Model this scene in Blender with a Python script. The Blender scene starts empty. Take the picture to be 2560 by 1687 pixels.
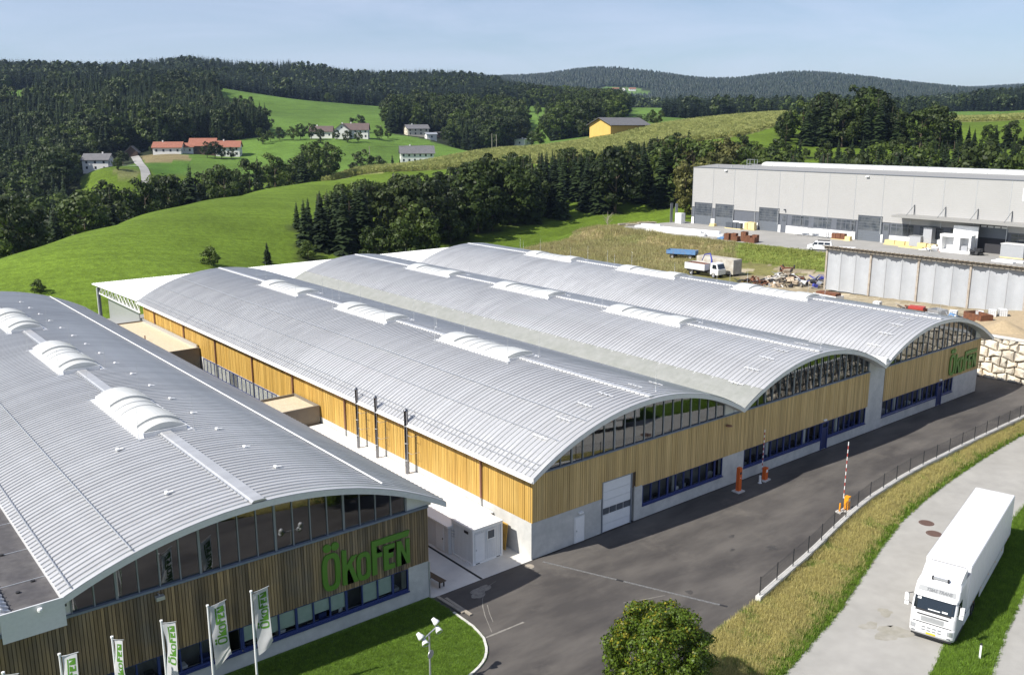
import bpy, bmesh, math, random
import numpy as np
from mathutils import Vector, Matrix

# ------------------------------------------------------------------ camera, sky, sun, exposure
scene = bpy.context.scene
COL = scene.collection
CAM = (-36.9495, -43.629, 28.6123)
YAW, PITCH, ROLL = -0.6797, 0.2259, -0.0022
def make_camera():
    cd = bpy.data.cameras.new("camera"); ob = bpy.data.objects.new("camera", cd); COL.objects.link(ob)
    cy, sy, cp, sp = math.cos(YAW), math.sin(YAW), math.cos(PITCH), math.sin(PITCH)
    f = Vector((-sy*cp, cy*cp, -sp)); r = Vector((cy, sy, 0)); u = r.cross(f)
    c, s = math.cos(ROLL), math.sin(ROLL)
    r, u = c*r + s*u, -s*r + c*u
    ob.matrix_world = Matrix(((r.x, u.x, -f.x, CAM[0]), (r.y, u.y, -f.y, CAM[1]), (r.z, u.z, -f.z, CAM[2]), (0, 0, 0, 1)))
    cd.sensor_width = 36; cd.lens = 32.242; cd.clip_start = 0.5; cd.clip_end = 30000
    scene.camera = ob
make_camera()
SUN_DIR = Vector((-6.5, 1.25, 6.45)).normalized()      # towards the sun
world = bpy.data.worlds.new("World"); scene.world = world; world.use_nodes = True
wn = world.node_tree.nodes; wl = world.node_tree.links
for n in list(wn): wn.remove(n)
wo = wn.new("ShaderNodeOutputWorld"); bg = wn.new("ShaderNodeBackground"); sky = wn.new("ShaderNodeTexSky")
sky.sky_type = 'NISHITA'; sky.sun_disc = False
sky.sun_elevation = math.asin(SUN_DIR.z); sky.sun_rotation = math.atan2(SUN_DIR.x, SUN_DIR.y)
sky.altitude = 600; sky.air_density = 1.0; sky.dust_density = 0.35; sky.ozone_density = 3.0
bg.inputs[1].default_value = 0.073
# thin cirrus over the whole dome
wtc = wn.new("ShaderNodeTexCoord"); wmp = wn.new("ShaderNodeMapping"); wmp.inputs["Scale"].default_value = (1.2, 2.2, 9); wl.new(wtc.outputs["Generated"], wmp.inputs[0])
wnz = wn.new("ShaderNodeTexNoise"); wnz.inputs["Scale"].default_value = 2.1; wnz.inputs["Detail"].default_value = 7; wnz.inputs["Roughness"].default_value = .6; wnz.inputs["Distortion"].default_value = .6; wl.new(wmp.outputs[0], wnz.inputs["Vector"])
wmr = wn.new("ShaderNodeMapRange"); wmr.inputs[1].default_value = .38; wmr.inputs[2].default_value = .80; wmr.inputs[3].default_value = .16; wmr.inputs[4].default_value = .46; wl.new(wnz.outputs["Fac"], wmr.inputs[0])
wmx = wn.new("ShaderNodeMix"); wmx.data_type = 'RGBA'; wl.new(wmr.outputs[0], wmx.inputs[0]); wl.new(sky.outputs[0], wmx.inputs[6]); wmx.inputs[7].default_value = (8.6, 8.9, 11.0, 1)
wl.new(wmx.outputs[2], bg.inputs[0]); wl.new(bg.outputs[0], wo.inputs[0])
sl = bpy.data.lights.new("sun", 'SUN'); sl.energy = 5.0; sl.angle = math.radians(0.53); sl.color = (1, 0.955, 0.88)
so = bpy.data.objects.new("sun", sl); COL.objects.link(so); so.location = (-300, 60, 300)
so.rotation_euler = SUN_DIR.to_track_quat('Z', 'Y').to_euler()
scene.view_settings.view_transform = 'Standard'; scene.view_settings.look = 'None'
scene.view_settings.gamma = 1.0; scene.view_settings.exposure = 0.58; scene.view_settings.use_curve_mapping = False
scene.render.engine = 'CYCLES'
scene.cycles.max_bounces = 6; scene.cycles.transparent_max_bounces = 8; scene.cycles.volume_bounces = 0
scene.cycles.diffuse_bounces = 3; scene.cycles.glossy_bounces = 3; scene.cycles.transmission_bounces = 4

# ------------------------------------------------------------------ mesh helpers
class MB:
    def __init__(s): s.v = []; s.f = []
    def add(s, vs, fs):
        o = len(s.v); s.v += [tuple(p) for p in vs]; s.f += [tuple(i+o for i in f) for f in fs]; return s
    def box(s, x0, x1, y0, y1, z0, z1):
        return s.add([(x0,y0,z0),(x1,y0,z0),(x1,y1,z0),(x0,y1,z0),(x0,y0,z1),(x1,y0,z1),(x1,y1,z1),(x0,y1,z1)],
                     [(0,3,2,1),(4,5,6,7),(0,1,5,4),(1,2,6,5),(2,3,7,6),(3,0,4,7)])
    def cbox(s, c, size, rot=0.0, tilt=None):
        m = Matrix.Rotation(rot, 3, 'Z')
        if tilt: m = m @ Matrix.Rotation(tilt[1], 3, tilt[0])
        hx, hy, hz = size[0]/2, size[1]/2, size[2]/2
        vs = [m @ Vector((a*hx, b*hy, d*hz)) + Vector(c) for d in (-1,1) for a, b in ((-1,-1),(1,-1),(1,1),(-1,1))]
        return s.add(vs, [(0,3,2,1),(4,5,6,7),(0,1,5,4),(1,2,6,5),(2,3,7,6),(3,0,4,7)])
    def quad(s, a, b, c, d): return s.add([a, b, c, d], [(0,1,2,3)])
    def prism(s, pts, fn, d0, d1):
        """pts: 2D outline (ccw); fn(u,v,d)->xyz ; extruded d0..d1"""
        n = len(pts)
        vs = [fn(u, v, d0) for u, v in pts] + [fn(u, v, d1) for u, v in pts]
        fs = [tuple(range(n))[::-1], tuple(range(n, 2*n))] + [(i, (i+1) % n, n+(i+1) % n, n+i) for i in range(n)]
        return s.add(vs, fs)
    def tube(s, path, r, n=8, cap=True):
        path = [Vector(p) for p in path]; rs = r if isinstance(r, (list, tuple)) else [r]*len(path)
        rings = []
        for i, p in enumerate(path):
            t = (path[min(i+1, len(path)-1)] - path[max(i-1, 0)]).normalized()
            a = t.cross(Vector((0,0,1)) if abs(t.z) < .95 else Vector((1,0,0))).normalized(); b = t.cross(a)
            rings.append([p + (a*math.cos(k*2*math.pi/n) + b*math.sin(k*2*math.pi/n))*rs[i] for k in range(n)])
        vs = [p for ring in rings for p in ring]; fs = []
        for i in range(len(path)-1):
            for k in range(n): fs.append((i*n+k, i*n+(k+1) % n, (i+1)*n+(k+1) % n, (i+1)*n+k))
        if cap: fs += [tuple(range(n))[::-1], tuple((len(path)-1)*n+k for k in range(n))]
        return s.add(vs, fs)
    def lathe(s, prof, c=(0,0,0), n=12, axis='Z'):
        vs = []; m = len(prof)
        for k in range(n):
            a = 2*math.pi*k/n
            for r, h in prof:
                p = (r*math.cos(a), r*math.sin(a), h)
                if axis == 'X': p = (h, p[0], p[1])
                if axis == 'Y': p = (p[0], h, p[1])
                vs.append((p[0]+c[0], p[1]+c[1], p[2]+c[2]))
        fs = [(k*m+i, ((k+1) % n)*m+i, ((k+1) % n)*m+i+1, k*m+i+1) for k in range(n) for i in range(m-1)]
        return s.add(vs, fs)
    def mesh(s, name, mat=None, smooth=False):
        me = bpy.data.meshes.new(name); me.from_pydata(s.v, [], s.f)
        if mat: me.materials.append(mat)
        if smooth:
            me.polygons.foreach_set("use_smooth", [True]*len(me.polygons))
        me.update(); return me
    def build(s, name, mat, parent=None, smooth=False, loc=None, rot=None):
        return mobj(name, s.mesh(name, mat, smooth), parent, loc, rot)
def mobj(name, me, parent=None, loc=None, rot=None, sc=None):
    o = bpy.data.objects.new(name, me); COL.objects.link(o)
    if parent is not None: o.parent = parent
    if loc is not None: o.location = loc
    if rot is not None: o.rotation_euler = (0, 0, rot) if not isinstance(rot, (tuple, list)) else rot
    if sc is not None: o.scale = (sc, sc, sc) if not isinstance(sc, (tuple, list)) else sc
    return o
def tag(o, label=None, cat=None, group=None, kind=None):
    if label: o["label"] = label
    if cat: o["category"] = cat
    if group: o["group"] = group
    if kind: o["kind"] = kind
    return o
def thing(name, label, cat, loc=(0,0,0), rot=0.0, group=None):
    o = bpy.data.objects.new(name, None); COL.objects.link(o); o.empty_display_size = .5
    o.location = loc; o.rotation_euler = (0, 0, rot) if not isinstance(rot, (tuple, list)) else rot
    return tag(o, label, cat, group)
def stuff(o): o["kind"] = "stuff"; return o
def struct(o, label=None, cat=None): 
    o["kind"] = "structure"
    return tag(o, label, cat)

# ------------------------------------------------------------------ materials
MATS = {}
def nmat(name):
    m = bpy.data.materials.new(name); m.use_nodes = True
    nt = m.node_tree; b = nt.nodes["Principled BSDF"]
    MATS[name] = m
    return m, nt, nt.nodes, nt.links, b
def C4(c): return (c[0], c[1], c[2], 1)
def mat(name, col, rough=.6, metal=0.0, var=0.0, scale=1.0, col2=None, bump=0.0, bscale=None, island=0.0, stretch=None, spec=None, objvar=0.0, coord='Object', stain=None, contrast=(.35,.65), detail=5):
    """principled with noise colour variation (col<->col2), per-island brightness, per-object brightness, bump"""
    m, nt, N, L, b = nmat(name)
    b.inputs["Roughness"].default_value = rough; b.inputs["Metallic"].default_value = metal
    if spec is not None: b.inputs["Specular IOR Level"].default_value = spec
    tc = N.new("ShaderNodeTexCoord"); vec = tc.outputs[coord]
    if stretch:
        mp = N.new("ShaderNodeMapping"); mp.inputs["Scale"].default_value = stretch; L.new(vec, mp.inputs[0]); vec = mp.outputs[0]
    cur = None
    rgb = N.new("ShaderNodeRGB"); rgb.outputs[0].default_value = C4(col); cur = rgb.outputs[0]
    if col2 is not None:
        nz = N.new("ShaderNodeTexNoise"); nz.inputs["Scale"].default_value = scale; nz.inputs["Detail"].default_value = detail; nz.inputs["Roughness"].default_value = .6
        L.new(vec, nz.inputs["Vector"])
        mr = N.new("ShaderNodeMapRange"); mr.inputs[1].default_value = contrast[0]; mr.inputs[2].default_value = contrast[1]; L.new(nz.outputs["Fac"], mr.inputs[0])
        mx = N.new("ShaderNodeMix"); mx.data_type = 'RGBA'; L.new(mr.outputs[0], mx.inputs[0]); L.new(cur, mx.inputs[6]); mx.inputs[7].default_value = C4(col2); cur = mx.outputs[2]
    if stain:
        sc_, amt, scol = stain
        nz = N.new("ShaderNodeTexNoise"); nz.inputs["Scale"].default_value = sc_; nz.inputs["Detail"].default_value = 6; L.new(tc.outputs[coord], nz.inputs["Vector"])
        mr = N.new("ShaderNodeMapRange"); mr.inputs[1].default_value = .5; mr.inputs[2].default_value = .72; mr.inputs[4].default_value = amt; L.new(nz.outputs["Fac"], mr.inputs[0])
        mx = N.new("ShaderNodeMix"); mx.data_type = 'RGBA'; L.new(mr.outputs[0], mx.inputs[0]); L.new(cur, mx.inputs[6]); mx.inputs[7].default_value = C4(scol); cur = mx.outputs[2]
    val = None
    if island:
        g = N.new("ShaderNodeNewGeometry"); mr = N.new("ShaderNodeMapRange"); mr.inputs[3].default_value = 1-island; mr.inputs[4].default_value = 1+island
        L.new(g.outputs["Random Per Island"], mr.inputs[0]); val = mr.outputs[0]
    if objvar:
        oi = N.new("ShaderNodeObjectInfo"); mr = N.new("ShaderNodeMapRange"); mr.inputs[3].default_value = 1-objvar; mr.inputs[4].default_value = 1+objvar
        L.new(oi.outputs["Random"], mr.inputs[0])
        if val is None: val = mr.outputs[0]
        else:
            mm = N.new("ShaderNodeMath"); mm.operation = 'MULTIPLY'; L.new(val, mm.inputs[0]); L.new(mr.outputs[0], mm.inputs[1]); val = mm.outputs[0]
    if var:
        nz = N.new("ShaderNodeTexNoise"); nz.inputs["Scale"].default_value = scale*3.1; nz.inputs["Detail"].default_value = 4; L.new(vec, nz.inputs["Vector"])
        mr = N.new("ShaderNodeMapRange"); mr.inputs[1].default_value = .25; mr.inputs[2].default_value = .75; mr.inputs[3].default_value = 1-var; mr.inputs[4].default_value = 1+var; L.new(nz.outputs["Fac"], mr.inputs[0])
        if val is None: val = mr.outputs[0]
        else:
            mm = N.new("ShaderNodeMath"); mm.operation = 'MULTIPLY'; L.new(val, mm.inputs[0]); L.new(mr.outputs[0], mm.inputs[1]); val = mm.outputs[0]
    if val is not None:
        vm = N.new("ShaderNodeVectorMath"); vm.operation = 'SCALE'; L.new(cur, vm.inputs[0]); L.new(val, vm.inputs["Scale"]); cur = vm.outputs[0]
    L.new(cur, b.inputs["Base Color"])
    if bump:
        nz = N.new("ShaderNodeTexNoise"); nz.inputs["Scale"].default_value = bscale or scale*8; nz.inputs["Detail"].default_value = 4; L.new(vec, nz.inputs["Vector"])
        bp = N.new("ShaderNodeBump"); bp.inputs["Strength"].default_value = bump; bp.inputs["Distance"].default_value = .05; L.new(nz.outputs["Fac"], bp.inputs["Height"]); L.new(bp.outputs[0], b.inputs["Normal"])
    return m
def leafmat(name, col, col2, island=.35, objvar=.2, trans=.25, rough=.55):
    m, nt, N, L, b = nmat(name)
    g = N.new("ShaderNodeNewGeometry"); oi = N.new("ShaderNodeObjectInfo")
    mx = N.new("ShaderNodeMix"); mx.data_type = 'RGBA'; mx.inputs[6].default_value = C4(col); mx.inputs[7].default_value = C4(col2)
    ad = N.new("ShaderNodeMath"); ad.operation = 'ADD'; L.new(g.outputs["Random Per Island"], ad.inputs[0]); L.new(oi.outputs["Random"], ad.inputs[1])
    hf = N.new("ShaderNodeMath"); hf.operation = 'MULTIPLY'; hf.inputs[1].default_value = .5; L.new(ad.outputs[0], hf.inputs[0]); L.new(hf.outputs[0], mx.inputs[0])
    m1 = N.new("ShaderNodeMapRange"); m1.inputs[3].default_value = 1-island; m1.inputs[4].default_value = 1+island
    hs = N.new("ShaderNodeMath"); hs.operation = 'MULTIPLY'; hs.inputs[1].default_value = 7.31; L.new(g.outputs["Random Per Island"], hs.inputs[0])
    fr = N.new("ShaderNodeMath"); fr.operation = 'FRACT'; L.new(hs.outputs[0], fr.inputs[0]); L.new(fr.outputs[0], m1.inputs[0])
    m2 = N.new("ShaderNodeMapRange"); m2.inputs[3].default_value = 1-objvar; m2.inputs[4].default_value = 1+objvar; L.new(oi.outputs["Random"], m2.inputs[0])
    mm = N.new("ShaderNodeMath"); mm.operation = 'MULTIPLY'; L.new(m1.outputs[0], mm.inputs[0]); L.new(m2.outputs[0], mm.inputs[1])
    vm = N.new("ShaderNodeVectorMath"); vm.operation = 'SCALE'; L.new(mx.outputs[2], vm.inputs[0]); L.new(mm.outputs[0], vm.inputs["Scale"])
    L.new(vm.outputs[0], b.inputs["Base Color"]); b.inputs["Roughness"].default_value = rough; b.inputs["Specular IOR Level"].default_value = .25
    if trans:
        tr = N.new("ShaderNodeBsdfTranslucent"); L.new(vm.outputs[0], tr.inputs[0]); ms = N.new("ShaderNodeMixShader"); ms.inputs[0].default_value = trans
        out = N["Material Output"]; L.new(b.outputs[0], ms.inputs[1]); L.new(tr.outputs[0], ms.inputs[2]); L.new(ms.outputs[0], out.inputs[0])
    return m
def glassmat(name, tint=(.75,.8,.82), refl=.22):
    """window pane: clear glass with a fresnel mirror"""
    m, nt, N, L, b = nmat(name); N.remove(b)
    out = N["Material Output"]; t = N.new("ShaderNodeBsdfTransparent"); t.inputs[0].default_value = C4(tint)
    gl = N.new("ShaderNodeBsdfGlossy"); gl.inputs["Roughness"].default_value = .02; gl.inputs[0].default_value = (.9,.92,.95,1)
    lw = N.new("ShaderNodeLayerWeight"); lw.inputs[0].default_value = refl
    ms = N.new("ShaderNodeMixShader"); L.new(lw.outputs["Fresnel"], ms.inputs[0]); L.new(t.outputs[0], ms.inputs[1]); L.new(gl.outputs[0], ms.inputs[2]); L.new(ms.outputs[0], out.inputs[0])
    return m
random.seed(7); np.random.seed(7)
M = {}
M['roof'] = mat('roof aluminium', (.54,.54,.54), .38, .46, col2=(.60,.60,.595), scale=.5, stretch=(.12,1.6,1), var=.10, objvar=.06, island=.05, stain=(.22,.35,(.48,.48,.48)))
M['fascia'] = mat('fascia grey metal', (.64,.645,.65), .45, .15, var=.05, scale=2)
M['membrane'] = mat('green grey roof membrane', (.22,.228,.208), .8, col2=(.255,.26,.245), scale=.8, var=.08)
M['concrete'] = mat('cast concrete', (.46,.46,.44), .85, col2=(.56,.55,.52), scale=.9, var=.08, bump=.15, bscale=9, stain=(.35,.35,(.33,.33,.32)))
M['slab'] = mat('concrete slab', (.55,.54,.51), .85, col2=(.63,.62,.58), scale=.5, var=.06, bump=.1, bscale=12, stain=(.3,.3,(.42,.41,.39)))
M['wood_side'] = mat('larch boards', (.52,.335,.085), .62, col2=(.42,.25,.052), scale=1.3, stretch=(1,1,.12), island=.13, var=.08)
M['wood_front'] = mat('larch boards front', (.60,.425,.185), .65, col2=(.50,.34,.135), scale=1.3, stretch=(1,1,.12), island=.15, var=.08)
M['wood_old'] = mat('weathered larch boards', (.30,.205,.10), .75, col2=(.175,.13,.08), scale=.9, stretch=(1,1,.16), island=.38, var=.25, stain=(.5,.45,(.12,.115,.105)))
M['wood_back'] = mat('dark cladding backing', (.10,.072,.045), .8)
M['glass_arch'] = glassmat('arched glazing glass', (.32,.34,.36), .62)
M['glass'] = glassmat('window glass', (.80,.84,.84), .12)
M['mullion'] = mat('grey mullion', (.26,.285,.32), .4, .4)
M['sill'] = mat('blue grey sill', (.20,.235,.30), .45, .3)
M['blue'] = mat('blue window frame', (.03,.046,.16), .4)
M['dark'] = mat('dark interior', (.035,.035,.04), .9)
M['interior'] = mat('interior wall', (.16,.16,.155), .9, col2=(.10,.10,.10), scale=.6)
M['blind'] = mat('pale green blind', (.42,.50,.43), .8, col2=(.50,.57,.50), scale=2)
M['white'] = mat('white paint', (.78,.78,.77), .45, var=.03, scale=1.5)
M['whitemetal'] = mat('white coated metal', (.74,.74,.735), .4, .1, var=.04, scale=1.2, stain=(.6,.18,(.5,.5,.48)))
M['doorwhite'] = mat('white sectional door', (.74,.745,.75), .45, var=.03)
M['skydome'] = mat('white acrylic dome', (.60,.60,.565), .28, col2=(.53,.53,.50), scale=.7, spec=.5)
M['green'] = mat('green letters', (.095,.235,.025), .5, var=.04)
M['copper'] = mat('copper brown downpipe', (.30,.16,.11), .45, .4)
M['steel'] = mat('stainless steel', (.20,.20,.21), .10, 1.0)
M['galv'] = mat('galvanised steel', (.52,.53,.54), .4, .6, var=.08, scale=4)
M['gravel'] = mat('roof gravel', (.62,.53,.38), .95, col2=(.50,.42,.29), scale=6, var=.25, bump=.6, bscale=30)
M['taupe'] = mat('taupe render', (.20,.175,.14), .8, col2=(.17,.15,.125), scale=.7, var=.06)
M['black'] = mat('black rubber', (.022,.022,.024), .7)
M['orange_dk'] = mat('signal orange', (.62,.115,.015), .5)
M['orange'] = mat('yellow orange', (.75,.30,.01), .5)
M['red'] = mat('red paint', (.40,.05,.04), .5)
M['bitumen'] = mat('bitumen membrane', (.055,.052,.056), .85, col2=(.085,.08,.08), scale=.9, var=.2, bump=.2, stain=(.8,.35,(.19,.185,.18)))
M['anthracite'] = mat('anthracite paint', (.075,.085,.10), .5, var=.05)
M['asphalt'] = None

# ------------------------------------------------------------------ terrain
SURVEY = [(-36,16,-2.0), (-34,76,-2.5), (-33,126,-3.0), (-31,216,-20.0), (-27,376,-24.0), (-20,656,20.0), (-13,956,70.0), (-1,1456,115.0), (18,2256,110.0), (82,4955,100.0), (-27,15,-1.0), (-20,55,-1.0), (-13,94,-0.8), (-6,142,5.4), (2,178,-6.0), (15,252,-17.0), (32,350,-20.0), (50,449,-16.0), (74,587,8.0), (95,705,34.0), (121,802,49.3), (140,900,59.0), (162,1089,78.0), (310,1926,90.0), (657,3896,90.0), (-6,93,-0.6), (10,166,4.9), (20,205,-6.0), (37,278,-16.0), (59,376,-14.0), (2,91,-0.5), (30,192,5.4), (43,235,-5.0), (62,302,-14.0), (85,410,9.2), (117,495,10.0), (150,610,28.0), (196,743,33.7), (225,870,62.0), (541,1975,95.0), (120,421,8.1), (56,215,7.3), (72,257,-2.0), (96,323,-9.0), (139,467,13.9), (171,476,13.0), (195,553,22.0), (270,728,41.2), (300,845,66.0), (657,1832,100.0), (86,246,7.3), (104,288,0.0), (131,352,-4.0), (204,506,20.5), (286,644,32.6), (312,764,48.2), (384,907,61.7), (409,984,66.0), (839,1865,95.0), (1631,3592,90.0), (119,264,9.2), (143,314,2.0), (175,376,2.0), (212,458,15.6), (255,526,21.5), (346,693,37.9), (425,843,55.1), (474,930,58.0), (1010,1891,92.0), (146,278,9.6), (156,301,9.6), (190,345,2.0), (216,388,5.0), (261,477,20.1), (291,529,22.5), (375,642,34.3), (456,768,47.0), (531,898,55.0), (1184,1906,85.0), (180,286,11.7), (195,306,12.0), (224,347,6.0), (263,412,8.7), (291,459,15.0), (322,486,19.4), (365,529,20.5), (350,479,12.1), (430,606,32.0), (547,768,45.0), (1407,1874,110.0), (207,280,14.9), (229,307,16.1), (273,361,12.0), (350,415,17.3), (425,508,24.6), (518,613,34.5), (644,756,49.6), (745,866,60.0), (741,803,53.7), (1006,1169,70.0), (224,260,16.0), (266,303,18.0), (236,248,18.0), (289,295,21.6), (346,365,21.9), (510,541,34.0), (221,207,19.4), (293,277,25.0), (342,313,27.3), (545,505,36.5), (691,642,41.3), (225,173,21.3), (287,223,27.0), (336,259,31.2), (370,281,31.2), (503,402,28.0), (617,500,34.7), (888,720,50.0), (288,189,26.2), (338,223,32.3), (390,254,34.0), (537,357,28.0), (701,471,36.0), (47,127,-0.5), (60,131,0.0), (77,139,1.0), (96,150,1.5), (131,161,3.0), (151,157,4.0), (167,148,5.0), (117,202,5.0), (144,208,8.0), (173,211,11.0), (143,245,8.5), (194,147,10.0), (206,133,10.0), (219,113,10.0), (221,89,10.0), (223,62,10.0), (232,34,11.0), (283,161,22.0), (298,136,22.0), (310,112,22.0), (328,61,22.0), (420,160,30.8), (405,143,31.0), (424,197,31.8), (560,213,30.0), (674,322,30.0), (730,427,34.0), (439,108,36.0), (879,358,39.2), (1143,501,45.9), (1162,458,53.0), (777,339,34.0), (1201,352,85.0), (1801,745,70.0), (149,1425,96.8), (240,1410,96.7), (273,1403,95.5), (307,1396,91.6), (342,1387,92.9), (387,1374,97.8), (434,1359,105.6), (460,1350,110.1), (484,1342,112.3), (507,1333,108.8), (533,1322,105.3), (564,1309,103.0), (596,1294,107.0), (617,1284,106.1), (649,1268,100.7), (686,1248,94.0), (717,1230,92.5), (753,1208,93.3), (784,1188,95.8), (815,1167,95.3), (845,1145,91.2), (948,1217,90.7), (980,1192,84.8), (1021,1157,78.1), (1725,2747,178.4), (1896,2631,178.9), (2006,2548,176.1), (2060,2504,174.6), (2103,2469,182.5), (2165,2414,198.1), (2216,2368,207.0), (2275,2311,213.1), (2324,2262,207.2), (2362,2223,206.7), (2408,2173,192.8), (2471,2102,177.3), (2522,2040,165.9), (2579,1968,171.2), (2618,1916,180.7), (2663,1854,188.4), (2692,1812,190.1), (2734,1749,184.8), (2774,1685,177.1), (2824,1601,162.6), (2871,1516,149.6), (2935,1391,131.0), (3008,1229,120.3), (3078,1045,123.1), (1091,1845,62.0), (2116,3563,150.0), (3551,5967,140.0), (1248,1742,62.0), (2416,3365,150.0), (4052,5638,140.0), (1398,1624,62.0), (2702,3141,150.0), (4527,5264,140.0), (1536,1495,62.0), (2965,2894,150.0), (4966,4852,140.0), (1660,1357,62.0), (3202,2630,150.0), (5361,4413,140.0), (1768,1214,62.0), (3409,2358,150.0), (5706,3959,140.0), (1860,1070,62.0), (3585,2082,150.0), (6000,3500,140.0), (1937,928,62.0), (3732,1811,150.0), (6244,3047,140.0), (1999,789,62.0), (3850,1547,150.0), (6442,2607,140.0), (2048,657,62.0), (3944,1295,150.0), (6598,2187,140.0), (1013,1028,42.0), (1100,935,42.0), (1176,839,42.0), (1242,740,42.0), (1297,643,42.0), (1880,1858,127.9), (1890,1775,112.8), (735,6914,100.0), (1647,6751,100.0), (2650,6420,100.0), (4705,2090,201.2), (4760,1964,205.8), (4844,1750,213.1), (23,-44,-1.3), (163,-44,-2.0), (763,-44,10.0), (2963,-44,60.0), (-67,8,-1.3), (-137,130,-2.0), (-437,649,10.0), (-1537,2554,60.0), (-89,-14,-1.3), (-210,56,-2.0), (-730,356,10.0), (-2635,1456,60.0), (-97,-44,-1.3), (-237,-44,-2.0), (-837,-44,10.0), (-3037,-44,60.0), (-89,-74,-1.3), (-210,-144,-2.0), (-730,-444,10.0), (-2635,-1544,60.0), (-67,-96,-1.3), (-137,-217,-2.0), (-437,-736,10.0), (-1537,-2642,60.0), (-37,-104,-1.3), (-37,-244,-2.0), (-37,-844,10.0), (-37,-3044,60.0), (-7,-96,-1.3), (63,-217,-2.0), (363,-736,10.0), (1463,-2642,60.0), (15,-74,-1.3), (136,-144,-2.0), (656,-444,10.0), (2561,-1544,60.0)]
# ---- terrain height field: smooth surface through surveyed points, site platforms cut into it
def _warp(x, y):
    dx, dy = x - CAM[0], y - CAM[1]
    d = np.hypot(dx, dy) + 1e-6
    return np.stack([np.arctan2(dy, dx)*3.2, np.log(d)*2.6], -1)
_sx = np.array(SURVEY, float)
_A = _warp(_sx[:,0], _sx[:,1])
def _phi(r): return np.sqrt(r*r + 0.016)
_K = _phi(np.linalg.norm(_A[:,None]-_A[None], axis=-1)); _K[np.diag_indices(len(_A))] -= 0.002
_w = np.linalg.solve(np.block([[_K, np.ones((len(_A),1))],[np.ones((1,len(_A))), np.zeros((1,1))]]), np.append(_sx[:,2], 0))
def _ss(t): t = np.clip(t, 0, 1); return t*t*(3-2*t)
def _rect(x, y, x0, x1, y0, y1, m):
    dx = np.maximum(np.maximum(x0-x, x-x1), 0); dy = np.maximum(np.maximum(y0-y, y-y1), 0)
    return _ss(1-np.hypot(dx, dy)/m)
def height(x, y):
    x = np.atleast_1d(np.asarray(x, float)); y = np.atleast_1d(np.asarray(y, float))
    sh = x.shape; x = x.ravel(); y = y.ravel(); z = np.empty(len(x))
    for i in range(0, len(x), 20000):
        a = _warp(x[i:i+20000], y[i:i+20000])
        z[i:i+20000] = _phi(np.linalg.norm(a[:,None]-_A[None], axis=-1)) @ _w[:-1] + _w[-1]
    w = _rect(x, y, 122, 230, 5, 121, 14); z = z*(1-w) + 3.9*w                    # upper terrace
    yz = 2.6 + .7*_ss((45-y)/30) + 1.3*_ss((17-y)/16) - 0.6*_ss((y-75)/40)
    w = _rect(x, y, 76, 113, -30, 118, 10); z = z*(1-w) + yz*w                    # scrap yard
    w = _rect(x, y, -70, 68.6, -70, 105, 3.6); z = z*(1-w) + np.where(y < -8, -1.5, -0.5)*w   # main site
    w = _rect(x, y, 60, 73.8, -14, 84, 1.4); z = z*(1-w) + -0.5*w
    w = _rect(x, y, 48, 90, -60, -19, 1.6); z = z*(1-w) + 3.6*w                     # raised ground behind the added out-of-view boulder wall
    return z.reshape(sh)
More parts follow.
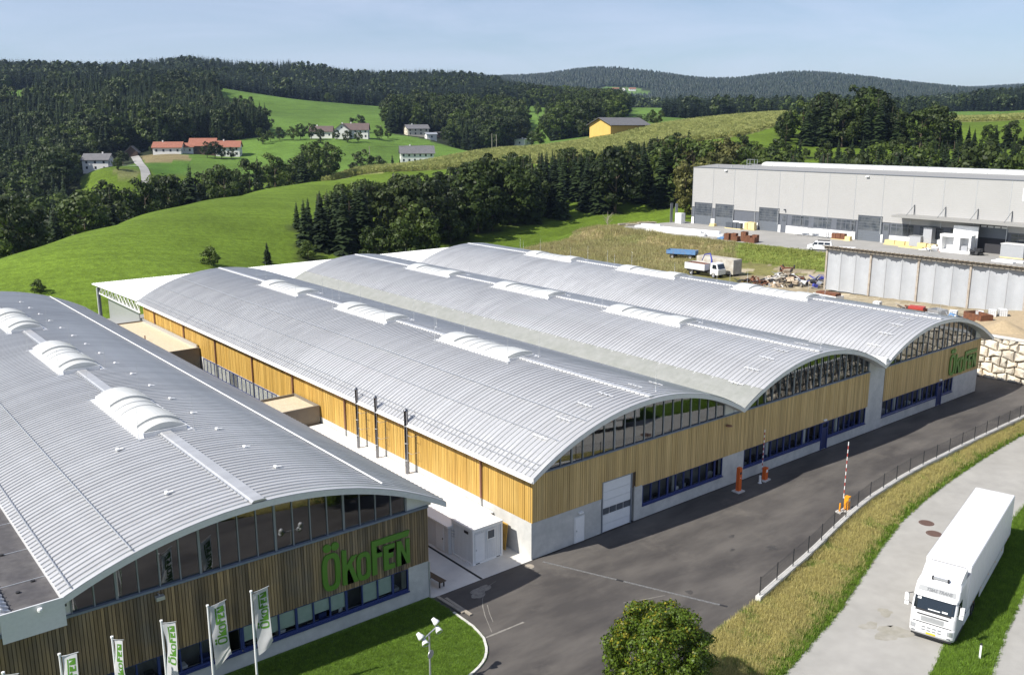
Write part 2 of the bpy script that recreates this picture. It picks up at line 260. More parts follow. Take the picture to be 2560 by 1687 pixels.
# ---- planted trees: x, y, kind, height, place
TREES = [(55,143,"s",10.7,"A"),(58,141,"s",13.0,"A"),(62,138,"s",15.1,"A"),(60,145,"s",11.9,"A"),(63,143,"s",13.5,"A"),(68,143,"s",14.2,"A"),(59,149,"s",8.7,"A"),(64,149,"s",11.3,"A"),(67,148,"s",12.1,"A"),(63,151,"s",9.8,"A"),(68,151,"s",11.0,"A"),(70,150,"d",12.3,"A"),(60,157,"s",6.5,"A"),(65,156,"s",8.9,"A"),(69,154,"s",10.7,"A"),(76,155,"d",12.5,"A"),(65,161,"s",6.7,"A"),(68,161,"s",8.1,"A"),(72,160,"s",9.4,"A"),(78,160,"d",10.9,"A"),(69,142,"s",15.2,"A"),(79,141,"d",15.1,"A"),(88,144,"d",14.3,"A"),(98,149,"d",15.8,"A"),(108,150,"d",14.6,"A"),(123,155,"d",16.2,"A"),(129,153,"s",17.6,"A"),(140,153,"s",15.1,"A"),(155,152,"s",17.8,"A"),(157,148,"d",18.5,"A"),(171,143,"s",17.9,"A"),(179,144,"d",18.4,"A"),(79,146,"s",14.4,"A"),(89,150,"s",14.7,"A"),(101,154,"s",15.2,"A"),(109,154,"d",16.8,"A"),(122,158,"d",17.2,"A"),(133,158,"d",14.2,"A"),(141,157,"s",18.0,"A"),(153,156,"s",16.4,"A"),(158,154,"s",17.6,"A"),(171,151,"s",15.6,"A"),(181,149,"s",17.1,"A"),(75,151,"s",12.7,"A"),(85,150,"d",14.8,"A"),(92,153,"s",14.7,"A"),(109,161,"s",14.6,"A"),(118,160,"d",17.4,"A"),(128,162,"s",17.6,"A"),(139,163,"s",14.4,"A"),(148,163,"s",16.6,"A"),(157,160,"s",15.4,"A"),(166,159,"d",16.1,"A"),(176,155,"s",17.1,"A"),(186,153,"d",16.3,"A"),(78,156,"s",11.8,"A"),(87,156,"s",12.8,"A"),(93,158,"s",13.4,"A"),(105,164,"s",13.0,"A"),(118,165,"d",16.3,"A"),(125,167,"s",15.8,"A"),(136,170,"s",16.5,"A"),(148,169,"s",15.2,"A"),(160,167,"s",15.1,"A"),(167,162,"d",15.4,"A"),(177,161,"l",14.6,"A"),(182,158,"s",16.2,"A"),(195,155,"l",16.1,"A"),(84,161,"d",11.1,"A"),(91,161,"s",12.2,"A"),(99,164,"d",12.3,"A"),(112,168,"s",12.8,"A"),(126,171,"s",15.3,"A"),(136,172,"d",14.2,"A"),(144,174,"s",14.8,"A"),(152,173,"s",15.4,"A"),(162,171,"s",14.5,"A"),(171,167,"d",13.4,"A"),(182,166,"s",13.4,"A"),(191,162,"s",13.8,"A"),(198,156,"s",15.3,"A"),(85,165,"d",10.6,"A"),(92,164,"d",12.6,"A"),(100,168,"s",12.9,"A"),(113,174,"s",12.5,"A"),(119,173,"s",13.7,"A"),(133,176,"s",13.4,"A"),(148,180,"s",13.0,"A"),(154,178,"s",13.8,"A"),(162,176,"s",13.1,"A"),(170,174,"s",12.8,"A"),(178,172,"d",11.2,"A"),(191,169,"s",11.6,"A"),(198,166,"s",10.6,"A"),(93,172,"d",9.0,"A"),(101,173,"s",11.1,"A"),(106,174,"s",11.8,"A"),(121,179,"s",12.0,"A"),(130,181,"s",13.7,"A"),(145,183,"d",12.1,"A"),(149,183,"d",13.2,"A"),(157,181,"s",13.6,"A"),(172,179,"s",11.3,"A"),(181,177,"s",10.0,"A"),(186,173,"s",10.5,"A"),(193,172,"s",9.7,"A"),(202,168,"l",10.5,"A"),(93,176,"s",9.9,"A"),(98,174,"d",10.8,"A"),(115,182,"d",9.4,"A"),(120,184,"d",9.8,"A"),(131,185,"d",12.4,"A"),(146,188,"d",11.2,"A"),(152,187,"s",12.9,"A"),(162,187,"s",11.6,"A"),(171,186,"s",10.4,"A"),(180,181,"s",8.9,"A"),(188,179,"d",8.7,"A"),(197,177,"s",9.1,"A"),(208,173,"s",8.8,"A"),(210,170,"s",8.8,"A"),(84,180,"d",7.1,"A"),(91,177,"d",9.2,"A"),(95,176,"s",9.4,"A"),(104,178,"d",11.5,"A"),(118,185,"d",10.3,"A"),(128,185,"s",12.1,"A"),(132,185,"s",13.1,"A"),(145,189,"s",11.4,"A"),(152,188,"d",12.7,"A"),(161,187,"s",12.5,"A"),(173,186,"d",11.2,"A"),(180,185,"s",9.6,"A"),(191,182,"d",8.7,"A"),(194,178,"d",8.9,"A"),(204,175,"s",9.1,"A"),(212,172,"d",8.5,"A"),(92,185,"s",8.4,"A"),(98,184,"d",8.6,"A"),(105,181,"s",10.8,"A"),(114,185,"d",10.9,"A"),(124,189,"d",10.6,"A"),(133,190,"d",11.2,"A"),(142,193,"d",11.7,"A"),(154,194,"d",11.2,"A"),(163,194,"s",11.3,"A"),(172,193,"s",11.0,"A"),(176,189,"d",10.6,"A"),(184,189,"d",8.8,"A"),(193,185,"s",8.0,"A"),(198,182,"d",7.7,"A"),(206,178,"d",7.8,"A"),(215,175,"s",7.5,"A"),(71,128,"b",9.9,"A"),(75,130,"b",11.5,"A"),(75,127,"b",8.9,"A"),(93,141,"b",9.0,"A"),(99,145,"b",12.5,"A"),(113,150,"b",10.0,"A"),(124,154,"b",5.8,"A"),(130,153,"b",6.7,"A"),(65,128,"b",8.4,"A"),(52,136,"b",4.1,"A"),(167,157,"b",5.9,"A"),(171,156,"b",5.0,"A"),(160,124,"l",15.4,"B"),(163,116,"l",18.3,"B"),(165,111,"d",15.6,"B"),(172,105,"s",15.6,"B"),(176,101,"s",18.1,"B"),(178,92,"s",18.3,"B"),(182,88,"d",17.5,"B"),(187,84,"s",19.5,"B"),(188,75,"s",17.2,"B"),(191,70,"s",14.5,"B"),(195,67,"s",18.1,"B"),(196,61,"d",19.0,"B"),(198,57,"d",15.4,"B"),(199,50,"d",18.8,"B"),(202,45,"s",17.2,"B"),(204,41,"s",15.5,"B"),(170,130,"l",18.3,"B"),(172,120,"d",14.6,"B"),(177,116,"d",19.0,"B"),(179,112,"d",14.7,"B"),(186,109,"s",17.1,"B"),(191,101,"s",16.0,"B"),(191,96,"s",18.3,"B"),(196,89,"s",16.0,"B"),(197,82,"s",17.1,"B"),(203,78,"s",17.9,"B"),(204,73,"s",14.9,"B"),(208,66,"d",19.0,"B"),(210,61,"s",14.5,"B"),(212,57,"s",19.6,"B"),(212,51,"d",14.8,"B"),(216,47,"s",15.6,"B"),(180,134,"d",18.2,"B"),(183,127,"l",19.0,"B"),(186,122,"d",15.1,"B"),(193,117,"d",18.0,"B"),(196,113,"d",14.1,"B"),(197,106,"s",17.4,"B"),(202,101,"s",16.0,"B"),(206,98,"s",19.0,"B"),(208,90,"s",18.1,"B"),(212,84,"d",18.0,"B"),(214,80,"s",19.4,"B"),(217,74,"d",15.9,"B"),(222,69,"d",17.6,"B"),(222,64,"s",14.7,"B"),(223,58,"s",18.2,"B"),(225,54,"s",15.4,"B"),(230,48,"s",19.2,"B"),(187,145,"l",16.6,"B"),(191,136,"l",17.7,"B"),(194,133,"d",13.5,"B"),(200,126,"d",17.5,"B"),(204,124,"s",16.5,"B"),(209,114,"s",15.8,"B"),(211,108,"d",16.1,"B"),(216,107,"d",15.2,"B"),(219,101,"s",14.6,"B"),(222,95,"d",18.3,"B"),(226,89,"s",14.5,"B"),(227,84,"s",15.1,"B"),(230,78,"s",17.8,"B"),(230,71,"s",18.9,"B"),(234,68,"s",18.5,"B"),(236,62,"s",17.6,"B"),(238,58,"s",13.2,"B"),(193,155,"d",9.4,"B"),(197,150,"l",9.7,"B"),(201,143,"l",13.1,"B"),(208,138,"l",9.5,"B"),(211,132,"s",11.8,"B"),(214,128,"s",14.2,"B"),(220,121,"s",16.9,"B"),(222,116,"s",17.6,"B"),(227,111,"s",14.9,"B"),(228,105,"s",15.6,"B"),(233,102,"s",17.3,"B"),(232,94,"s",14.3,"B"),(237,88,"s",16.9,"B"),(238,81,"s",13.2,"B"),(244,77,"s",11.1,"B"),(246,74,"s",9.1,"B"),(245,65,"s",12.6,"B"),(250,64,"s",10.9,"B"),(248,56,"s",9.3,"B"),(203,160,"l",8.9,"B"),(210,152,"d",8.0,"B"),(212,150,"l",9.4,"B"),(220,144,"l",8.8,"B"),(223,139,"d",10.5,"B"),(224,132,"s",13.0,"B"),(229,127,"s",12.8,"B"),(235,121,"s",16.3,"B"),(236,114,"s",14.1,"B"),(238,110,"d",14.6,"B"),(240,104,"d",10.4,"B"),(247,99,"s",9.9,"B"),(249,96,"s",9.2,"B"),(249,89,"s",11.1,"B"),(251,81,"s",9.3,"B"),(255,79,"s",8.2,"B"),(255,73,"s",9.6,"B"),(261,68,"s",9.3,"B"),(258,62,"s",8.8,"B"),(215,165,"l",6.4,"B"),(220,162,"s",5.9,"B"),(222,154,"d",8.1,"B"),(226,151,"d",6.6,"B"),(231,145,"d",8.0,"B"),(234,140,"s",6.9,"B"),(239,133,"d",8.3,"B"),(240,128,"s",9.0,"B"),(246,123,"s",10.7,"B"),(250,119,"s",7.0,"B"),(251,113,"s",8.9,"B"),(257,107,"d",7.1,"B"),(257,101,"s",6.2,"B"),(262,97,"s",7.5,"B"),(262,90,"d",9.4,"B"),(265,86,"s",7.3,"B"),(266,79,"s",7.5,"B"),(270,74,"d",8.2,"B"),(273,70,"s",6.2,"B"),(275,65,"d",6.5,"B"),(234,161,"l",4.7,"B"),(242,155,"d",3.7,"B"),(243,148,"d",3.8,"B"),(246,144,"d",3.7,"B"),(250,138,"d",4.2,"B"),(253,131,"s",8.0,"B"),(254,127,"s",4.3,"B"),(260,123,"s",6.9,"B"),(266,116,"s",8.1,"B"),(264,111,"d",8.6,"B"),(266,105,"s",7.4,"B"),(273,101,"d",6.6,"B"),(275,94,"d",5.0,"B"),(278,89,"s",7.9,"B"),(278,82,"s",7.1,"B"),(280,80,"s",7.1,"B"),(282,74,"s",8.2,"B"),(286,70,"s",7.2,"B"),(245,169,"l",3.6,"B"),(264,143,"s",5.6,"B"),(265,132,"s",5.8,"B"),(270,130,"d",4.0,"B"),(271,124,"d",7.2,"B"),(276,119,"s",4.4,"B"),(277,112,"s",5.9,"B"),(279,107,"s",6.1,"B"),(286,103,"s",5.4,"B"),(287,92,"d",5.9,"B"),(293,87,"s",5.0,"B"),(291,79,"s",4.1,"B"),(294,77,"d",3.8,"B"),(265,166,"d",11.8,"C"),(271,161,"s",15.5,"C"),(275,156,"s",19.8,"C"),(279,151,"d",14.7,"C"),(283,144,"s",20.1,"C"),(286,141,"s",17.6,"C"),(289,135,"s",13.3,"C"),(291,127,"d",13.7,"C"),(293,121,"d",14.5,"C"),(295,115,"s",9.1,"C"),(300,112,"s",6.8,"C"),(303,106,"s",8.1,"C"),(303,102,"s",9.3,"C"),(308,95,"s",9.3,"C"),(309,89,"d",8.3,"C"),(310,86,"d",9.7,"C"),(312,79,"s",9.7,"C"),(273,172,"s",11.3,"C"),(277,165,"s",14.3,"C"),(280,159,"s",18.4,"C"),(284,153,"s",17.5,"C"),(288,148,"d",17.5,"C"),(293,144,"s",17.0,"C"),(293,136,"d",12.5,"C"),(297,131,"d",13.2,"C"),(300,126,"s",14.2,"C"),(305,122,"s",7.5,"C"),(304,116,"s",7.4,"C"),(307,110,"d",7.5,"C"),(308,103,"d",8.6,"C"),(313,100,"s",7.4,"C"),(312,91,"s",9.0,"C"),(315,88,"s",7.7,"C"),(321,83,"s",7.9,"C"),(323,79,"s",8.4,"C"),(282,176,"s",11.4,"C"),(285,168,"s",15.0,"C"),(289,161,"s",15.7,"C"),(290,153,"s",13.2,"C"),(298,149,"s",17.1,"C"),(297,142,"s",14.0,"C"),(301,139,"s",12.4,"C"),(306,133,"s",13.9,"C"),(307,126,"s",12.2,"C"),(283,179,"d",9.5,"C"),(290,176,"d",13.9,"C"),(293,171,"s",16.5,"C"),(294,161,"s",14.2,"C"),(301,157,"s",18.0,"C"),(301,151,"d",16.9,"C"),(308,145,"d",11.2,"C"),(310,137,"s",12.7,"C"),(312,133,"s",12.4,"C"),(292,186,"s",7.1,"C"),(294,177,"s",13.5,"C"),(298,170,"s",17.5,"C"),(305,167,"s",13.6,"C"),(307,160,"s",16.6,"C"),(310,152,"s",13.4,"C"),(311,148,"s",10.5,"C"),(318,142,"s",10.7,"C"),(322,138,"d",11.5,"C"),(296,170,"d",18.2,"C"),(302,159,"d",20.2,"C"),(302,154,"d",19.9,"C"),(302,150,"s",16.9,"C"),(-5,168,"d",13.1,"V"),(3,171,"d",17.4,"V"),(14,188,"s",13.4,"V"),(24,201,"d",15.7,"V"),(33,209,"s",13.4,"V"),(46,223,"d",13.7,"V"),(56,233,"d",13.5,"V"),(-3,180,"s",13.7,"V"),(4,179,"d",15.3,"V"),(17,199,"s",15.3,"V"),(26,212,"d",16.5,"V"),(36,222,"d",16.5,"V"),(47,234,"s",15.1,"V"),(59,245,"d",16.3,"V"),(-0,197,"d",14.5,"V"),(8,199,"s",15.6,"V"),(20,217,"s",15.7,"V"),(30,228,"d",14.8,"V"),(39,238,"d",16.3,"V"),(50,249,"s",17.8,"V"),(61,255,"d",16.2,"V"),(54,235,"d",14.6,"V"),(66,242,"s",16.4,"V"),(85,263,"d",14.5,"V"),(99,274,"d",14.3,"V"),(112,281,"d",14.8,"V"),(127,288,"s",15.3,"V"),(138,289,"d",14.6,"V"),(58,247,"d",17.7,"V"),(72,258,"d",15.7,"V"),(92,278,"d",15.5,"V"),(109,289,"s",16.9,"V"),(124,297,"d",13.2,"V"),(139,307,"d",18.5,"V"),(145,303,"s",15.5,"V"),(64,264,"d",17.3,"V"),(76,272,"d",14.0,"V"),(91,286,"d",16.9,"V"),(109,303,"d",15.0,"V"),(125,312,"s",19.5,"V"),(140,319,"d",16.9,"V"),(151,318,"d",19.1,"V"),(198,372,"d",9.2,"V"),(200,369,"d",13.8,"V"),(197,355,"d",13.1,"V"),(204,360,"d",11.9,"V"),(210,362,"s",9.0,"V"),(212,360,"s",11.9,"V"),(212,353,"s",9.9,"V"),(201,489,"d",6.5,"F"),(208,493,"d",7.2,"F"),(216,497,"d",7.9,"F"),(223,493,"d",8.6,"F"),(230,497,"d",9.4,"F"),(236,494,"d",10.1,"F"),(238,486,"d",7.2,"F"),(246,481,"d",6.5,"F"),(248,470,"d",7.2,"F"),(257,472,"d",6.5,"F"),(278,482,"d",9.4,"F"),(288,488,"d",7.2,"F"),(339,559,"d",8.6,"F"),(338,550,"d",4.3,"F"),(305,555,"d",13.0,"F"),(111,461,"d",7.5,"H"),(92,405,"d",6.0,"H"),(139,500,"d",5.2,"H"),(142,483,"d",4.5,"H"),(155,459,"d",8.2,"H"),(159,458,"d",9.8,"H"),(163,459,"d",6.8,"H"),(168,457,"d",6.0,"H"),(151,482,"d",5.2,"H"),(199,518,"d",10.5,"H"),(199,526,"d",9.8,"H"),(213,520,"d",6.8,"H"),(194,524,"d",9.0,"H"),(459,955,"d",9.0,"G"),(432,840,"d",9.0,"G"),(429,823,"d",7.0,"G"),(492,857,"d",14.0,"G"),(519,889,"d",9.0,"G"),(531,888,"d",10.0,"G"),(559,653,"d",13.0,"G"),(585,719,"d",15.0,"G"),(585,705,"d",15.0,"G"),(567,706,"d",14.0,"G"),(400,448,"d",12.0,"G"),(304,353,"d",12.0,"G"),(326,386,"d",9.0,"G"),(375,474,"d",14.0,"G"),(372,485,"d",11.0,"G"),(416,444,"d",11.0,"G"),(334,350,"d",9.0,"G"),(484,479,"d",8.0,"G"),(484,439,"d",9.0,"G"),(331,292,"d",9.0,"G"),(488,451,"d",7.0,"G"),(27,126,"b",3.9,"M"),(41,132,"s",4.6,"M"),(-5,116,"b",2.4,"M")]
MASSES = {
  "valley": ([(-8, 255), (21, 251), (46, 291), (70, 316), (85, 364), (69, 373), (83, 442), (109, 445), (141, 487), (159, 534), (21, 564)], 6.5, "mix"),
  "hill": ([(20, 554), (156, 524), (197, 520), (230, 543), (248, 585), (243, 625), (264, 698), (306, 821), (165, 864), (128, 739), (39, 753)], 5.3, "con"),
  "ridge": ([(42, 938), (173, 919), (314, 861), (370, 935), (439, 920), (475, 884), (504, 821), (694, 844), (810, 778), (1298, 1578), (132, 2050)], 6.5, "con"),
  "copse": ([(344, 579), (326, 544), (317, 490), (335, 459), (370, 451), (411, 495), (498, 617), (473, 698), (394, 654)], 5.2, "mix"),
  "knoll": ([(417, 476), (374, 420), (390, 399), (446, 435), (609, 583), (783, 762), (688, 837), (653, 787), (635, 697)], 5.5, "mix"),
  "strip": ([(595, 525), (668, 431), (701, 336), (857, 404), (774, 507), (677, 598)], 5.5, "con"),
  "east": ([(971, 444), (916, 373), (924, 232), (1405, 370), (1297, 643)], 6.5, "con"),
  "valleyfar": ([(896, 862), (1139, 510), (1999, 914), (1316, 1754), (1082, 1100)], 10.0, "mix"),
  "far": ([(1034, 1935), (2134, 546), (3437, 900), (1677, 3122)], 9.5, "far"),
  "horizon": ([(3821, 1855), (4113, 1083), (5367, 1424), (4988, 2429)], 15.0, "far")}
FIELDS = {"tan": [(130, 493), (149, 471), (141, 446), (117, 445)], "farmgreen": [(117, 442), (140, 443), (129, 418), (106, 398), (109, 414)], "mown": [(90, 406), (102, 408), (102, 397), (90, 393), (89, 401)], "lane": [(126, 494), (128, 490), (104, 399), (101, 397), (104, 415)]}
CORN_A = [(133, 283), (148, 311), (205, 314), (266, 315), (295, 282), (327, 270), (377, 245), (326, 206), (270, 189), (230, 186), (211, 197), (202, 234), (186, 266), (157, 281)]
CORN_B = [(396, 164), (416, 116), (472, 136), (436, 195)]

# ------------------------------------------------------------------ ground sheet
def pip(x, y, P):
    ins = np.zeros(len(x), bool)
    for i in range(len(P)):
        a, b = P[i], P[i-1]
        ins ^= ((a[1] > y) != (b[1] > y)) & (x < (b[0]-a[0])*(y-a[1])/(b[1]-a[1]+1e-9)+a[0])
    return ins
def wnoise(x, y, s, seed=0):
    """cheap smooth value noise in metres"""
    r = np.random.RandomState(seed); t = r.rand(64, 64)
    x = x/s; y = y/s; xi = np.floor(x).astype(int); yi = np.floor(y).astype(int); fx = _ss(x-xi); fy = _ss(y-yi)
    g = lambda a, b: t[a % 64, b % 64]
    return (g(xi,yi)*(1-fx)+g(xi+1,yi)*fx)*(1-fy) + (g(xi,yi+1)*(1-fx)+g(xi+1,yi+1)*fx)*fy
DRY = [(74,112),(90,112),(112,120),(134,134),(140,138),(145,121),(128,118),(126,98),(126,80),(112,70),(104,66),(90,64),(74,66),(72,80),(72,100)]
def make_ground():
    base = math.pi/2 + YAW
    az = np.concatenate([np.linspace(-.62, .62, 620), np.linspace(.66, 2*math.pi-.66, 70)]) + base
    rr = np.concatenate([[3, 15, 30, 45], np.exp(np.linspace(math.log(56), math.log(9500), 345))])
    A, Rr = np.meshgrid(az, rr); X = CAM[0]+np.cos(A)*Rr; Y = CAM[1]+np.sin(A)*Rr
    Z = height(X, Y)
    Z += np.where(Rr > 520, (wnoise(X, Y, 60, 1)-.5)*np.minimum((Rr-520)/400, 1)*3.0, 0)
    nr, na = X.shape
    verts = np.stack([X.ravel(), Y.ravel(), Z.ravel()], -1)
    i, j = np.meshgrid(np.arange(nr-1), np.arange(na), indexing='ij'); j2 = (j+1) % na
    quads = np.stack([i*na+j, i*na+j2, (i+1)*na+j2, (i+1)*na+j], -1).reshape(-1, 4)[:, ::-1]
    me = bpy.data.meshes.new("ground")
    me.vertices.add(len(verts)); me.vertices.foreach_set("co", verts.ravel())
    me.loops.add(len(quads)*4); me.loops.foreach_set("vertex_index", np.ascontiguousarray(quads).ravel().astype(np.int32))
    me.polygons.add(len(quads)); me.polygons.foreach_set("loop_start", np.arange(len(quads), dtype=np.int32)*4)
    me.polygons.foreach_set("use_smooth", np.ones(len(quads), bool))
    me.update(calc_edges=True); me.validate()
    x, y = X.ravel(), Y.ravel(); d = Rr.ravel()
    col = np.empty((len(x), 4)); col[:, 3] = 1
    col[:, :3] = (.098, .150, .017)                                   # meadow
    far = d > 480; col[far, :3] = (.092, .158, .028)
    patch = wnoise(x, y, 130, 5); col[:, :3] *= (1+.22*(patch-.5))[:, None]
    forest = (.028, .036, .018)
    for k, (P, s, c) in MASSES.items(): col[pip(x, y, P), :3] = forest
    col[(d > 1150), :3] = np.where((wnoise(x, y, 260, 9) > .93)[:, None], (.075, .14, .04), forest)[d > 1150]
    for k, c in (('tan', (.20,.165,.085)), ('farmgreen', (.065,.13,.02)), ('mown', (.15,.16,.06))):
        col[pip(x, y, FIELDS[k]), :3] = c
    for P in (CORN_A, CORN_B): col[pip(x, y, P), :3] = (.26, .26, .11)
    fm = np.hypot((x-1900)/70, (y-1810)/110) < 1; col[fm, :3] = (.10, .165, .04)      # clearing of the hill farm
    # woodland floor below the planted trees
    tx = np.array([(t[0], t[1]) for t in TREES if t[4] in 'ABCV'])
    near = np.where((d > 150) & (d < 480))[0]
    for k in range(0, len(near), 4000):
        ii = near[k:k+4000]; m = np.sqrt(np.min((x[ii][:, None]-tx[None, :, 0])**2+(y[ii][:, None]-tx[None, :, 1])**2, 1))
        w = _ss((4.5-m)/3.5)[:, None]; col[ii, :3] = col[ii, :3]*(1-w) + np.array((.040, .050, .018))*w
    dry = pip(x, y, DRY); n = wnoise(x, y, 7, 3)
    col[dry, :3] = np.where((n > .6)[:, None], (.17, .18, .065), (.33, .27, .14))[dry]
    # greener bank by the parked van, trodden scrap yard
    bank = (x > 112) & (x < 127.5) & (y > 52) & (y < 79); col[bank, :3] = (.16, .20, .045)
    yard = (x > 72) & (x < 112) & (y > -40) & (y < 66)
    col[yard, :3] = np.where((wnoise(x, y, 5, 8) > .55)[:, None], (.27, .225, .15), (.36, .31, .22))[yard]
    strip = (x > 76) & (x < 112) & (y > 50) & (y < 70) & (wnoise(x, y, 4, 4) > .4); col[strip, :3] = (.16, .15, .055)
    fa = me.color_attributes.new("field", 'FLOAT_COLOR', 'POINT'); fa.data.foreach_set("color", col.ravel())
    m, nt, N, L, b = nmat("ground cover")
    at = N.new("ShaderNodeAttribute"); at.attribute_name = "field"
    tc = N.new("ShaderNodeTexCoord"); cur = at.outputs["Color"]
    for sc_, lo, hi in ((.012, .82, 1.18), (.09, .86, 1.14), (.9, .80, 1.20), (5., .75, 1.25)):
        nz = N.new("ShaderNodeTexNoise"); nz.inputs["Scale"].default_value = sc_; nz.inputs["Detail"].default_value = 3; L.new(tc.outputs["Object"], nz.inputs["Vector"])
        mr = N.new("ShaderNodeMapRange"); mr.inputs[1].default_value = .3; mr.inputs[2].default_value = .7; mr.inputs[3].default_value = lo; mr.inputs[4].default_value = hi; L.new(nz.outputs["Fac"], mr.inputs[0])
        vm = N.new("ShaderNodeVectorMath"); vm.operation = 'SCALE'; L.new(cur, vm.inputs[0]); L.new(mr.outputs[0], vm.inputs["Scale"]); cur = vm.outputs[0]
    mp = N.new("ShaderNodeMapping"); mp.inputs["Rotation"].default_value = (0,0,-.75); mp.inputs["Scale"].default_value = (.02,.55,.02); L.new(tc.outputs["Object"], mp.inputs[0])      # mowing swaths
    nz = N.new("ShaderNodeTexNoise"); nz.inputs["Scale"].default_value = 1; nz.inputs["Detail"].default_value = 3; L.new(mp.outputs[0], nz.inputs["Vector"])
    mr = N.new("ShaderNodeMapRange"); mr.inputs[1].default_value = .3; mr.inputs[2].default_value = .7; mr.inputs[3].default_value = .88; mr.inputs[4].default_value = 1.12; L.new(nz.outputs["Fac"], mr.inputs[0])
    vm = N.new("ShaderNodeVectorMath"); vm.operation = 'SCALE'; L.new(cur, vm.inputs[0]); L.new(mr.outputs[0], vm.inputs["Scale"]); cur = vm.outputs[0]
    L.new(cur, b.inputs["Base Color"]); b.inputs["Roughness"].default_value = .9; b.inputs["Specular IOR Level"].default_value = .1
    nz = N.new("ShaderNodeTexNoise"); nz.inputs["Scale"].default_value = 1.6; nz.inputs["Detail"].default_value = 6; L.new(tc.outputs["Object"], nz.inputs["Vector"])
    bp = N.new("ShaderNodeBump"); bp.inputs["Strength"].default_value = .55; bp.inputs["Distance"].default_value = .22; L.new(nz.outputs["Fac"], bp.inputs["Height"]); L.new(bp.outputs[0], b.inputs["Normal"])
    me.materials.append(m)
    o = bpy.data.objects.new("ground", me); COL.objects.link(o); struct(o)
make_ground()

# ------------------------------------------------------------------ paved sheets of the site
def sheet(name, pts, z, mat_, zf=None, under=.25):
    """flat or sloping slab from an outline, with a skirt below its edge"""
    bm = bmesh.new(); vs = [bm.verts.new((p[0], p[1], zf(*p) if zf else z)) for p in pts]
    f = bm.faces.new(vs)
    if f.normal.z < 0: f.normal_flip()
    bmesh.ops.triangulate(bm, faces=[f])
    me = bpy.data.meshes.new(name); bm.to_mesh(me); bm.free()
    n = len(pts); mb = MB()
    for i in range(n):
        a, b = pts[i], pts[(i+1) % n]; za = zf(*a) if zf else z; zb = zf(*b) if zf else z
        mb.quad((a[0],a[1],za),(b[0],b[1],zb),(b[0],b[1],zb-under),(a[0],a[1],za-under))
    bm = bmesh.new(); bm.from_mesh(me); t = mb.mesh("t"); bm.from_mesh(t); bm.to_mesh(me); bm.free(); bpy.data.meshes.remove(t)
    me.materials.append(mat_); o = mobj(name, me); return struct(o)
def lane(name, pts, w, m_):
    P = [Vector((a, b, 0)) for a, b in pts]; Q = []
    for i in range(len(P)-1): Q += [P[i].lerp(P[i+1], k/8) for k in range(8)]
    Q.append(P[-1]); vs = []
    for i, p in enumerate(Q):
        d = (Q[min(i+1, len(Q)-1)]-Q[max(i-1, 0)]).normalized(); n = Vector((-d.y, d.x, 0))*w/2
        for s in (1, -1): c = p+n*s; vs.append((c.x, c.y, float(height(c.x, c.y)[0])+.35))
    struct(MB().add(vs, [(2*i, 2*i+1, 2*i+3, 2*i+2) for i in range(len(Q)-1)]).build(name, m_))
def asphalt_mat():
    m, nt, N, L, b = nmat("asphalt")
    tc = N.new("ShaderNodeTexCoord"); mp = N.new("ShaderNodeMapping"); mp.inputs["Rotation"].default_value = (0,0,-.15); mp.inputs["Scale"].default_value = (.35,1.0,1); L.new(tc.outputs["Object"], mp.inputs[0])
    n1 = N.new("ShaderNodeTexNoise"); n1.inputs["Scale"].default_value = .35; n1.inputs["Detail"].default_value = 7; n1.inputs["Roughness"].default_value = .62; L.new(mp.outputs[0], n1.inputs["Vector"])
    r1 = N.new("ShaderNodeValToRGB"); r1.color_ramp.elements[0].position = .38; r1.color_ramp.elements[0].color = (.050,.045,.042,1); r1.color_ramp.elements[1].position = .64; r1.color_ramp.elements[1].color = (.104,.094,.084,1); L.new(n1.outputs["Fac"], r1.inputs[0])
    n2 = N.new("ShaderNodeTexNoise"); n2.inputs["Scale"].default_value = 38; n2.inputs["Detail"].default_value = 2; L.new(tc.outputs["Object"], n2.inputs["Vector"])
    mr = N.new("ShaderNodeMapRange"); mr.inputs[1].default_value = .3; mr.inputs[2].default_value = .7; mr.inputs[3].default_value = .8; mr.inputs[4].default_value = 1.2; L.new(n2.outputs["Fac"], mr.inputs[0])
    vm = N.new("ShaderNodeVectorMath"); vm.operation = 'SCALE'; L.new(r1.outputs[0], vm.inputs[0]); L.new(mr.outputs[0], vm.inputs["Scale"])
    # dusty scuffs
    n3 = N.new("ShaderNodeTexNoise"); n3.inputs["Scale"].default_value = .16; n3.inputs["Detail"].default_value = 9; n3.inputs["Roughness"].default_value = .72; L.new(tc.outputs["Object"], n3.inputs["Vector"])
    m3 = N.new("ShaderNodeMapRange"); m3.inputs[1].default_value = .56; m3.inputs[2].default_value = .74; m3.inputs[4].default_value = .55; L.new(n3.outputs["Fac"], m3.inputs[0])
    mx = N.new("ShaderNodeMix"); mx.data_type = 'RGBA'; L.new(m3.outputs[0], mx.inputs[0]); L.new(vm.outputs[0], mx.inputs[6]); mx.inputs[7].default_value = (.17,.152,.13,1)
    L.new(mx.outputs[2], b.inputs["Base Color"]); b.inputs["Roughness"].default_value = .82
    bp = N.new("ShaderNodeBump"); bp.inputs["Strength"].default_value = .25; bp.inputs["Distance"].default_value = .01; L.new(n2.outputs["Fac"], bp.inputs["Height"]); L.new(bp.outputs[0], b.inputs["Normal"])
    return m
M['asphalt'] = asphalt_mat()
M['road'] = mat('pale road asphalt', (.30,.29,.268), .85, col2=(.345,.333,.308), scale=.35, var=.07, bump=.15, bscale=40, stain=(.12,.25,(.29,.28,.25)), detail=7)
M['terrace'] = mat('pale asphalt terrace', (.27,.262,.245), .85, col2=(.33,.32,.30), scale=.12, var=.06, stain=(.08,.4,(.23,.225,.21)), detail=8)
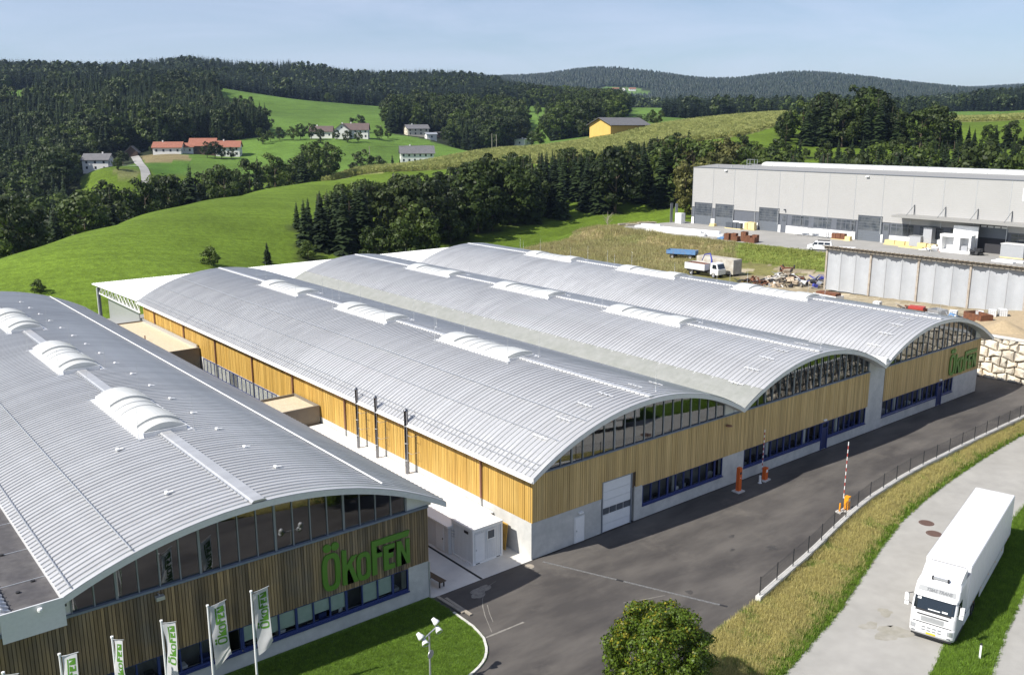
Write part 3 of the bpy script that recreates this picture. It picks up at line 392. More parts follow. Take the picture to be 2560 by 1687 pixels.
M['kerbstone'] = mat('pale kerb stone', (.60,.585,.55), .85, col2=(.50,.49,.46), scale=1.5, var=.08, bump=.3, bscale=14)
M['verge'] = mat('dry verge soil', (.37,.325,.165), .95, col2=(.24,.23,.085), scale=.5, var=.2, bump=.5, bscale=6)
M['lawn'] = mat('lawn grass', (.085,.15,.016), .95, col2=(.065,.125,.012), scale=.7, var=.25, bump=.6, bscale=14)
lane('farm_lane', [(128.5,498),(123,478),(116,452),(110,428),(103,401),(98,385)], 4.2, M['terrace']); lane('farm_lane', [(109,424),(103,420),(96,419),(88,417)], 2.6, M['terrace'])
KERB = [(2.1,-13.7),(4.2,-13.3),(7.3,-13.0),(9.8,-12.5),(15.4,-11.4),(19.5,-10.45),(23.8,-9.5),(27.7,-8.85),(33,-8.3),(36,-8.1),(43,-7.85),(50.7,-7.7),(58,-7.6),(70,-7.6)]
ROADL = [(-14,-21),(-3,-19.2),(2.9,-18.0),(11.2,-16.2),(16.5,-14.6),(21.5,-13.1),(27.3,-11.6),(32.4,-10.75),(38.2,-10.0),(48.4,-9.1),(56,-8.7),(70,-8.7)]
ROADR = [(-14,-28.0),(0,-25.2),(9.1,-23.1),(12.8,-22.1),(20,-20.2),(33,-17.1),(37.4,-16.3),(50,-15.2),(71,-15.0)]
ROAD2L = [(-14,-30.5),(2,-27.7),(11.7,-25.2),(17,-23.7),(22.6,-22.4),(33,-20.2),(38,-19.5),(46,-18.8)]
RZ = -0.8
LAWN_EDGE = [(-8.13,.2),(-8.13,-2.28),(-8.15,-4.3),(-8.45,-5.74),(-9.04,-6.8),(-9.75,-7.51),(-10.6,-7.95),(-13,-8.7),(-20,-10.2),(-45,-14)]
sheet('asphalt_yard', [(-8.13,-.05)] + LAWN_EDGE[1:] + [(-45,-26),(-20,-20),(-3,-16.5)] + KERB[:-1] + [(71.25,-7.6),(71.25,60),(64,60),(64,-.05)], 0.0, M['asphalt'])
sheet('concrete_pad', [(-8.25,.0),(0.05,.0),(0.05,30),(-8.25,30)], 0.012, M['slab'])
sheet('truck_road', ROADL + ROADR[::-1], RZ, M['road'])
sheet('side_road', ROAD2L + [(46.5,-44),(-14,-44)], RZ, M['road'])
sheet('terrace', [(126.8,112),(126.8,86),(127.2,76),(126.6,58),(126.6,10),(152,10),(152,118),(131,119.5)], 4.0, M['terrace'], under=.5)
def strip(name, A, B, za, zb, mat_, bulge=.0, n=6):
    """grass bank between two edge polylines"""
    def samp(P, t):
        d = [0]
        for i in range(1, len(P)): d.append(d[-1]+math.dist(P[i], P[i-1]))
        s = t*d[-1]
        for i in range(1, len(P)):
            if s <= d[i] or i == len(P)-1:
                k = (s-d[i-1])/(d[i]-d[i-1]); return (P[i-1][0]+(P[i][0]-P[i-1][0])*k, P[i-1][1]+(P[i][1]-P[i-1][1])*k)
    mb = MB(); m = 60; vs = []
    for i in range(m+1):
        a, b = samp(A, i/m), samp(B, i/m)
        for k in range(n+1):
            t = k/n; z = za*(1-t)+zb*t + bulge*math.sin(math.pi*t) + (.04*math.sin(i*1.7+k*2.3) if 0 < k < n else 0)
            vs.append((a[0]*(1-t)+b[0]*t, a[1]*(1-t)+b[1]*t, z))
    fs = [(i*(n+1)+k, (i+1)*(n+1)+k, (i+1)*(n+1)+k+1, i*(n+1)+k+1) for i in range(m) for k in range(n)]
    mb.add(vs, fs); o = mb.build(name, mat_, smooth=True); struct(o); return vs
VERGE = strip('verge', [(-12,-18.6),(-3,-16.5)]+KERB, ROADL, -.06, RZ-.03, M['verge'], .12)
VERGE2 = strip('grass_strip', ROADR[:-2]+[(46,-15.5)], ROAD2L, RZ-.03, RZ-.03, M['lawn'], .10)
sheet('lawn', [(-8.2,.3)] + LAWN_EDGE[1:] + [(-45,.3)], .02, M['lawn'])
def kerb_run(name, pts, w, h, z0, mat_, step=1.0):
    """row of kerb stones: separate stones under one kerb"""
    P = [Vector((p[0], p[1], 0)) for p in pts]; d = [0]
    for i in range(1, len(P)): d.append(d[-1]+(P[i]-P[i-1]).length)
    def at(s):
        for i in range(1, len(P)):
            if s <= d[i] or i == len(P)-1: return P[i-1].lerp(P[i], (s-d[i-1])/(d[i]-d[i-1]))
    base = None; mb = MB(); s = 0; k = 0; par = thing(name, *KL[name])
    proto = MB().cbox((0,0,h/2), (step-.015, w, h)).mesh('kerb_stone', mat_)
    while s+step < d[-1]:
        a, b = at(s), at(s+step); c = (a+b)/2; ang = math.atan2(b.y-a.y, b.x-a.x)
        mobj('kerb_stone', proto, par, (c.x, c.y, z0+random.uniform(-.008,.008)), ang+random.uniform(-.004,.004)); s += step
    return at, d[-1], par
KL = {'fence_kerb': ('pale concrete kerb wall carrying the mesh fence beside the verge', 'kerb'),
      'lawn_kerb': ('pale kerb stones curving round the lawn corner', 'kerb')}
kerb_at, kerb_len, _ = kerb_run('fence_kerb', KERB[2:], .34, .36, -.06, M['kerbstone'], 1.25)
kerb_run('lawn_kerb', LAWN_EDGE[1:8], .14, .12, -.03, M['kerbstone'], .5)

# ------------------------------------------------------------------ arched factory halls
W = 21.35; YB = 79.8; OH = .96; PITCH_Y = .4625
class Arch:
    def __init__(s, xc, x0, x1, apex, R, yf, yb): s.xc, s.x0, s.x1, s.ap, s.R, s.yf, s.yb = xc, x0, x1, apex, R, yf, yb
    def z(s, x): return s.ap - s.R + math.sqrt(s.R**2 - (x-s.xc)**2)
    def nrm(s, x): v = Vector((x-s.xc, 0, math.sqrt(s.R**2-(x-s.xc)**2))); return v.normalized()
def arch_roof(hall, A, n_single, name='arched_roof', px0=None, px1=None, ridge='narrow', seg=22):
    """arched roof shell; its standing-seam sheets are sub-parts, the far ones joined"""
    t = .40; xs = [A.x0+(A.x1-A.x0)*i/36 for i in range(37)]
    mb = MB(); vs = []
    for y in (A.yf, A.yb):
        for x in xs: vs.append((x, y, A.z(x)-.05))
        for x in xs: vs.append((x, y, A.z(x)-t))
    n = len(xs); fs = []
    for i in range(n-1):
        fs += [(i, i+1, 2*n+i+1, 2*n+i), (n+i+1, n+i, 3*n+i, 3*n+i+1), (n+i, n+i+1, i+1, i), (2*n+i, 2*n+i+1, 3*n+i+1, 3*n+i)]
    fs += [(n, 0, 2*n, 3*n), (n-1, 2*n-1, 4*n-1, 3*n-1)]
    shell = mb.add(vs, fs).build(name, M['fascia'], hall)
    a0, a1 = (px0 if px0 is not None else A.x0), (px1 if px1 is not None else A.x1)
    px = [a0+(a1-a0)*i/seg for i in range(seg+1)]
    def sheet_mb(y):
        m = MB(); P = PITCH_Y; prof = [(0,.0),(P-.095,.0),(P-.085,.07),(P-.015,.07),(P-.005,0),(P,0)]
        for j in range(len(prof)-1):        # strips share no edges, so shading is smooth along the arch only
            vs = []
            for x in px:
                nv = A.nrm(x); z = A.z(x)
                for dy, h in prof[j:j+2]: vs.append((x+nv.x*h, y+dy, z+nv.z*h-.02))
            m.add(vs, [(2*i, 2*i+2, 2*i+3, 2*i+1) for i in range(seg)])
        return m
    one = sheet_mb(0).mesh('roof_sheet', M['roof'], True)
    y = A.yf; cnt = 0; rest = MB()
    while y + PITCH_Y <= A.yb+.05:
        if cnt < n_single: mobj('roof_sheet', one, shell, (0, y, 0))
        else:
            s = sheet_mb(y); rest.add(s.v, s.f)
        y += PITCH_Y; cnt += 1
    o = rest.build('roof_sheets', M['roof'], shell, True); stuff(o)
    # ridge cap
    if ridge == 'narrow':
        mb = MB().box(A.xc-.20, A.xc+.20, A.yf+.3, A.yb-.2, A.ap+.045, A.ap+.10)
        mb.build('ridge_cap', M['roof'], shell)
        cl = MB(); yy = A.yf+.35
        while yy < A.yb-.5: cl.box(A.xc-.26, A.xc-.20, yy+.02, yy+PITCH_Y-.09, A.ap+.0, A.ap+.085); yy += PITCH_Y
        stuff(cl.build('ridge_closures', M['white'], shell))
    else:
        cs = MB(); sec = [(-.42,.02),(-.30,.13),(.30,.13),(.42,.02)]
        vs = [(A.xc+a, yy, A.ap+h) for yy in (A.yf-.02, A.yb-.2) for a, h in sec]
        cs.add(vs, [(0,1,5,4),(1,2,6,5),(2,3,7,6),(3,2,1,0),(4,5,6,7)])
        cs.build('ridge_cap', M['roof'], shell)
        cl = MB(); yy = A.yf+.35
        while yy < A.yb-.5: cl.box(A.xc-.50, A.xc-.41, yy+.02, yy+PITCH_Y-.09, A.ap-.01, A.ap+.07); yy += PITCH_Y
        stuff(cl.build('ridge_closures', M['galv'], shell))
    return shell
def snow_guard(shell, A, x, y0, y1, r=.03, lift=.13):
    z = A.z(x)+lift; mb = MB().tube([(x, y0, z), (x, y1, z)], r, 6)
    y = y0+.2
    while y < y1: mb.box(x-.02, x+.02, y-.015, y+.015, z-lift, z); y += PITCH_Y*2
    mb.build('snow_guard', M['galv'] if r < .04 else M['whitemetal'], shell)
def roof_anchor(shell, A, x, y):
    z = A.z(x)+.09; s = (A.z(x+.3)-A.z(x-.3))/.6
    mb = MB().add([(x-.06, y-.75, z-.06*s), (x+.06, y-.75, z+.06*s), (x+.06, y+.75, z+.06*s), (x-.06, y+.75, z-.06*s)], [(0,1,2,3)])
    mb.box(x-.03, x+.03, y-.7, y+.7, z-.05, z-.001)
    for k in (-.25, .25): mb.cbox((x, y+k, z+.01), (.42, .05, .05), 0, ('Y', -math.atan(s)))
    mb.build('roof_anchor', M['fascia'], shell)
def rod(shell, x, y, z, h=2.2):
    MB().tube([(x, y, z), (x, y, z+h*.5), (x, y, z+h)], [.02, .015, .008], 5).lathe([(.16,0),(.16,.06),(.02,.08)], (x, y, z-.02), 8).build('lightning_rod', M['galv'], shell)
def skylight(shell, A, y0, y1, w, rise, kind):
    """barrel skylight: kerb, arched panes with ribs, two opening flaps"""
    base = A.z(A.xc+w/2)-.05; top = A.ap+ (.16 if kind == 'low' else .26)
    k = MB(); k.box(A.xc-w/2, A.xc-w/2+.09, y0, y1, base, top).box(A.xc+w/2-.09, A.xc+w/2, y0, y1, base, top)
    k.box(A.xc-w/2+.09, A.xc+w/2-.09, y0, y0+.09, base, top).box(A.xc-w/2+.09, A.xc+w/2-.09, y1-.09, y1, base, top)
    k.box(A.xc-w/2-.3, A.xc-w/2, y0-.25, y1+.25, base-.02, base+.10).box(A.xc+w/2, A.xc+w/2+.3, y0-.25, y1+.25, base-.02, base+.10)
    sk = k.build('skylight', M['fascia'], shell)
    ns = 9; L = y1-y0; hw = w/2-.02
    def arc(t, lift=0): a = (t-.5)*2; return (A.xc+a*hw, top + lift + rise*(1-a*a))
    def pane(ya, yb, lift, nm, thick=.0):
        m = MB(); vs = []; q = 10
        for yy in (ya, yb):
            for i in range(q+1): x, z = arc(i/q, lift); vs.append((x, yy, z))
        fs = [(i, i+1, q+2+i, q+1+i) for i in range(q)]
        # end caps and skirt down to the kerb
        b = len(vs)
        for yy in (ya, yb):
            for i in range(q+1): x, z = arc(i/q, lift); vs.append((x, yy, min(z, top-.01) if not thick else z-thick))
        fs += [(b+i, b+i+1, i+1, i) for i in range(q)] + [(q+1+i, q+2+i, b+q+2+i, b+q+1+i) for i in range(q)]
        fs += [(0, q+1, b+q+1, b), (q, b+q, b+2*q+1, 2*q+1)]
        return m.add(vs, fs).build(nm, M['skydome'], sk)
    for i in range(ns):
        ya, yb = y0+.12+(L-.24)*i/ns, y0+.12+(L-.24)*(i+1)/ns
        flap = i in ((0,1,7,8) if kind == 'low' else (1,2,6,7))
        if flap and i in ((0,7) if kind == 'low' else (1,6)):
            yb2 = y0+.12+(L-.24)*(i+2)/ns
            pane(ya+.06, yb2-.06, .14, 'vent_flap', .16)
            pane(ya, yb2, 0, 'dome_pane')
        elif not flap: pane(ya+.012, yb-.012, 0, 'dome_pane')
        m = MB(); q = 10; vs = []
        for yy in (ya-.035, ya+.035):
            for j in range(q+1): x, z = arc(j/q, .035); vs.append((x, yy, z))
            for j in range(q+1): x, z = arc(j/q, -.01); vs.append((x, yy, z))
        e = q+1; m.add(vs, [(j, j+1, 2*e+j+1, 2*e+j) for j in range(q)]+[(j, e+j, e+j+1, j+1) for j in range(q)]+[(2*e+j+1, 3*e+j+1, 3*e+j, 2*e+j) for j in range(q)])
        if i: m.build('dome_rib', M['galv'], sk)
    for yy, s in ((y0, -1), (y1, 1)):
        for xx in (A.xc-w/2-.35, A.xc+w/2+.35): rod(shell, xx, yy+s*.25, A.z(xx))
def glazed_gable(hall, A, y, x0, x1, zs, n, glass, mull_every=4, tilt=0):
    """arched end glazing: each pane, each mullion its own piece"""
    px = (x1-x0)/n; top = lambda x: A.z(x)-.42
    for i in range(n):
        a, b = x0+i*px+.03, x0+(i+1)*px-.03
        pts = [(a, zs), (b, zs), (b, max(top(b), zs+.02)), ((a+b)/2, max(top((a+b)/2), zs+.02)), (a, max(top(a), zs+.02))]
        MB().add([(u, y+(v-zs)*tilt, v) for u, v in pts], [tuple(range(5))]).build('glazing_pane', glass, hall)
    for i in range(n+1):
        a = x0+i*px; wd = .06 if i % mull_every == 2 else .03
        if top(a) > zs+.05: MB().box(a-wd, a+wd, y-.07, y+.04, zs, top(a)).build('mullion', M['mullion'], hall)
    q = 16; xa, xb = A.x0+.8, A.x1-.8; xs = [xb+(xa-xb)*i/q for i in range(q+1)]
    MB().prism([(xa, zs-1), (xb, zs-1)]+[(x, A.z(x)-.45) for x in xs], lambda u, v, d: (u, d, v), y+2.2, y+2.25).build('interior_wall', M['interior'], hall)
def boards(hall, mat_, spans, fn, pitch=.2, gap=.03, d=.045, nm='cladding_boards'):
    """vertical boards; spans = (a0,a1,zlo,zhi) along the wall; joined: too fine to pick apart"""
    m = MB()
    for a0, a1, zl, zh in spans:
        a = a0
        while a < a1-.02:
            b = min(a+pitch-gap, a1); t = d*random.uniform(.6, 1.15)
            zl_ = zl(a) if callable(zl) else zl; zh_ = zh(a) if callable(zh) else zh
            if zh_ > zl_+.05:
                p = [fn(a, 0), fn(b, 0), fn(b, t), fn(a, t)]
                m.add([(q[0], q[1], zl_) for q in p]+[(q[0], q[1], zh_) for q in p], [(0,1,2,3),(7,6,5,4),(0,4,5,1),(1,5,6,2),(2,6,7,3),(3,7,4,0)])
            a += pitch
    o = m.build(nm, mat_, hall); stuff(o); return o
def strip_window(hall, y, x0, x1, zl, zh, n, frame, blind=0.0, depth=1.2, cols=()):
    """ribbon window in a wall facing -y: frame, panes, sill, dark room behind"""
    px = (x1-x0)/n
    fr = MB().box(x0, x1, y-.05, y+.1, zl-.02, zl+.10).box(x0, x1, y-.04, y+.1, zh-.08, zh+.02)
    for i in range(n+1):
        wd = .07 if i % 3 == 0 else .04
        fr.box(x0+i*px-wd, x0+i*px+wd, y-.045, y+.1, zl+.10, zh-.08)
    wnd = fr.build('ribbon_window', frame, hall)
    for i in range(n):
        a, b = x0+i*px+.05, x0+(i+1)*px-.05
        MB().quad((a, y, zl+.1), (b, y, zl+.1), (b, y, zh-.08), (a, y, zh-.08)).build('pane', M['glass'], wnd)
        if random.random() < blind:
            h = random.uniform(.15, .55)
            MB().box(a-.02, b+.02, y+.06, y+.08, zl+.1+h*(zh-zl)*random.choice((.3,.4,.8)), zh-.05).build('blind', M['blind'], wnd)
    MB().box(x0-.06, x1+.06, y-.16, y-.051, zl-.10, zl-.022).build('window_sill', frame, wnd)
    r = MB(); D = y+depth
    r.quad((x0-.3, D, zl-1.4), (x1+.3, D, zl-1.4), (x1+.3, D, zh+.6), (x0-.3, D, zh+.6))
    r.quad((x0-.3, y+.2, zl-.5), (x1+.3, y+.2, zl-.5), (x1+.3, D, zl-.5), (x0-.3, D, zl-.5)); r.quad((x0-.3, y+.2, zh+.3), (x1+.3, y+.2, zh+.3), (x1+.3, D, zh+.3), (x0-.3, D, zh+.3))
    r.build('room', M['interior'], wnd)
    for c in cols: MB().lathe([(.16, zl-.5), (.16, zh+.3)], (c, y+.45, 0), 12).build('column', M['white'], wnd)
    for i in range(n):
        if random.random() < .55:
            a = x0+(i+random.uniform(.1,.5))*px; h = random.uniform(.15,.5)
            MB().box(a, a+random.uniform(.25,.6), y+.3, y+.8, zl-.45, zl+h-.1).build('room_object', random.choice((M['white'], M['dark'], M['galv'], M['blue'])), wnd)

# company lettering (outlines in metres, read off the facade)
def ring(cx, cz, a, b, ai, bi, n=20, p=3.2):
    f = lambda A_, B_, t: (cx+A_*math.copysign(abs(math.cos(t))**(2/p), math.cos(t)), cz+B_*math.copysign(abs(math.sin(t))**(2/p), math.sin(t)))
    return [f(a, b, 2*math.pi*i/n) for i in range(n)], [f(ai, bi, 2*math.pi*i/n) for i in range(n)]
LETTERS = [
 ('ring', ring(.56, 1.10, .57, 1.14, .27, .86)), ('disc', (.36, 2.60, .245)), ('disc', (.86, 2.60, .245)),
 ('poly', [(1.26,0.02),(1.54,0.0),(1.54,.78),(1.66,.98),(1.98,.0),(2.28,0.0),(1.86,1.22),(2.26,1.66),(1.90,1.66),(1.54,1.22),(1.54,2.14),(1.26,2.20)]),
 ('ring', ring(2.65, .80, .47, .87, .22, .60)),
 ('poly', [(3.22,0),(3.53,0),(3.53,1.05),(3.90,1.05),(3.90,1.33),(3.53,1.33),(3.53,1.80),(5.72,1.80),(5.84,2.15),(3.22,2.15)]),
 ('poly', [(4.01,.05),(4.76,.05),(4.76,.36),(4.33,.36),(4.33,.78),(4.66,.78),(4.66,1.10),(4.33,1.10),(4.33,1.36),(4.77,1.36),(4.77,1.62),(4.01,1.62)]),
 ('poly', [(4.92,.05),(5.19,.05),(5.19,1.02),(5.58,.05),(5.82,.05),(5.82,1.63),(5.57,1.63),(5.57,.62),(5.22,1.63),(4.92,1.63)]),
]
def lettering(parent, nm, fn, d0, d1, m_):
    """fn(u, v, d) -> xyz ; one raised letter per child"""
    host = None
    for kind, dat in LETTERS:
        mb = MB()
        if kind == 'poly':
            bm = bmesh.new(); f = bm.faces.new([bm.verts.new((u, v, 0)) for u, v in dat]); bmesh.ops.triangulate(bm, faces=[f]); 
            bm.verts.index_update(); tris = [[v.index for v in f.verts] for f in bm.faces]; co = [tuple(v.co) for v in bm.verts]; bm.free()
            n = len(dat); mb.add([fn(c[0], c[1], d1) for c in co], [tuple(t) for t in tris])
            mb.add([fn(u, v, d) for d in (d0, d1) for u, v in dat], [(i, (i+1) % n, n+(i+1) % n, n+i) for i in range(n)])
        elif kind == 'disc':
            n = 16; pts = [(dat[0]+dat[2]*math.cos(2*math.pi*i/n), dat[1]+dat[2]*math.sin(2*math.pi*i/n)) for i in range(n)]
            mb.prism(pts, fn, d0, d1)
        else:
            o, i_ = dat; n = len(o)
            mb.add([fn(u, v, d1) for u, v in o+i_], [(k, (k+1) % n, n+(k+1) % n, n+k) for k in range(n)])
            mb.add([fn(u, v, d) for d in (d0, d1) for u, v in o], [(k, (k+1) % n, n+(k+1) % n, n+k) for k in range(n)])
            mb.add([fn(u, v, d) for d in (d0, d1) for u, v in i_], [(k, (k+1) % n, n+(k+1) % n, n+k) for k in range(n)])
        mb.build('sign_letter', m_, parent)

def main_hall():
    H = thing('factory_hall', 'long factory hall with three silver arched roofs and golden wood cladding', 'factory hall', (0,0,0))
    S = 6.12; TOP = 6.02; XE = 3*W+.15
    AR = []
    for k in range(3):
        A = Arch((k+.5)*W, k*W-(.70 if k == 0 else 0), (k+1)*W+(.95 if k == 2 else 0), 9.65, 21.3, -OH, YB); AR.append(A)
        sh = arch_roof(H, A, 78, px0=(A.x0 if k == 0 else (23.6 if k == 1 else A.x0+.9)), px1=(A.x1 if k == 2 else A.x1-.25))
        for y0, y1 in ((14.0,24.2),(33.4,43.6),(52.9,63.0)): skylight(sh, A, y0, y1, 2.7, .22, 'low')
        for i, dx in enumerate((-8.6,-6.4,-4.2,-2.0,1.2,3.6)): roof_anchor(sh, A, A.xc+dx, 1.6+.12*i)
        for yy in (0.4, 29, 48.5, 68): rod(sh, A.xc+1.6, yy, A.z(A.xc+1.6), 2.0)
        if k == 0:
            snow_guard(sh, A, 4.85, 0, YB-1); snow_guard(sh, A, 2.3, 0, YB-1, .02); snow_guard(sh, A, .15, -.6, YB-1, .02); snow_guard(sh, A, -.25, -.6, YB-1, .02)
        if k == 1:      # pale membrane strip along the valley
            m = MB(); q = 6; xs = [W-.02+(23.62-W)*i/q for i in range(q+1)]
            vs = [(x, y, A.z(x)+.012) for y in (-OH, YB) for x in xs]; m.add(vs, [(i, i+1, q+2+i, q+1+i) for i in range(q)])
            m.build('valley_membrane', M['membrane'], sh)
            j = MB(); y = -OH+1.0
            while y < YB: j.add([(W, y, A.z(W)+.02), (23.6, y, A.z(23.6)+.02), (23.6, y+.05, A.z(23.6)+.03), (W, y+.05, A.z(W)+.03)], [(0,1,2,3)]); y += 2.0
            stuff(j.build('membrane_seams', M['fascia'], sh))
        if k == 2:
            g = MB(); g.box(2*W-.25, 2*W+.30, -OH-.1, YB, A.z(2*W)+.02, A.z(2*W)+.14); g.build('valley_gutter', M['fascia'], sh)
            MB().tube([(2*W+.15, 1.2, A.z(2*W)+.34), (2*W+.15, YB-2, A.z(2*W)+.34)], .06, 6).build('valley_pipe', M['white'], sh)
            MB().box(2*W-.1, 2*W+.45, -.95, 1.15, A.z(2*W)+.16, A.z(2*W)+.58).build('valley_box', M['whitemetal'], sh)
    # walls
    c = MB(); B = -.3
    c.box(0, 6.55, .06, .5, B, 2.65).box(9.95, 41.5, .06, .5, B, 1.0).box(20.2, 22.95, .065, .5, 1.0, 2.62).box(9.95, 10.8, .06, .5, 1.0, 2.75).box(6.56, 9.62, .45, .5, B, 4.0)
    c.box(41.5, 44.4, .045, .5, B, 9.0 if False else 6.6).box(44.4, XE, .06, .5, B, 1.05).box(58.65, XE-.005, .062, .5, 1.05, 2.6)
    c.box(-.0, .45, .5, YB, B, 2.65).box(XE-.45, XE, .5, YB, B, 6.3).box(.45, XE-.45, YB-.5, YB, B, 6.4)
    c.build('concrete_wall', M['concrete'], H)
    back = MB().box(.02, 41.8, .12, .4, 2.66, TOP).box(44.45, XE-.02, .12, .4, 2.62, TOP).box(.06, .4, .5, YB-.02, 2.66, 5.95)
    back.box(.02, 1.6, .13, .4, TOP, 6.5)
    back.build('cladding_backing', M['wood_back'], H)
    fx = lambda a, d: (a, .06-d, 0)
    boards(H, M['wood_front'], [(0.02,6.58,2.68,TOP),(6.58,10.02,3.92,TOP),(10.02,10.75,2.70,TOP),(10.75,41.75,2.62,TOP),(44.45,XE,2.62,TOP)], fx)
    zt = lambda y: 5.98
    boards(H, M['wood_side'], [(.0,39.2,2.66,zt),(39.2,59.4,2.62,zt),(59.4,YB,2.66,zt)], lambda a, d: (.05-d, a, 0))
    # sill band, gable glazing
    MB().box(.9, 41.6, -.06, .14, 6.03, S).box(44.5, XE-.6, -.06, .14, 6.03, S).build('sill_band', M['sill'], H)
    for k, (x0, x1, n) in enumerate(((1.55,20.1,18),(23.45,41.45,18),(46.2-1.0,62.85,17))):
        glazed_gable(H, AR[k], .10, x0, x1, S, n, M['glass_arch'], tilt=(0,.10,0)[k])  # middle bay's panes lean back to catch the added boulder wall's reflection
        e = MB()
        for a, b in ((k*W+.05, x0-.05), (x1+.05, (k+1)*W-.05 if k < 2 else XE-.02)):
            q = 5; pts = [(a, S-.05), (b, S-.05)] + [(b+(a-b)*i/q, AR[k].z(b+(a-b)*i/q)-.41) for i in range(q+1)]
            pts = [(u, max(v, S-.05+.001*i)) for i, (u, v) in enumerate(pts)]
            if k == 1 and a > 30: continue
            e.prism(pts, lambda u, v, d: (u, d, v), .09, .3)
            e.build('gable_infill', M['fascia'], H); e = MB()
    # concrete pier between second and third bay reaches the roof
    q = 6; a, b = 41.5, 44.4; pts = [(a, 5.5), (b, 5.5)] + [(x, min(AR[1].z(min(x, 2*W)) if x < 2*W else AR[2].z(x), 9)-.41) for x in [b+(a-b)*i/q for i in range(q+1)]]
    MB().prism(pts, lambda u, v, d: (u, d, v), .042, .5).build('concrete_pier', M['concrete'], H)
    # ribbon windows
    strip_window(H, .12, 10.85, 20.18, 1.05, 2.62, 10, M['blue'], 0, cols=(14.9,))
    strip_window(H, .12, 22.98, 34.1, 1.05, 2.62, 12, M['blue'], 0, cols=(26.7,32.2))
    strip_window(H, .12, 35.25, 41.48, 1.05, 2.62, 7, M['blue'], 0, cols=(37.3,))
    strip_window(H, .12, 44.45, 55.3, 1.05, 2.62, 11, M['blue'], 0, cols=(47.6,52.8))
    strip_window(H, .12, 56.35, 58.62, 1.05, 2.62, 3, M['blue'], 0, cols=(57.6,))
    for x in (34.65, 55.82):
        d = MB().box(x-.5, x-.4, -.02, .2, 0, 2.62).box(x+.4, x+.5, -.02, .2, 0, 2.62).box(x-.4, x+.4, -.02, .2, 2.5, 2.62).box(x-.4, x+.4, .0, .2, 1.95, 2.05).build('entrance_door', M['blue'], H)
        MB().box(x-.39, x+.39, .04, .09, .05, 1.94).build('door_leaf', mat('dark blue leaf %d' % x, (.02,.03,.10), .4), d)
        MB().quad((x-.39, .06, 2.06), (x+.39, .06, 2.06), (x+.39, .06, 2.49), (x-.39, .06, 2.49)).build('pane', M['glass'], d)
        MB().box(x-.6+.3, x-.6+.7, -.12, .02, 2.74, 2.86).build('door_lamp', M['white'], H)
    # loading door
    rd = MB(); z = 0.0
    hs = [0,.62,1.24,1.36,1.86,2.45,3.05,3.85]
    door = MB().box(6.58, 6.66, .0, .3, 0, 3.92).box(9.56, 9.64, .0, .3, 0, 3.92).box(6.66, 9.56, .0, .3, 3.86, 3.92).build('loading_door', M['mullion'], H)
    for lo, hi in ((0.02,.60),(.62,1.30),(1.86,2.44),(2.46,3.08),(3.10,3.84)): MB().box(6.67, 9.55, .08, .14, lo, hi).build('door_panel', M['doorwhite'], door)
    for i in range(4):
        a = 6.69+i*.715; MB().box(a+.04, a+.68, .09, .12, 1.36, 1.82).build('pane', M['anthracite'], door)
    MB().box(6.67, 9.55, .125, .15, 1.31, 1.85).build('door_panel', M['doorwhite'], door)
    # small door with lamp
    sd = MB().box(3.9, 4.86, .0, .12, 0.02, 1.98).build('side_door', M['whitemetal'], H)
    MB().box(3.99, 4.77, -.03, -.002, .06, 1.9).build('door_leaf', M['white'], sd)
    MB().box(4.03, 4.10, -.08, -.031, .9, 1.0).build('door_handle', M['galv'], sd)
    MB().box(4.25, 4.65, -.14, .05, 2.2, 2.30).build('door_lamp', M['white'], H)
    MB().lathe([(.0,0),(.26,.02),(.26,.08),(0,.14)], (20.4, -.25, 5.25), 12).box(20.37, 20.43, -.25, .05, 5.3, 5.36).build('wall_lamp', M['copper'], H)
    # sign
    lettering(H, 'sign', lambda u, v, d: (57.3+u*1.03, -d, 2.95+v*.99), .01, .10, M['green'])
    # eave gutter and downpipes along the sunny side
    g = MB().tube([(-.74, -.9, 6.06), (-.74, YB, 6.06)], .085, 8); g.build('gutter', M['white'], H)
    MB().box(-.60, .05, -.5, YB, 5.93, 5.96).build('eave_soffit', M['copper'], H)
    for y in (5.55, 15.4, 25.3, 35.5, 44.9, 54.9, 64.7, 75.2):
        MB().tube([(-.72, y, 6.0), (-.70, y, 5.88), (-.16, y, 5.74), (-.10, y, 5.6), (-.10, y, 2.75)], .085, 8).build('downpipe', M['copper'], H)
        MB().tube([(-.10, y, 2.74), (-.10, y, .03)], .065, 7).build('drain_pipe', M['galv'], H)
    # side ribbon window
    sx = MB(); y0, y1, n = 39.4, 58.9, 18; py = (y1-y0)/n
    sx.box(-.06, .1, y0, y1, 1.0, 1.12).box(-.05, .1, y0, y1, 2.54, 2.62)
    for i in range(n+1): sx.box(-.055, .1, y0+i*py-.05, y0+i*py+.05, 1.12, 2.54)
    w = sx.build('ribbon_window', M['blue'], H)
    for i in range(n): MB().quad((0, y0+i*py+.05, 1.12), (0, y0+(i+1)*py-.05, 1.12), (0, y0+(i+1)*py-.05, 2.54), (0, y0+i*py+.05, 2.54)).build('pane', M['glass'], w)
    MB().box(.8, .85, y0-.3, y1+.3, .2, 3).build('room', M['dark'], w)
    MB().box(-.2, -.061, y0, y1, .88, .98).build('window_sill', M['blue'], w)
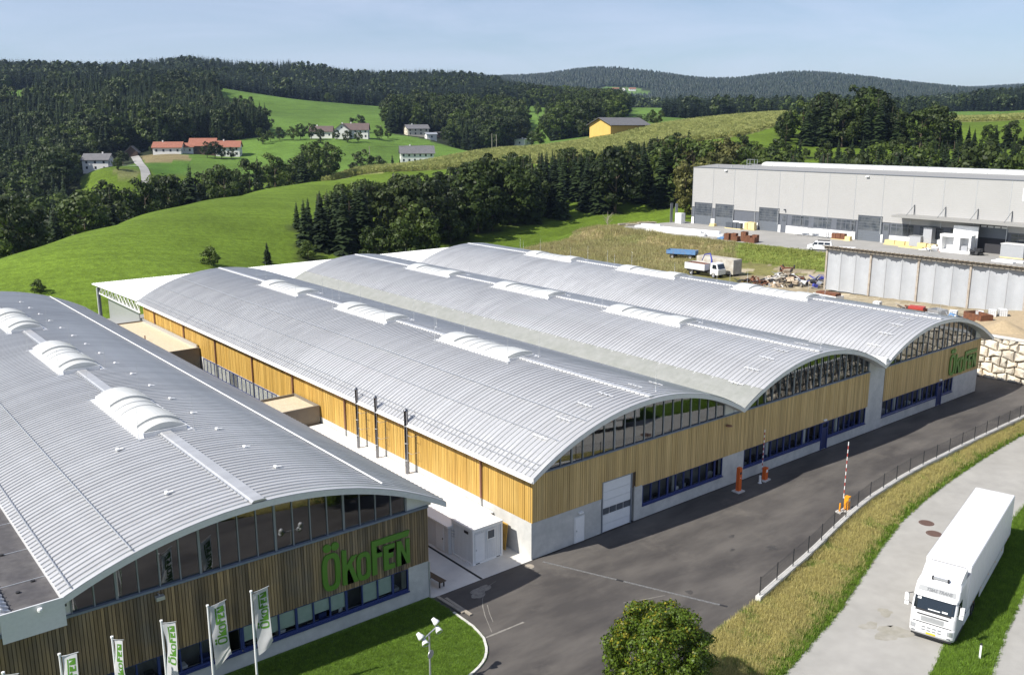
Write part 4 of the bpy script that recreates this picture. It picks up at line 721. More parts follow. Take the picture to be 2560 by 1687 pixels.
    # three steel flues
    for y, r in ((21.88,.13),(18.78,.13),(14.24,.17)):
        f = MB().lathe([(r,2.0),(r,7.15),(r*1.15,7.2),(r*1.1,7.32),(r*.3,7.42),(0,7.43)], (-.75, y, 0), 14).build('flue', M['steel'], H, smooth=True)
        for z in (3.2,4.6,6.0): MB().lathe([(r+.003,z),(r+.012,z+.01),(r+.012,z+.05),(r+.003,z+.06)], (-.75, y, 0), 14).build('flue_band', M['galv'], f)
        for z in (3.9, 5.3): MB().tube([(-.75, y-r, z), (-.75, y-r-.5, z), (.0, y-r-.5, z)], .02, 5).build('flue_bracket', M['galv'], f)
    return H, AR
MAIN, ARCH = main_hall()

def left_hall():
    H = thing('office_hall', 'near factory hall with weathered wood front and silver arched roof', 'factory hall', (-8.18, .2, 0))
    ox, oy = -8.18, .2
    XR = -8.18; XL = -46
    A = Arch(-19.2, -28.9, -7.43, 9.68, 23.6, -.75, YB-1)
    root = H
    sh = arch_roof(root, A, 120, ridge='wide')
    for y0, y1 in ((13.4,24.0),(32.9,43.2),(51.9,62.5)): skylight(sh, A, y0, y1, 2.75, .42, 'high')
    snow_guard(sh, A, -28.5, -.6, YB-2, .035); snow_guard(sh, A, -25.65, -.6, YB-2, .035); snow_guard(sh, A, -11.45, -.1, YB-2, .05)
    for i in range(16): roof_anchor_small(sh, A, -16.1, 3.7+4.4*i)
    roof_anchor_small(sh, A, -22.3, 3.8); roof_anchor_small(sh, A, -22.3, 12.5)
    # flat valley and the neighbouring arch, just seen at the left
    v = MB().box(-31.0, -28.75, -.74, YB-2, 7.1, 7.3)
    fl = v.build('valley_roof', M['bitumen'], root)
    lines = MB()
    for y in (2.6, 6.4, 10.5, 15, 20): lines.box(-31, -28.8, y, y+.05, 7.3, 7.325)
    stuff(lines.build('membrane_seams', M['galv'], fl))
    for x, y in ((-30.3,1.6),(-29.5,2.4),(-30.4,6.1),(-30.1,6.4),(-30.6,9.5)): MB().lathe([(.1,7.3),(.1,7.38),(0,7.38)], (x, y, 0), 8).build('roof_drain', M['black'], fl)
    MB().box(-30.9, -30.2, 9.8, 12.5, 7.3, 7.34).build('gravel_patch', M['gravel'], fl)
    MB().box(-31.5, -28.85, -.83, -.745, 6.2, 7.62).build('valley_fascia', M['fascia'], root)
    A2 = Arch(-41.2, -46, -31.0, 9.75, 23.6, -.75, 40)
    sh2 = arch_roof(root, A2, 12, seg=10); snow_guard(sh2, A2, -31.4, -.6, 38, .05)
    # walls
    c = MB(); c.box(XL, XR, .27, .7, -.4, .95).box(-9.62, XR, .265, .7, .95, 2.45).box(XR-.45, XR, .7, YB-2, -.3, 6.2).box(XL, XR-.45, YB-3, YB-2.5, -.3, 6.2)
    c.build('concrete_wall', M['concrete'], root)
    MB().box(XL, XR-.03, .33, .6, 2.46, 6.02).box(XR-.02, XR+.02, .72, YB-2.1, .3, 6.1).build('cladding_backing', M['wood_back'], root)
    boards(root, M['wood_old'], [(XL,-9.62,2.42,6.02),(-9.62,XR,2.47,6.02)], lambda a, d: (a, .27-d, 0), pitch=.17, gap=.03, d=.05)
    boards(root, M['wood_side'], [(.3,YB-2,.9,6.25)], lambda a, d: (XR+.02+d, a, 0))
    MB().box(XL, XR, .10, .34, 6.04, 6.16).build('sill_band', M['sill'], root)
    glazed_gable(root, A, .30, -28.38, -9.7, 6.16, 18, M['glass_arch'])
    glazed_gable(root, A2, .30, -46, -31.9, 6.16, 13, M['glass_arch'])
    e = MB()
    for a, b in ((-31.9,-28.42),(-9.66,XR+.3)):
        q = 6; pts = [(a, 6.1), (b, 6.1)]+[(x, (A.z(x) if x > -28.9 else 7.4)-.41) for x in [b+(a-b)*i/q for i in range(q+1)]]
        e.prism([(u, max(w_, 6.1+.001*i)) for i, (u, w_) in enumerate(pts)], lambda u, w_, d: (u, d, w_), .28, .6)
        e.build('gable_infill', M['whitemetal'], root); e = MB()
    strip_window(root, .33, -20.2, -9.68, .98, 2.42, 10, M['blue'], .8, cols=(-14.1,))
    strip_window(root, .33, -31.2, -20.3, .98, 2.42, 10, M['blue'], .1)
    strip_window(root, .33, -44, -31.3, .98, 2.42, 10, M['blue'], .2)
    lettering(root, 'sign', lambda u, v, d: (-15.4+u, .27-d, 2.82+v), .02, .16, M['green'])
    MB().cbox((-24.4, -.05, 5.72), (.42,.30,.2)).box(-24.43, -24.37, -.0, .27, 5.8, 5.86).build('wall_lamp', M['galv'], root)
    MB().lathe([(0,-.12),(.1,-.1),(.12,0),(.1,.06),(0,.08)], (-29.9, -.95, 7.42), 10).box(-29.93, -29.87, -.93, -.83, 7.4, 7.46).build('camera_dome', M['white'], root)
    MB().tube([(XR+.05, .24, 2.4), (XR+.05, .24, .05)], .05, 6).build('downpipe', M['galv'], root)
    # keep world placement while the empty stands at the hall's corner
    for o in root.children: o.location.x -= ox; o.location.y -= oy
    return H
def roof_anchor_small(shell, A, x, y):
    z = A.z(x); s = math.atan((A.z(x+.3)-z)/.3)
    MB().cbox((x, y, z+.07), (.45,.12,.05), 0, ('Y', -s)).cbox((x-.12, y, z+.1), (.14,.3,.1), 0, ('Y', -s)).build('roof_anchor', M['white'], shell)
LEFT = left_hall()

# ------------------------------------------------------------------ vegetation
M['bark'] = mat('bark', (.10,.075,.05), .9, col2=(.06,.045,.03), scale=4, stretch=(1,1,.3), bump=.4)
M['spruce'] = leafmat('spruce needles', (.016,.029,.010), (.030,.047,.014), .22, .28, .12, .6)
M['leaf'] = leafmat('broad leaves', (.034,.060,.010), (.064,.088,.015), .28, .32, .26)
M['leaf_dark'] = leafmat('dark broad leaves', (.021,.036,.009), (.042,.056,.012), .28, .30, .22)
M['larch'] = leafmat('olive larch leaves', (.075,.085,.022), (.11,.105,.030), .35, .25, .25)
M['farcon'] = leafmat('far conifers', (.012,.022,.012), (.020,.032,.014), .10, .22, 0)
M['fardec'] = leafmat('far broadleaf', (.030,.050,.013), (.046,.064,.016), .22, .28, .1)
M['maple'] = leafmat('maple leaves', (.046,.090,.010), (.090,.132,.013), .42, .1, .30, .45)
M['maple_turn'] = leafmat('turning maple leaves', (.16,.18,.016), (.22,.19,.018), .4, .1, .30, .45)
def leaf_quads(cs, ns, size, rnd, aspect=1.0):
    """quads centred at cs facing roughly ns"""
    n = len(cs); t = rnd.normal(size=(n,3)); a = np.cross(ns, t); a /= np.linalg.norm(a, axis=1)[:,None]+1e-9; b = np.cross(ns, a); b /= np.linalg.norm(b, axis=1)[:,None]+1e-9
    s = (size*rnd.uniform(.6, 1.35, n))[:,None]
    v = np.stack([cs-a*s*.5, cs+b*s*.35*aspect+a*s*.05, cs+a*s*.55, cs-b*s*.38*aspect], 1).reshape(-1,3)
    return v, np.arange(4*n).reshape(-1,4)
def np_mesh(name, v, f, mat_, mats=None, idx=None):
    me = bpy.data.meshes.new(name); k = f.shape[1]
    me.vertices.add(len(v)); me.vertices.foreach_set("co", np.ascontiguousarray(v, dtype=np.float32).ravel())
    me.loops.add(len(f)*k); me.loops.foreach_set("vertex_index", np.ascontiguousarray(f).ravel().astype(np.int32))
    me.polygons.add(len(f)); me.polygons.foreach_set("loop_start", (np.arange(len(f))*k).astype(np.int32))
    for m in (mats or [mat_]): me.materials.append(m)
    if idx is not None: me.polygons.foreach_set("material_index", idx.astype(np.int32))
    me.update(calc_edges=True); return me
def crown_mesh(name, seed, mat_, nclump=30, per=48, leaf=.085, shape=(.36,.36,.40), cz=.60, clump=.13, mats=None, turn=0.0, lobe=.22):
    """crown of a tree of unit height: leaf clumps spread through an uneven ellipsoid"""
    r = np.random.RandomState(seed); V = []; off = 0
    lob = r.normal(size=(5,3)); lob /= np.linalg.norm(lob, axis=1)[:,None]
    cs = []
    while len(cs) < nclump:
        d = r.normal(size=3); d /= np.linalg.norm(d)
        k = 1 + lobe*max(lob @ d) - lobe*.55*max(-lob @ d)
        rad = r.uniform(.35, 1)**.45 * k
        p = np.array([0,0,cz]) + d*np.array(shape)*rad
        if p[2] < .13: continue
        cs.append((p, d))
    C_, N_ = [], []
    for p, d in cs:
        cr = clump*r.uniform(.7, 1.3); dd = r.normal(size=(per,3)); dd /= np.linalg.norm(dd, axis=1)[:,None]
        dd = dd*1.0 + d*.35 + np.array([0,0,.25]); dd /= np.linalg.norm(dd, axis=1)[:,None]
        C_.append(p + dd*cr*r.uniform(.45, 1.05, (per,1))*np.array([1,1,.8])); N_.append(dd + r.normal(size=(per,3))*.30)
    C_ = np.concatenate(C_); N_ = np.concatenate(N_); N_ /= np.linalg.norm(N_, axis=1)[:,None]
    v, f = leaf_quads(C_, N_, leaf, r)
    idx = None
    if turn:
        pc = np.array([min(.7, max(0, (p[2]-.62)*1.5+.25*d[2]-.25*d[0]))*(r.rand() < .45) for p, d in cs])      # whole twigs turn, mostly high up
        idx = (r.rand(len(f)) < np.repeat(pc*turn*2, per)+.012).astype(int)
    return np_mesh(name, v, f, mat_, mats, idx)
def spruce_mesh(name, seed, mat_, tiers=24, R=.19, base=.06):
    r = np.random.RandomState(seed); V = []; F = []
    for i in range(tiers):
        t = i/(tiers-1); z_ = base + (1-base)*t**.95; rad = R*(1-t)**.82*r.uniform(.82,1.15) + .008; m = max(4, int(11*(1-t)+4)); a0 = r.rand()*6.28
        for k in range(m):
            a = a0 + 2*math.pi*(k+r.uniform(-.3,.3))/m; q = rad*r.uniform(.55,1.18); c, s = math.cos(a), math.sin(a)
            z = min(1, z_ + r.uniform(-.9,.9)*.6/tiers*(1-t)); w = q*r.uniform(.2,.36)+.008; dr = q*r.uniform(.15,.6)
            p0 = (0,0,z+.012); p1 = (c*q*.55, s*q*.55, z-dr*.35); p2 = (c*q, s*q, z-dr)
            n = (-s, c)
            b = len(V); V += [p0, (p1[0]+n[0]*w, p1[1]+n[1]*w, p1[2]-.012), p2, (p1[0]-n[0]*w, p1[1]-n[1]*w, p1[2]-.012)]; F.append((b,b+1,b+2,b+3))
            b = len(V); hz = q*.32+.01; V += [(c*q*.2,s*q*.2,z), (p2[0]*.97,p2[1]*.97,p2[2]), (p1[0]*1.15,p1[1]*1.15,p1[2]-hz*.8), (p1[0]*.6,p1[1]*.6,p1[2]-hz*.7)]; F.append((b,b+1,b+2,b+3))
    return np_mesh(name, np.array(V), np.array(F), mat_)
def trunk_mesh(name, seed, top=.7, r0=.022, limbs=5, spread=.22):
    r = np.random.RandomState(seed); m = MB(); lean = r.normal(size=2)*.015
    m.tube([(0,0,-.06),(lean[0]*.4,lean[1]*.4,top*.4),(lean[0],lean[1],top)], [r0*1.25, r0*.8, r0*.25], 7)
    for k in range(limbs):
        a = r.rand()*6.28; z = top*r.uniform(.35,.85); L = spread*r.uniform(.6,1.1)
        m.tube([(lean[0]*z,lean[1]*z,z),(math.cos(a)*L*.5,math.sin(a)*L*.5,z+L*.35),(math.cos(a)*L,math.sin(a)*L,z+L*.85)], [r0*.5,r0*.3,r0*.1], 5)
    return m.mesh(name, M['bark'])
PROT = {'s': [], 'd': [], 'b': [], 'l': []}
for i in range(6): PROT['s'].append((spruce_mesh('crown', 100+i, M['spruce'], 28+i % 3*2, (.19,.165,.21,.18,.15,.20)[i]), trunk_mesh('trunk', i, .96, .013, 0)))
for i in range(9): PROT['d'].append((crown_mesh('crown', 200+i, M['leaf'] if i % 3 else M['leaf_dark'], 34, 56, .062, [(.36,.34,.38),(.42,.40,.36),(.30,.32,.40)][i % 3], .58, .125), trunk_mesh('trunk', 20+i)))
for i in range(3): PROT['b'].append((crown_mesh('crown', 300+i, M['leaf'], 30, 56, .075, (.46,.44,.42), .50, .16), trunk_mesh('trunk', 40+i, .5, .016)))
for i in range(3): PROT['l'].append((crown_mesh('crown', 320+i, M['larch'], 38, 46, .05, (.24,.24,.46), .52, .09), trunk_mesh('trunk', 50+i, .9, .013, 3)))
TL = {('s','A'): ('dark spruce in the wood behind the arched halls','spruce tree','spruces in the wood behind the halls'),
      ('d','A'): ('leafy broad tree in the wood behind the arched halls','tree','leafy trees in the wood behind the halls'),
      ('l','A'): ('olive feathery tree in the wood behind the arched halls','tree','olive trees in the wood behind the halls'),
      ('b','A'): ('low leafy bush at the front edge of the wood','bush','bushes at the wood edge'),
      ('s','B'): ('dark spruce standing close behind the grey hall','spruce tree','spruces behind the grey hall'),
      ('d','B'): ('leafy tree standing close behind the grey hall','tree','leafy trees behind the grey hall'),
      ('l','B'): ('olive feathery tree standing close behind the grey hall','tree','olive trees behind the grey hall'),
      ('s','C'): ('tall spruce on the rise above the grey hall','spruce tree','tall spruces on the rise'),
      ('d','C'): ('tall leafy tree on the rise above the grey hall','tree','tall leafy trees on the rise'),
      ('d','V'): ('leafy tree in the hollow just beyond the bright green meadow','tree','leafy trees beyond the meadow'),
      ('s','V'): ('dark spruce in the hollow just beyond the bright green meadow','spruce tree','spruces beyond the meadow'),
      ('d','F'): ('leafy tree round the white farmstead on green slope','tree','trees round the white farmstead'),
      ('d','H'): ('leafy tree around the red roofed farmhouses','tree','trees round the red roofed farms'),
      ('d','G'): ('leafy tree or hedge among the far green fields','tree','trees among the far fields'),
      ('b','M'): ('small dark bush on the meadow behind the halls','bush','bushes on the meadow'),
      ('s','M'): ('small young fir on the meadow behind the white canopy roof','fir tree',None)}
NM = {'s':'spruce_tree','d':'leafy_tree','b':'leafy_bush','l':'larch_tree'}
PLANTED = []
def plant(x, y, sp, h, place, k, z=None):
    crown, trunk = PROT[sp][k % len(PROT[sp])]; z = float(height(x, y)[0]) if z is None else z
    lab, cat, grp = TL[(sp, place)]
    dx, dy = x-CAM[0], y-CAM[1]; fw = -math.sin(YAW)*dx+math.cos(YAW)*dy; s_ = (math.cos(YAW)*dx+math.sin(YAW)*dy)/fw; dist = math.hypot(dx, dy)
    size = 'small' if h < 12 else ('tall' if h > 17 else 'medium'); kind = {'s':'dark spruce','d':'leafy tree','b':'leafy bush','l':'olive feathery tree'}[sp]
    if place == 'A': lab = '%s %s at %s of wood %s' % (size, kind, 'front' if dist < 222+70*max(0, s_+.1) else 'back', 'by its left tip' if s_ < -.18 else 'behind second arched roof' if s_ < -.06 else 'behind third arched roof' if s_ < .06 else 'left of grey hall')
    if place == 'B': lab = '%s %s %s behind %s of grey hall' % (size, kind, 'near' if dist < 290 else 'well' if dist < 325 else 'far', 'left end' if s_ < .30 else 'middle' if s_ < .45 else 'right part')
    if place == 'C': lab = '%s on rise above %s of grey hall' % (kind, 'left end' if s_ < .33 else 'middle' if s_ < .45 else 'right part')
    if place == 'V': lab = '%s %s in hollow %s bright meadow' % (size, kind, 'at left edge of' if s_ < -.48 else 'left beyond' if s_ < -.36 else 'beyond middle of' if s_ < -.27 else 'beyond upper end of')
    PLANTED.append([s_, lab])
    t = thing(NM[sp], lab, cat, (x, y, z-.1), random.uniform(0, 6.28), grp)
    w = {'s': random.uniform(1.0,1.35), 'd': random.uniform(.85,1.12), 'b': 1, 'l': 1}[sp]
    if sp == 's' and h > 18: w *= .85
    t.scale = (h*w, h*w, h); PLANTED[-1].append(t)
    mobj('crown', crown, t); mobj('trunk', trunk, t)
zs = height(np.array([t[0] for t in TREES]), np.array([t[1] for t in TREES]))
for i, (x, y, sp, h, pl) in enumerate(TREES): plant(x, y, sp, h, pl, random.randrange(99), float(zs[i]))

by = {}
for s_, lab, t in PLANTED: by.setdefault(lab, []).append((s_, t))
ORD = ['first','second','third','fourth','fifth','sixth','seventh','eighth','ninth','tenth','eleventh','twelfth','thirteenth','fourteenth','fifteenth','sixteenth','seventeenth','eighteenth','nineteenth','twentieth','21st','22nd','23rd','24th','25th']
for lab, ts in by.items():
    ts.sort(key=lambda q: q[0])
    for i, (s_, t) in enumerate(ts): t['label'] = lab if len(ts) == 1 else '%s, %s from left' % (lab, ORD[min(i, 24)])

# ---- scattering of masses that nobody can count
def scatter_group(protos, name):
    """geometry-node group: instances of the given meshes on the points of a mesh"""
    g = bpy.data.node_groups.new(name, 'GeometryNodeTree')
    g.interface.new_socket("Geometry", in_out='INPUT', socket_type='NodeSocketGeometry'); g.interface.new_socket("Geometry", in_out='OUTPUT', socket_type='NodeSocketGeometry')
    N, L = g.nodes, g.links; gi = N.new("NodeGroupInput"); go = N.new("NodeGroupOutput"); jn = N.new("GeometryNodeJoinGeometry")
    at = {}
    for nm, ty in (('rz','FLOAT'),('sc','FLOAT'),('sx','FLOAT'),('pid','INT')):
        a = N.new("GeometryNodeInputNamedAttribute"); a.data_type = ty; a.inputs[0].default_value = nm; at[nm] = a.outputs[0]
    rot = N.new("ShaderNodeCombineXYZ"); L.new(at['rz'], rot.inputs[2]); scl = N.new("ShaderNodeCombineXYZ")
    L.new(at['sx'], scl.inputs[0]); L.new(at['sx'], scl.inputs[1]); L.new(at['sc'], scl.inputs[2])
    for i, p in enumerate(protos):
        oi = N.new("GeometryNodeObjectInfo"); oi.inputs[0].default_value = p; oi.transform_space = 'ORIGINAL'; oi.inputs["As Instance"].default_value = True
        cmp_ = N.new("FunctionNodeCompare"); cmp_.data_type = 'INT'; cmp_.operation = 'EQUAL'; L.new(at['pid'], cmp_.inputs[2]); cmp_.inputs[3].default_value = i
        ip = N.new("GeometryNodeInstanceOnPoints"); L.new(gi.outputs[0], ip.inputs["Points"]); L.new(oi.outputs["Geometry"], ip.inputs["Instance"])
        L.new(cmp_.outputs[0], ip.inputs["Selection"]); L.new(rot.outputs[0], ip.inputs["Rotation"]); L.new(scl.outputs[0], ip.inputs["Scale"]); L.new(ip.outputs[0], jn.inputs[0])
    L.new(jn.outputs[0], go.inputs[0]); return g
def proto_obj(me):      # mesh source only: not linked to the scene
    return bpy.data.objects.new(me.name, me)
def scatter(name, pts, h, w, protos, label, cat, seed=0):
    r = np.random.RandomState(seed); n = len(pts)
    me = bpy.data.meshes.new(name); me.vertices.add(n); me.vertices.foreach_set("co", np.ascontiguousarray(pts, dtype=np.float32).ravel())
    for nm, ty, v in (('rz','FLOAT',r.rand(n)*6.283),('sc','FLOAT',h),('sx','FLOAT',w),('pid','INT',r.randint(0, len(protos), n))):
        a = me.attributes.new(nm, ty, 'POINT'); a.data.foreach_set("value", v.astype(np.int32 if ty == 'INT' else np.float32))
    me.update(); o = mobj(name, me); md = o.modifiers.new("scatter", 'NODES'); md.node_group = scatter_group(protos, name)
    for p in protos[:1]: me.materials.append(p.data.materials[0])
    return stuff(tag(o, label, cat))
def poly_points(P, s, seed):
    r = np.random.RandomState(seed); P = np.array(P, float); a, b = P.min(0), P.max(0)
    nx, ny = int((b[0]-a[0])/s)+1, int((b[1]-a[1])/s)+1
    gx, gy = np.meshgrid(np.arange(nx), np.arange(ny)); x = a[0]+(gx.ravel()+r.uniform(-.1,1.1,gx.size))*s; y = a[1]+(gy.ravel()+r.uniform(-.1,1.1,gx.size))*s
    m = pip(x, y, P); return x[m], y[m]
def cone_mesh(name, seed, mat_, tiers=5, sides=7):
    r = np.random.RandomState(seed); m = MB()
    for i in range(tiers):
        t = i/tiers; z0 = .05+.85*t; z1 = min(1., z0+.95/tiers*1.7); rad = .20*(1-t)**.8+.02; a0 = r.rand()*6
        vs = [(0,0,z1)]+[(rad*r.uniform(.7,1.2)*math.cos(a0+6.283*k/sides), rad*r.uniform(.7,1.2)*math.sin(a0+6.283*k/sides), z0-r.uniform(0,.06)) for k in range(sides)]
        m.add(vs, [(0, 1+k, 1+(k+1) % sides) for k in range(sides)])
    return m.mesh(name, mat_)
FC = [proto_obj(spruce_mesh('far_conifer', 400+i, M['farcon'], 12, .155)) for i in range(4)]
FK = [proto_obj(cone_mesh('distant_conifer', 420+i, M['farcon'])) for i in range(4)]
FD = [proto_obj(crown_mesh('far_crown', 440+i, M['fardec'], 16, 22, .14, (.36,.36,.42), .55, .17)) for i in range(3)]
NS = [proto_obj(m) for m, _ in PROT['s']]; ND = [proto_obj(m) for m, _ in PROT['d']]
WOODL = {'valley': 'mixed wood filling the hollow left beyond the meadow', 'hill': 'dark spruce forest on the hill behind the white house', 'ridge': 'long forested ridge against the sky at left',
 'copse': 'dark copse behind the cream gabled house', 'knoll': 'wooded knoll left above the yellow barn', 'strip': 'dark belt of forest beyond the maize field', 'east': 'wooded slope at the right edge of the horizon',
 'valleyfar': 'hazy woodland in the far valley', 'far': 'forest covering the far blue ridges', 'horizon': 'faint forest on the farthest ridge at right'}
HOUSE_SPOTS = [(102,474),(129,503),(142,482),(172,471),(161,480),(153,482),(268,494),(258,494),(249,505),(342,536),(331,502),(362,536),(260,411),(268,422),(287,275),(379,457),(533,873),(556,866),(635,816),(1868,1858),(1900,1846),(1935,1838)]
def clearing_mask(x, y):
    """keep trees off the houses, off the farm fields and out of the open ground before them"""
    out = np.zeros(len(x), bool)
    for hx, hy in HOUSE_SPOTS:
        d = np.hypot(hx-CAM[0], hy-CAM[1]); ux, uy = (hx-CAM[0])/d, (hy-CAM[1])/d; a = (x-hx)*ux+(y-hy)*uy; b = np.abs(-(x-hx)*uy+(y-hy)*ux); big = d > 2000
        out |= (a > (-150 if big else (-130 if hx < 110 else -60))) & (a < (60 if big else 14)) & (b < (45 if big else 13))
    for k in FIELDS: out |= pip(x, y, [(sum(p[0] for p in FIELDS[k])/len(FIELDS[k])*(-.25)+p[0]*1.25, sum(p[1] for p in FIELDS[k])/len(FIELDS[k])*(-.25)+p[1]*1.25) for p in FIELDS[k]])
    return out
for i, (k, (P, s, c)) in enumerate(MASSES.items()):
    x, y = poly_points(P, s, 60+i); z = height(x, y); r = np.random.RandomState(i)
    d = np.hypot(x-CAM[0], y-CAM[1])
    if k in ('far', 'horizon', 'valleyfar', 'ridge'):      # open meadows inside the forest
        gap = wnoise(x, y, 260, 9) > (.93 if k != 'ridge' else .96); x, y, z, d = x[~gap], y[~gap], z[~gap], d[~gap]
    cm = clearing_mask(x, y); x, y, z, d = x[~cm], y[~cm], z[~cm], d[~cm]
    h = r.uniform(13, 23, len(x)); w = h*r.uniform(.85, 1.2, len(x))
    if k in ('far', 'horizon'): h *= .9; w *= 1.5
    if k == 'valleyfar': w *= 1.3
    pr = FK if k in ('far', 'horizon') else (FC+FD+FC if c == 'mix' else FC*5+FD[:1])
    if k in ('valley', 'copse', 'knoll'): pr = NS+NS+ND[:7]
    if k == 'hill': pr = NS*6+ND[2:4]
    scatter('forest', np.stack([x, y, z-.3], -1), h, w, pr, WOODL[k], 'forest', i)

# ---- maize
def maize_mesh(name, seed):
    r = np.random.RandomState(seed); m = MB()
    for k in range(9):
        x, y = r.uniform(-.5,.5,2); h = r.uniform(.85,1.05)
        for j in range(5):
            a = r.rand()*6.28; z = h*r.uniform(.25,.9); L = r.uniform(.25,.45)
            m.add([(x,y,z),(x+math.cos(a)*L*.5-math.sin(a)*.05,y+math.sin(a)*L*.5+math.cos(a)*.05,z+.10),(x+math.cos(a)*L,y+math.sin(a)*L,z-.06)], [(0,1,2)])
        m.add([(x-.07,y,h*.8),(x+.07,y,h*.8),(x+.03,y+.05,h+.12)], [(0,1,2)]); m.add([(x,y-.03,0),(x,y+.03,0),(x,y,h)], [(0,1,2)])
    return m.mesh(name, M['maize'])
M['maize'] = leafmat('maize leaves', (.27,.31,.095), (.38,.37,.14), .25, .10, .35)
MZ = [proto_obj(maize_mesh('maize', 500+i)) for i in range(3)]
for P, lab, s in ((CORN_A, 'tan green maize field curving over the rise behind the wood', 1.5), (CORN_B, 'maize field on the rise at the right edge', 2.2)):
    x, y = poly_points(P, s, 77); z = height(x, y); r = np.random.RandomState(3)
    h = r.uniform(2.0, 2.5, len(x)); scatter('maize_field', np.stack([x, y, z-.05], -1), h, np.full(len(x), s*1.05), MZ, lab, 'maize', 5)

# ---- grasses
M['drygrass'] = leafmat('dry verge grass', (.60,.515,.235), (.43,.40,.145), .28, .25, .42)
M['greengrass'] = leafmat('green grass blades', (.11,.20,.020), (.17,.27,.030), .4, .3, .4)
M['scrub'] = leafmat('dry bank grass', (.42,.345,.18), (.24,.25,.09), .35, .3, .35)
def tuft_mesh(name, seed, mat_, n=16, spread=.5, lean=.35):
    r = np.random.RandomState(seed); V = []; F = []
    for k in range(n):
        x, y = r.uniform(-spread, spread, 2); a = r.rand()*6.28; h = r.uniform(.55,1.05); w = .035; l = r.uniform(.1,lean)
        b = len(V); V += [(x-math.sin(a)*w,y+math.cos(a)*w,0),(x+math.sin(a)*w,y-math.cos(a)*w,0),(x+math.cos(a)*l,y+math.sin(a)*l,h)]; F.append((b,b+1,b+2))
    return np_mesh(name, np.array(V), np.array(F), mat_)
TD = [proto_obj(tuft_mesh('dry_tuft', 600+i, M['drygrass'], 20, .5, .4)) for i in range(3)]
TG = [proto_obj(tuft_mesh('green_tuft', 610+i, M['greengrass'], 20, .5, .5)) for i in range(3)]
M['bankgreen'] = leafmat('yellow green bank grass', (.20,.25,.05), (.29,.30,.08), .35, .3, .35)
TB = [proto_obj(tuft_mesh('bank_tuft', 630+i, M['bankgreen'], 18, .55, .5)) for i in range(3)]
TS = [proto_obj(tuft_mesh('scrub_tuft', 620+i, M['scrub'], 18, .55, .5)) for i in range(3)]
def surf_points(vs, cols, n, seed):
    """random points on a strip mesh of (cols) vertices per row"""
    r = np.random.RandomState(seed); V = np.array(vs).reshape(-1, cols, 3); m = V.shape[0]-1
    ar = np.linalg.norm(V[1:, 0]-V[:-1, 0], axis=1)*np.linalg.norm(V[:-1, -1]-V[:-1, 0], axis=1); ar /= ar.sum()
    i = r.choice(m, n, p=ar); s = r.rand(n); t = r.rand(n)*(cols-1); k = np.minimum(t.astype(int), cols-2); f = (t-k)[:,None]; s = s[:,None]
    a = V[i, k]*(1-f)+V[i, k+1]*f; b = V[i+1, k]*(1-f)+V[i+1, k+1]*f
    return a*(1-s)+b*s, t/(cols-1)
p, t = surf_points(VERGE, 7, 22000, 1); r = np.random.RandomState(2)
gr = (t + r.normal(size=len(t))*.10 > .80) | (wnoise(p[:,0], p[:,1], 1.1, 6)+.5*r.rand(len(p)) > 1.12)
h = r.uniform(.16,.42,len(p)); scatter('verge_grass', p[~gr], h[~gr], np.full((~gr).sum(), .36), TD, 'tall dry straw coloured grass on the verge beside the truck road', 'grass', 1)
scatter('verge_grass', p[gr], h[gr]*.7, np.full(gr.sum(), .36), TG, 'short green grass along the road edge of the dry verge', 'grass', 2)
p, t = surf_points(VERGE2, 7, 12000, 3); h = np.random.RandomState(4).uniform(.12,.30,len(p))
scatter('road_grass', p, h, np.full(len(p), .36), TG, 'green grass strip between the two pale roads', 'grass', 3)
r = np.random.RandomState(5); x = r.uniform(-33, -8.1, 34000); y = r.uniform(-13, .1, 34000); m = pip(x, y, [(-8.2,.05)]+LAWN_EDGE[1:]+[(-45,.05)])
x, y = x[m], y[m]; h = r.uniform(.05,.14,len(x)); scatter('lawn_grass', np.stack([x,y,np.full(len(x),.02)],-1), h, np.full(len(x), .26), TG, 'short green lawn in front of the near hall', 'lawn', 4)
x, y = poly_points(DRY, .62, 8); z = height(x, y); r = np.random.RandomState(6); h = r.uniform(.35,1.1,len(x))*(.6+.8*wnoise(x, y, 6, 3))
scatter('bank_grass', np.stack([x,y,z-.05],-1), h, np.full(len(x), 1.0), TS, 'rough brown grass bank below the grey hall terrace', 'grass', 6)
x, y = poly_points([(112,52),(127,52),(127,79),(112,70)], .6, 9); z = height(x, y); h = r.uniform(.3,.6,len(x))
scatter('bank_grass', np.stack([x,y,z-.05],-1), h, np.full(len(x), .9), TB, 'greener grass slope below the parked white van', 'grass', 7)
# ---- the maple in the foreground
def maple():
    t = thing('maple_tree', 'dense round maple turning yellow at the lower edge of the yard', 'maple tree', (-5.3,-16.2,-.2))
    c = crown_mesh('crown', 901, None, 260, 150, .025, (.45,.45,.41), .57, .085, mats=[M['maple'], M['maple_turn']], turn=.22, lobe=.30)
    h = 5.5; o = mobj('crown', c, t, sc=h); mobj('trunk', trunk_mesh('trunk', 902, .75, .016, 9, .3), t, sc=h)
maple()

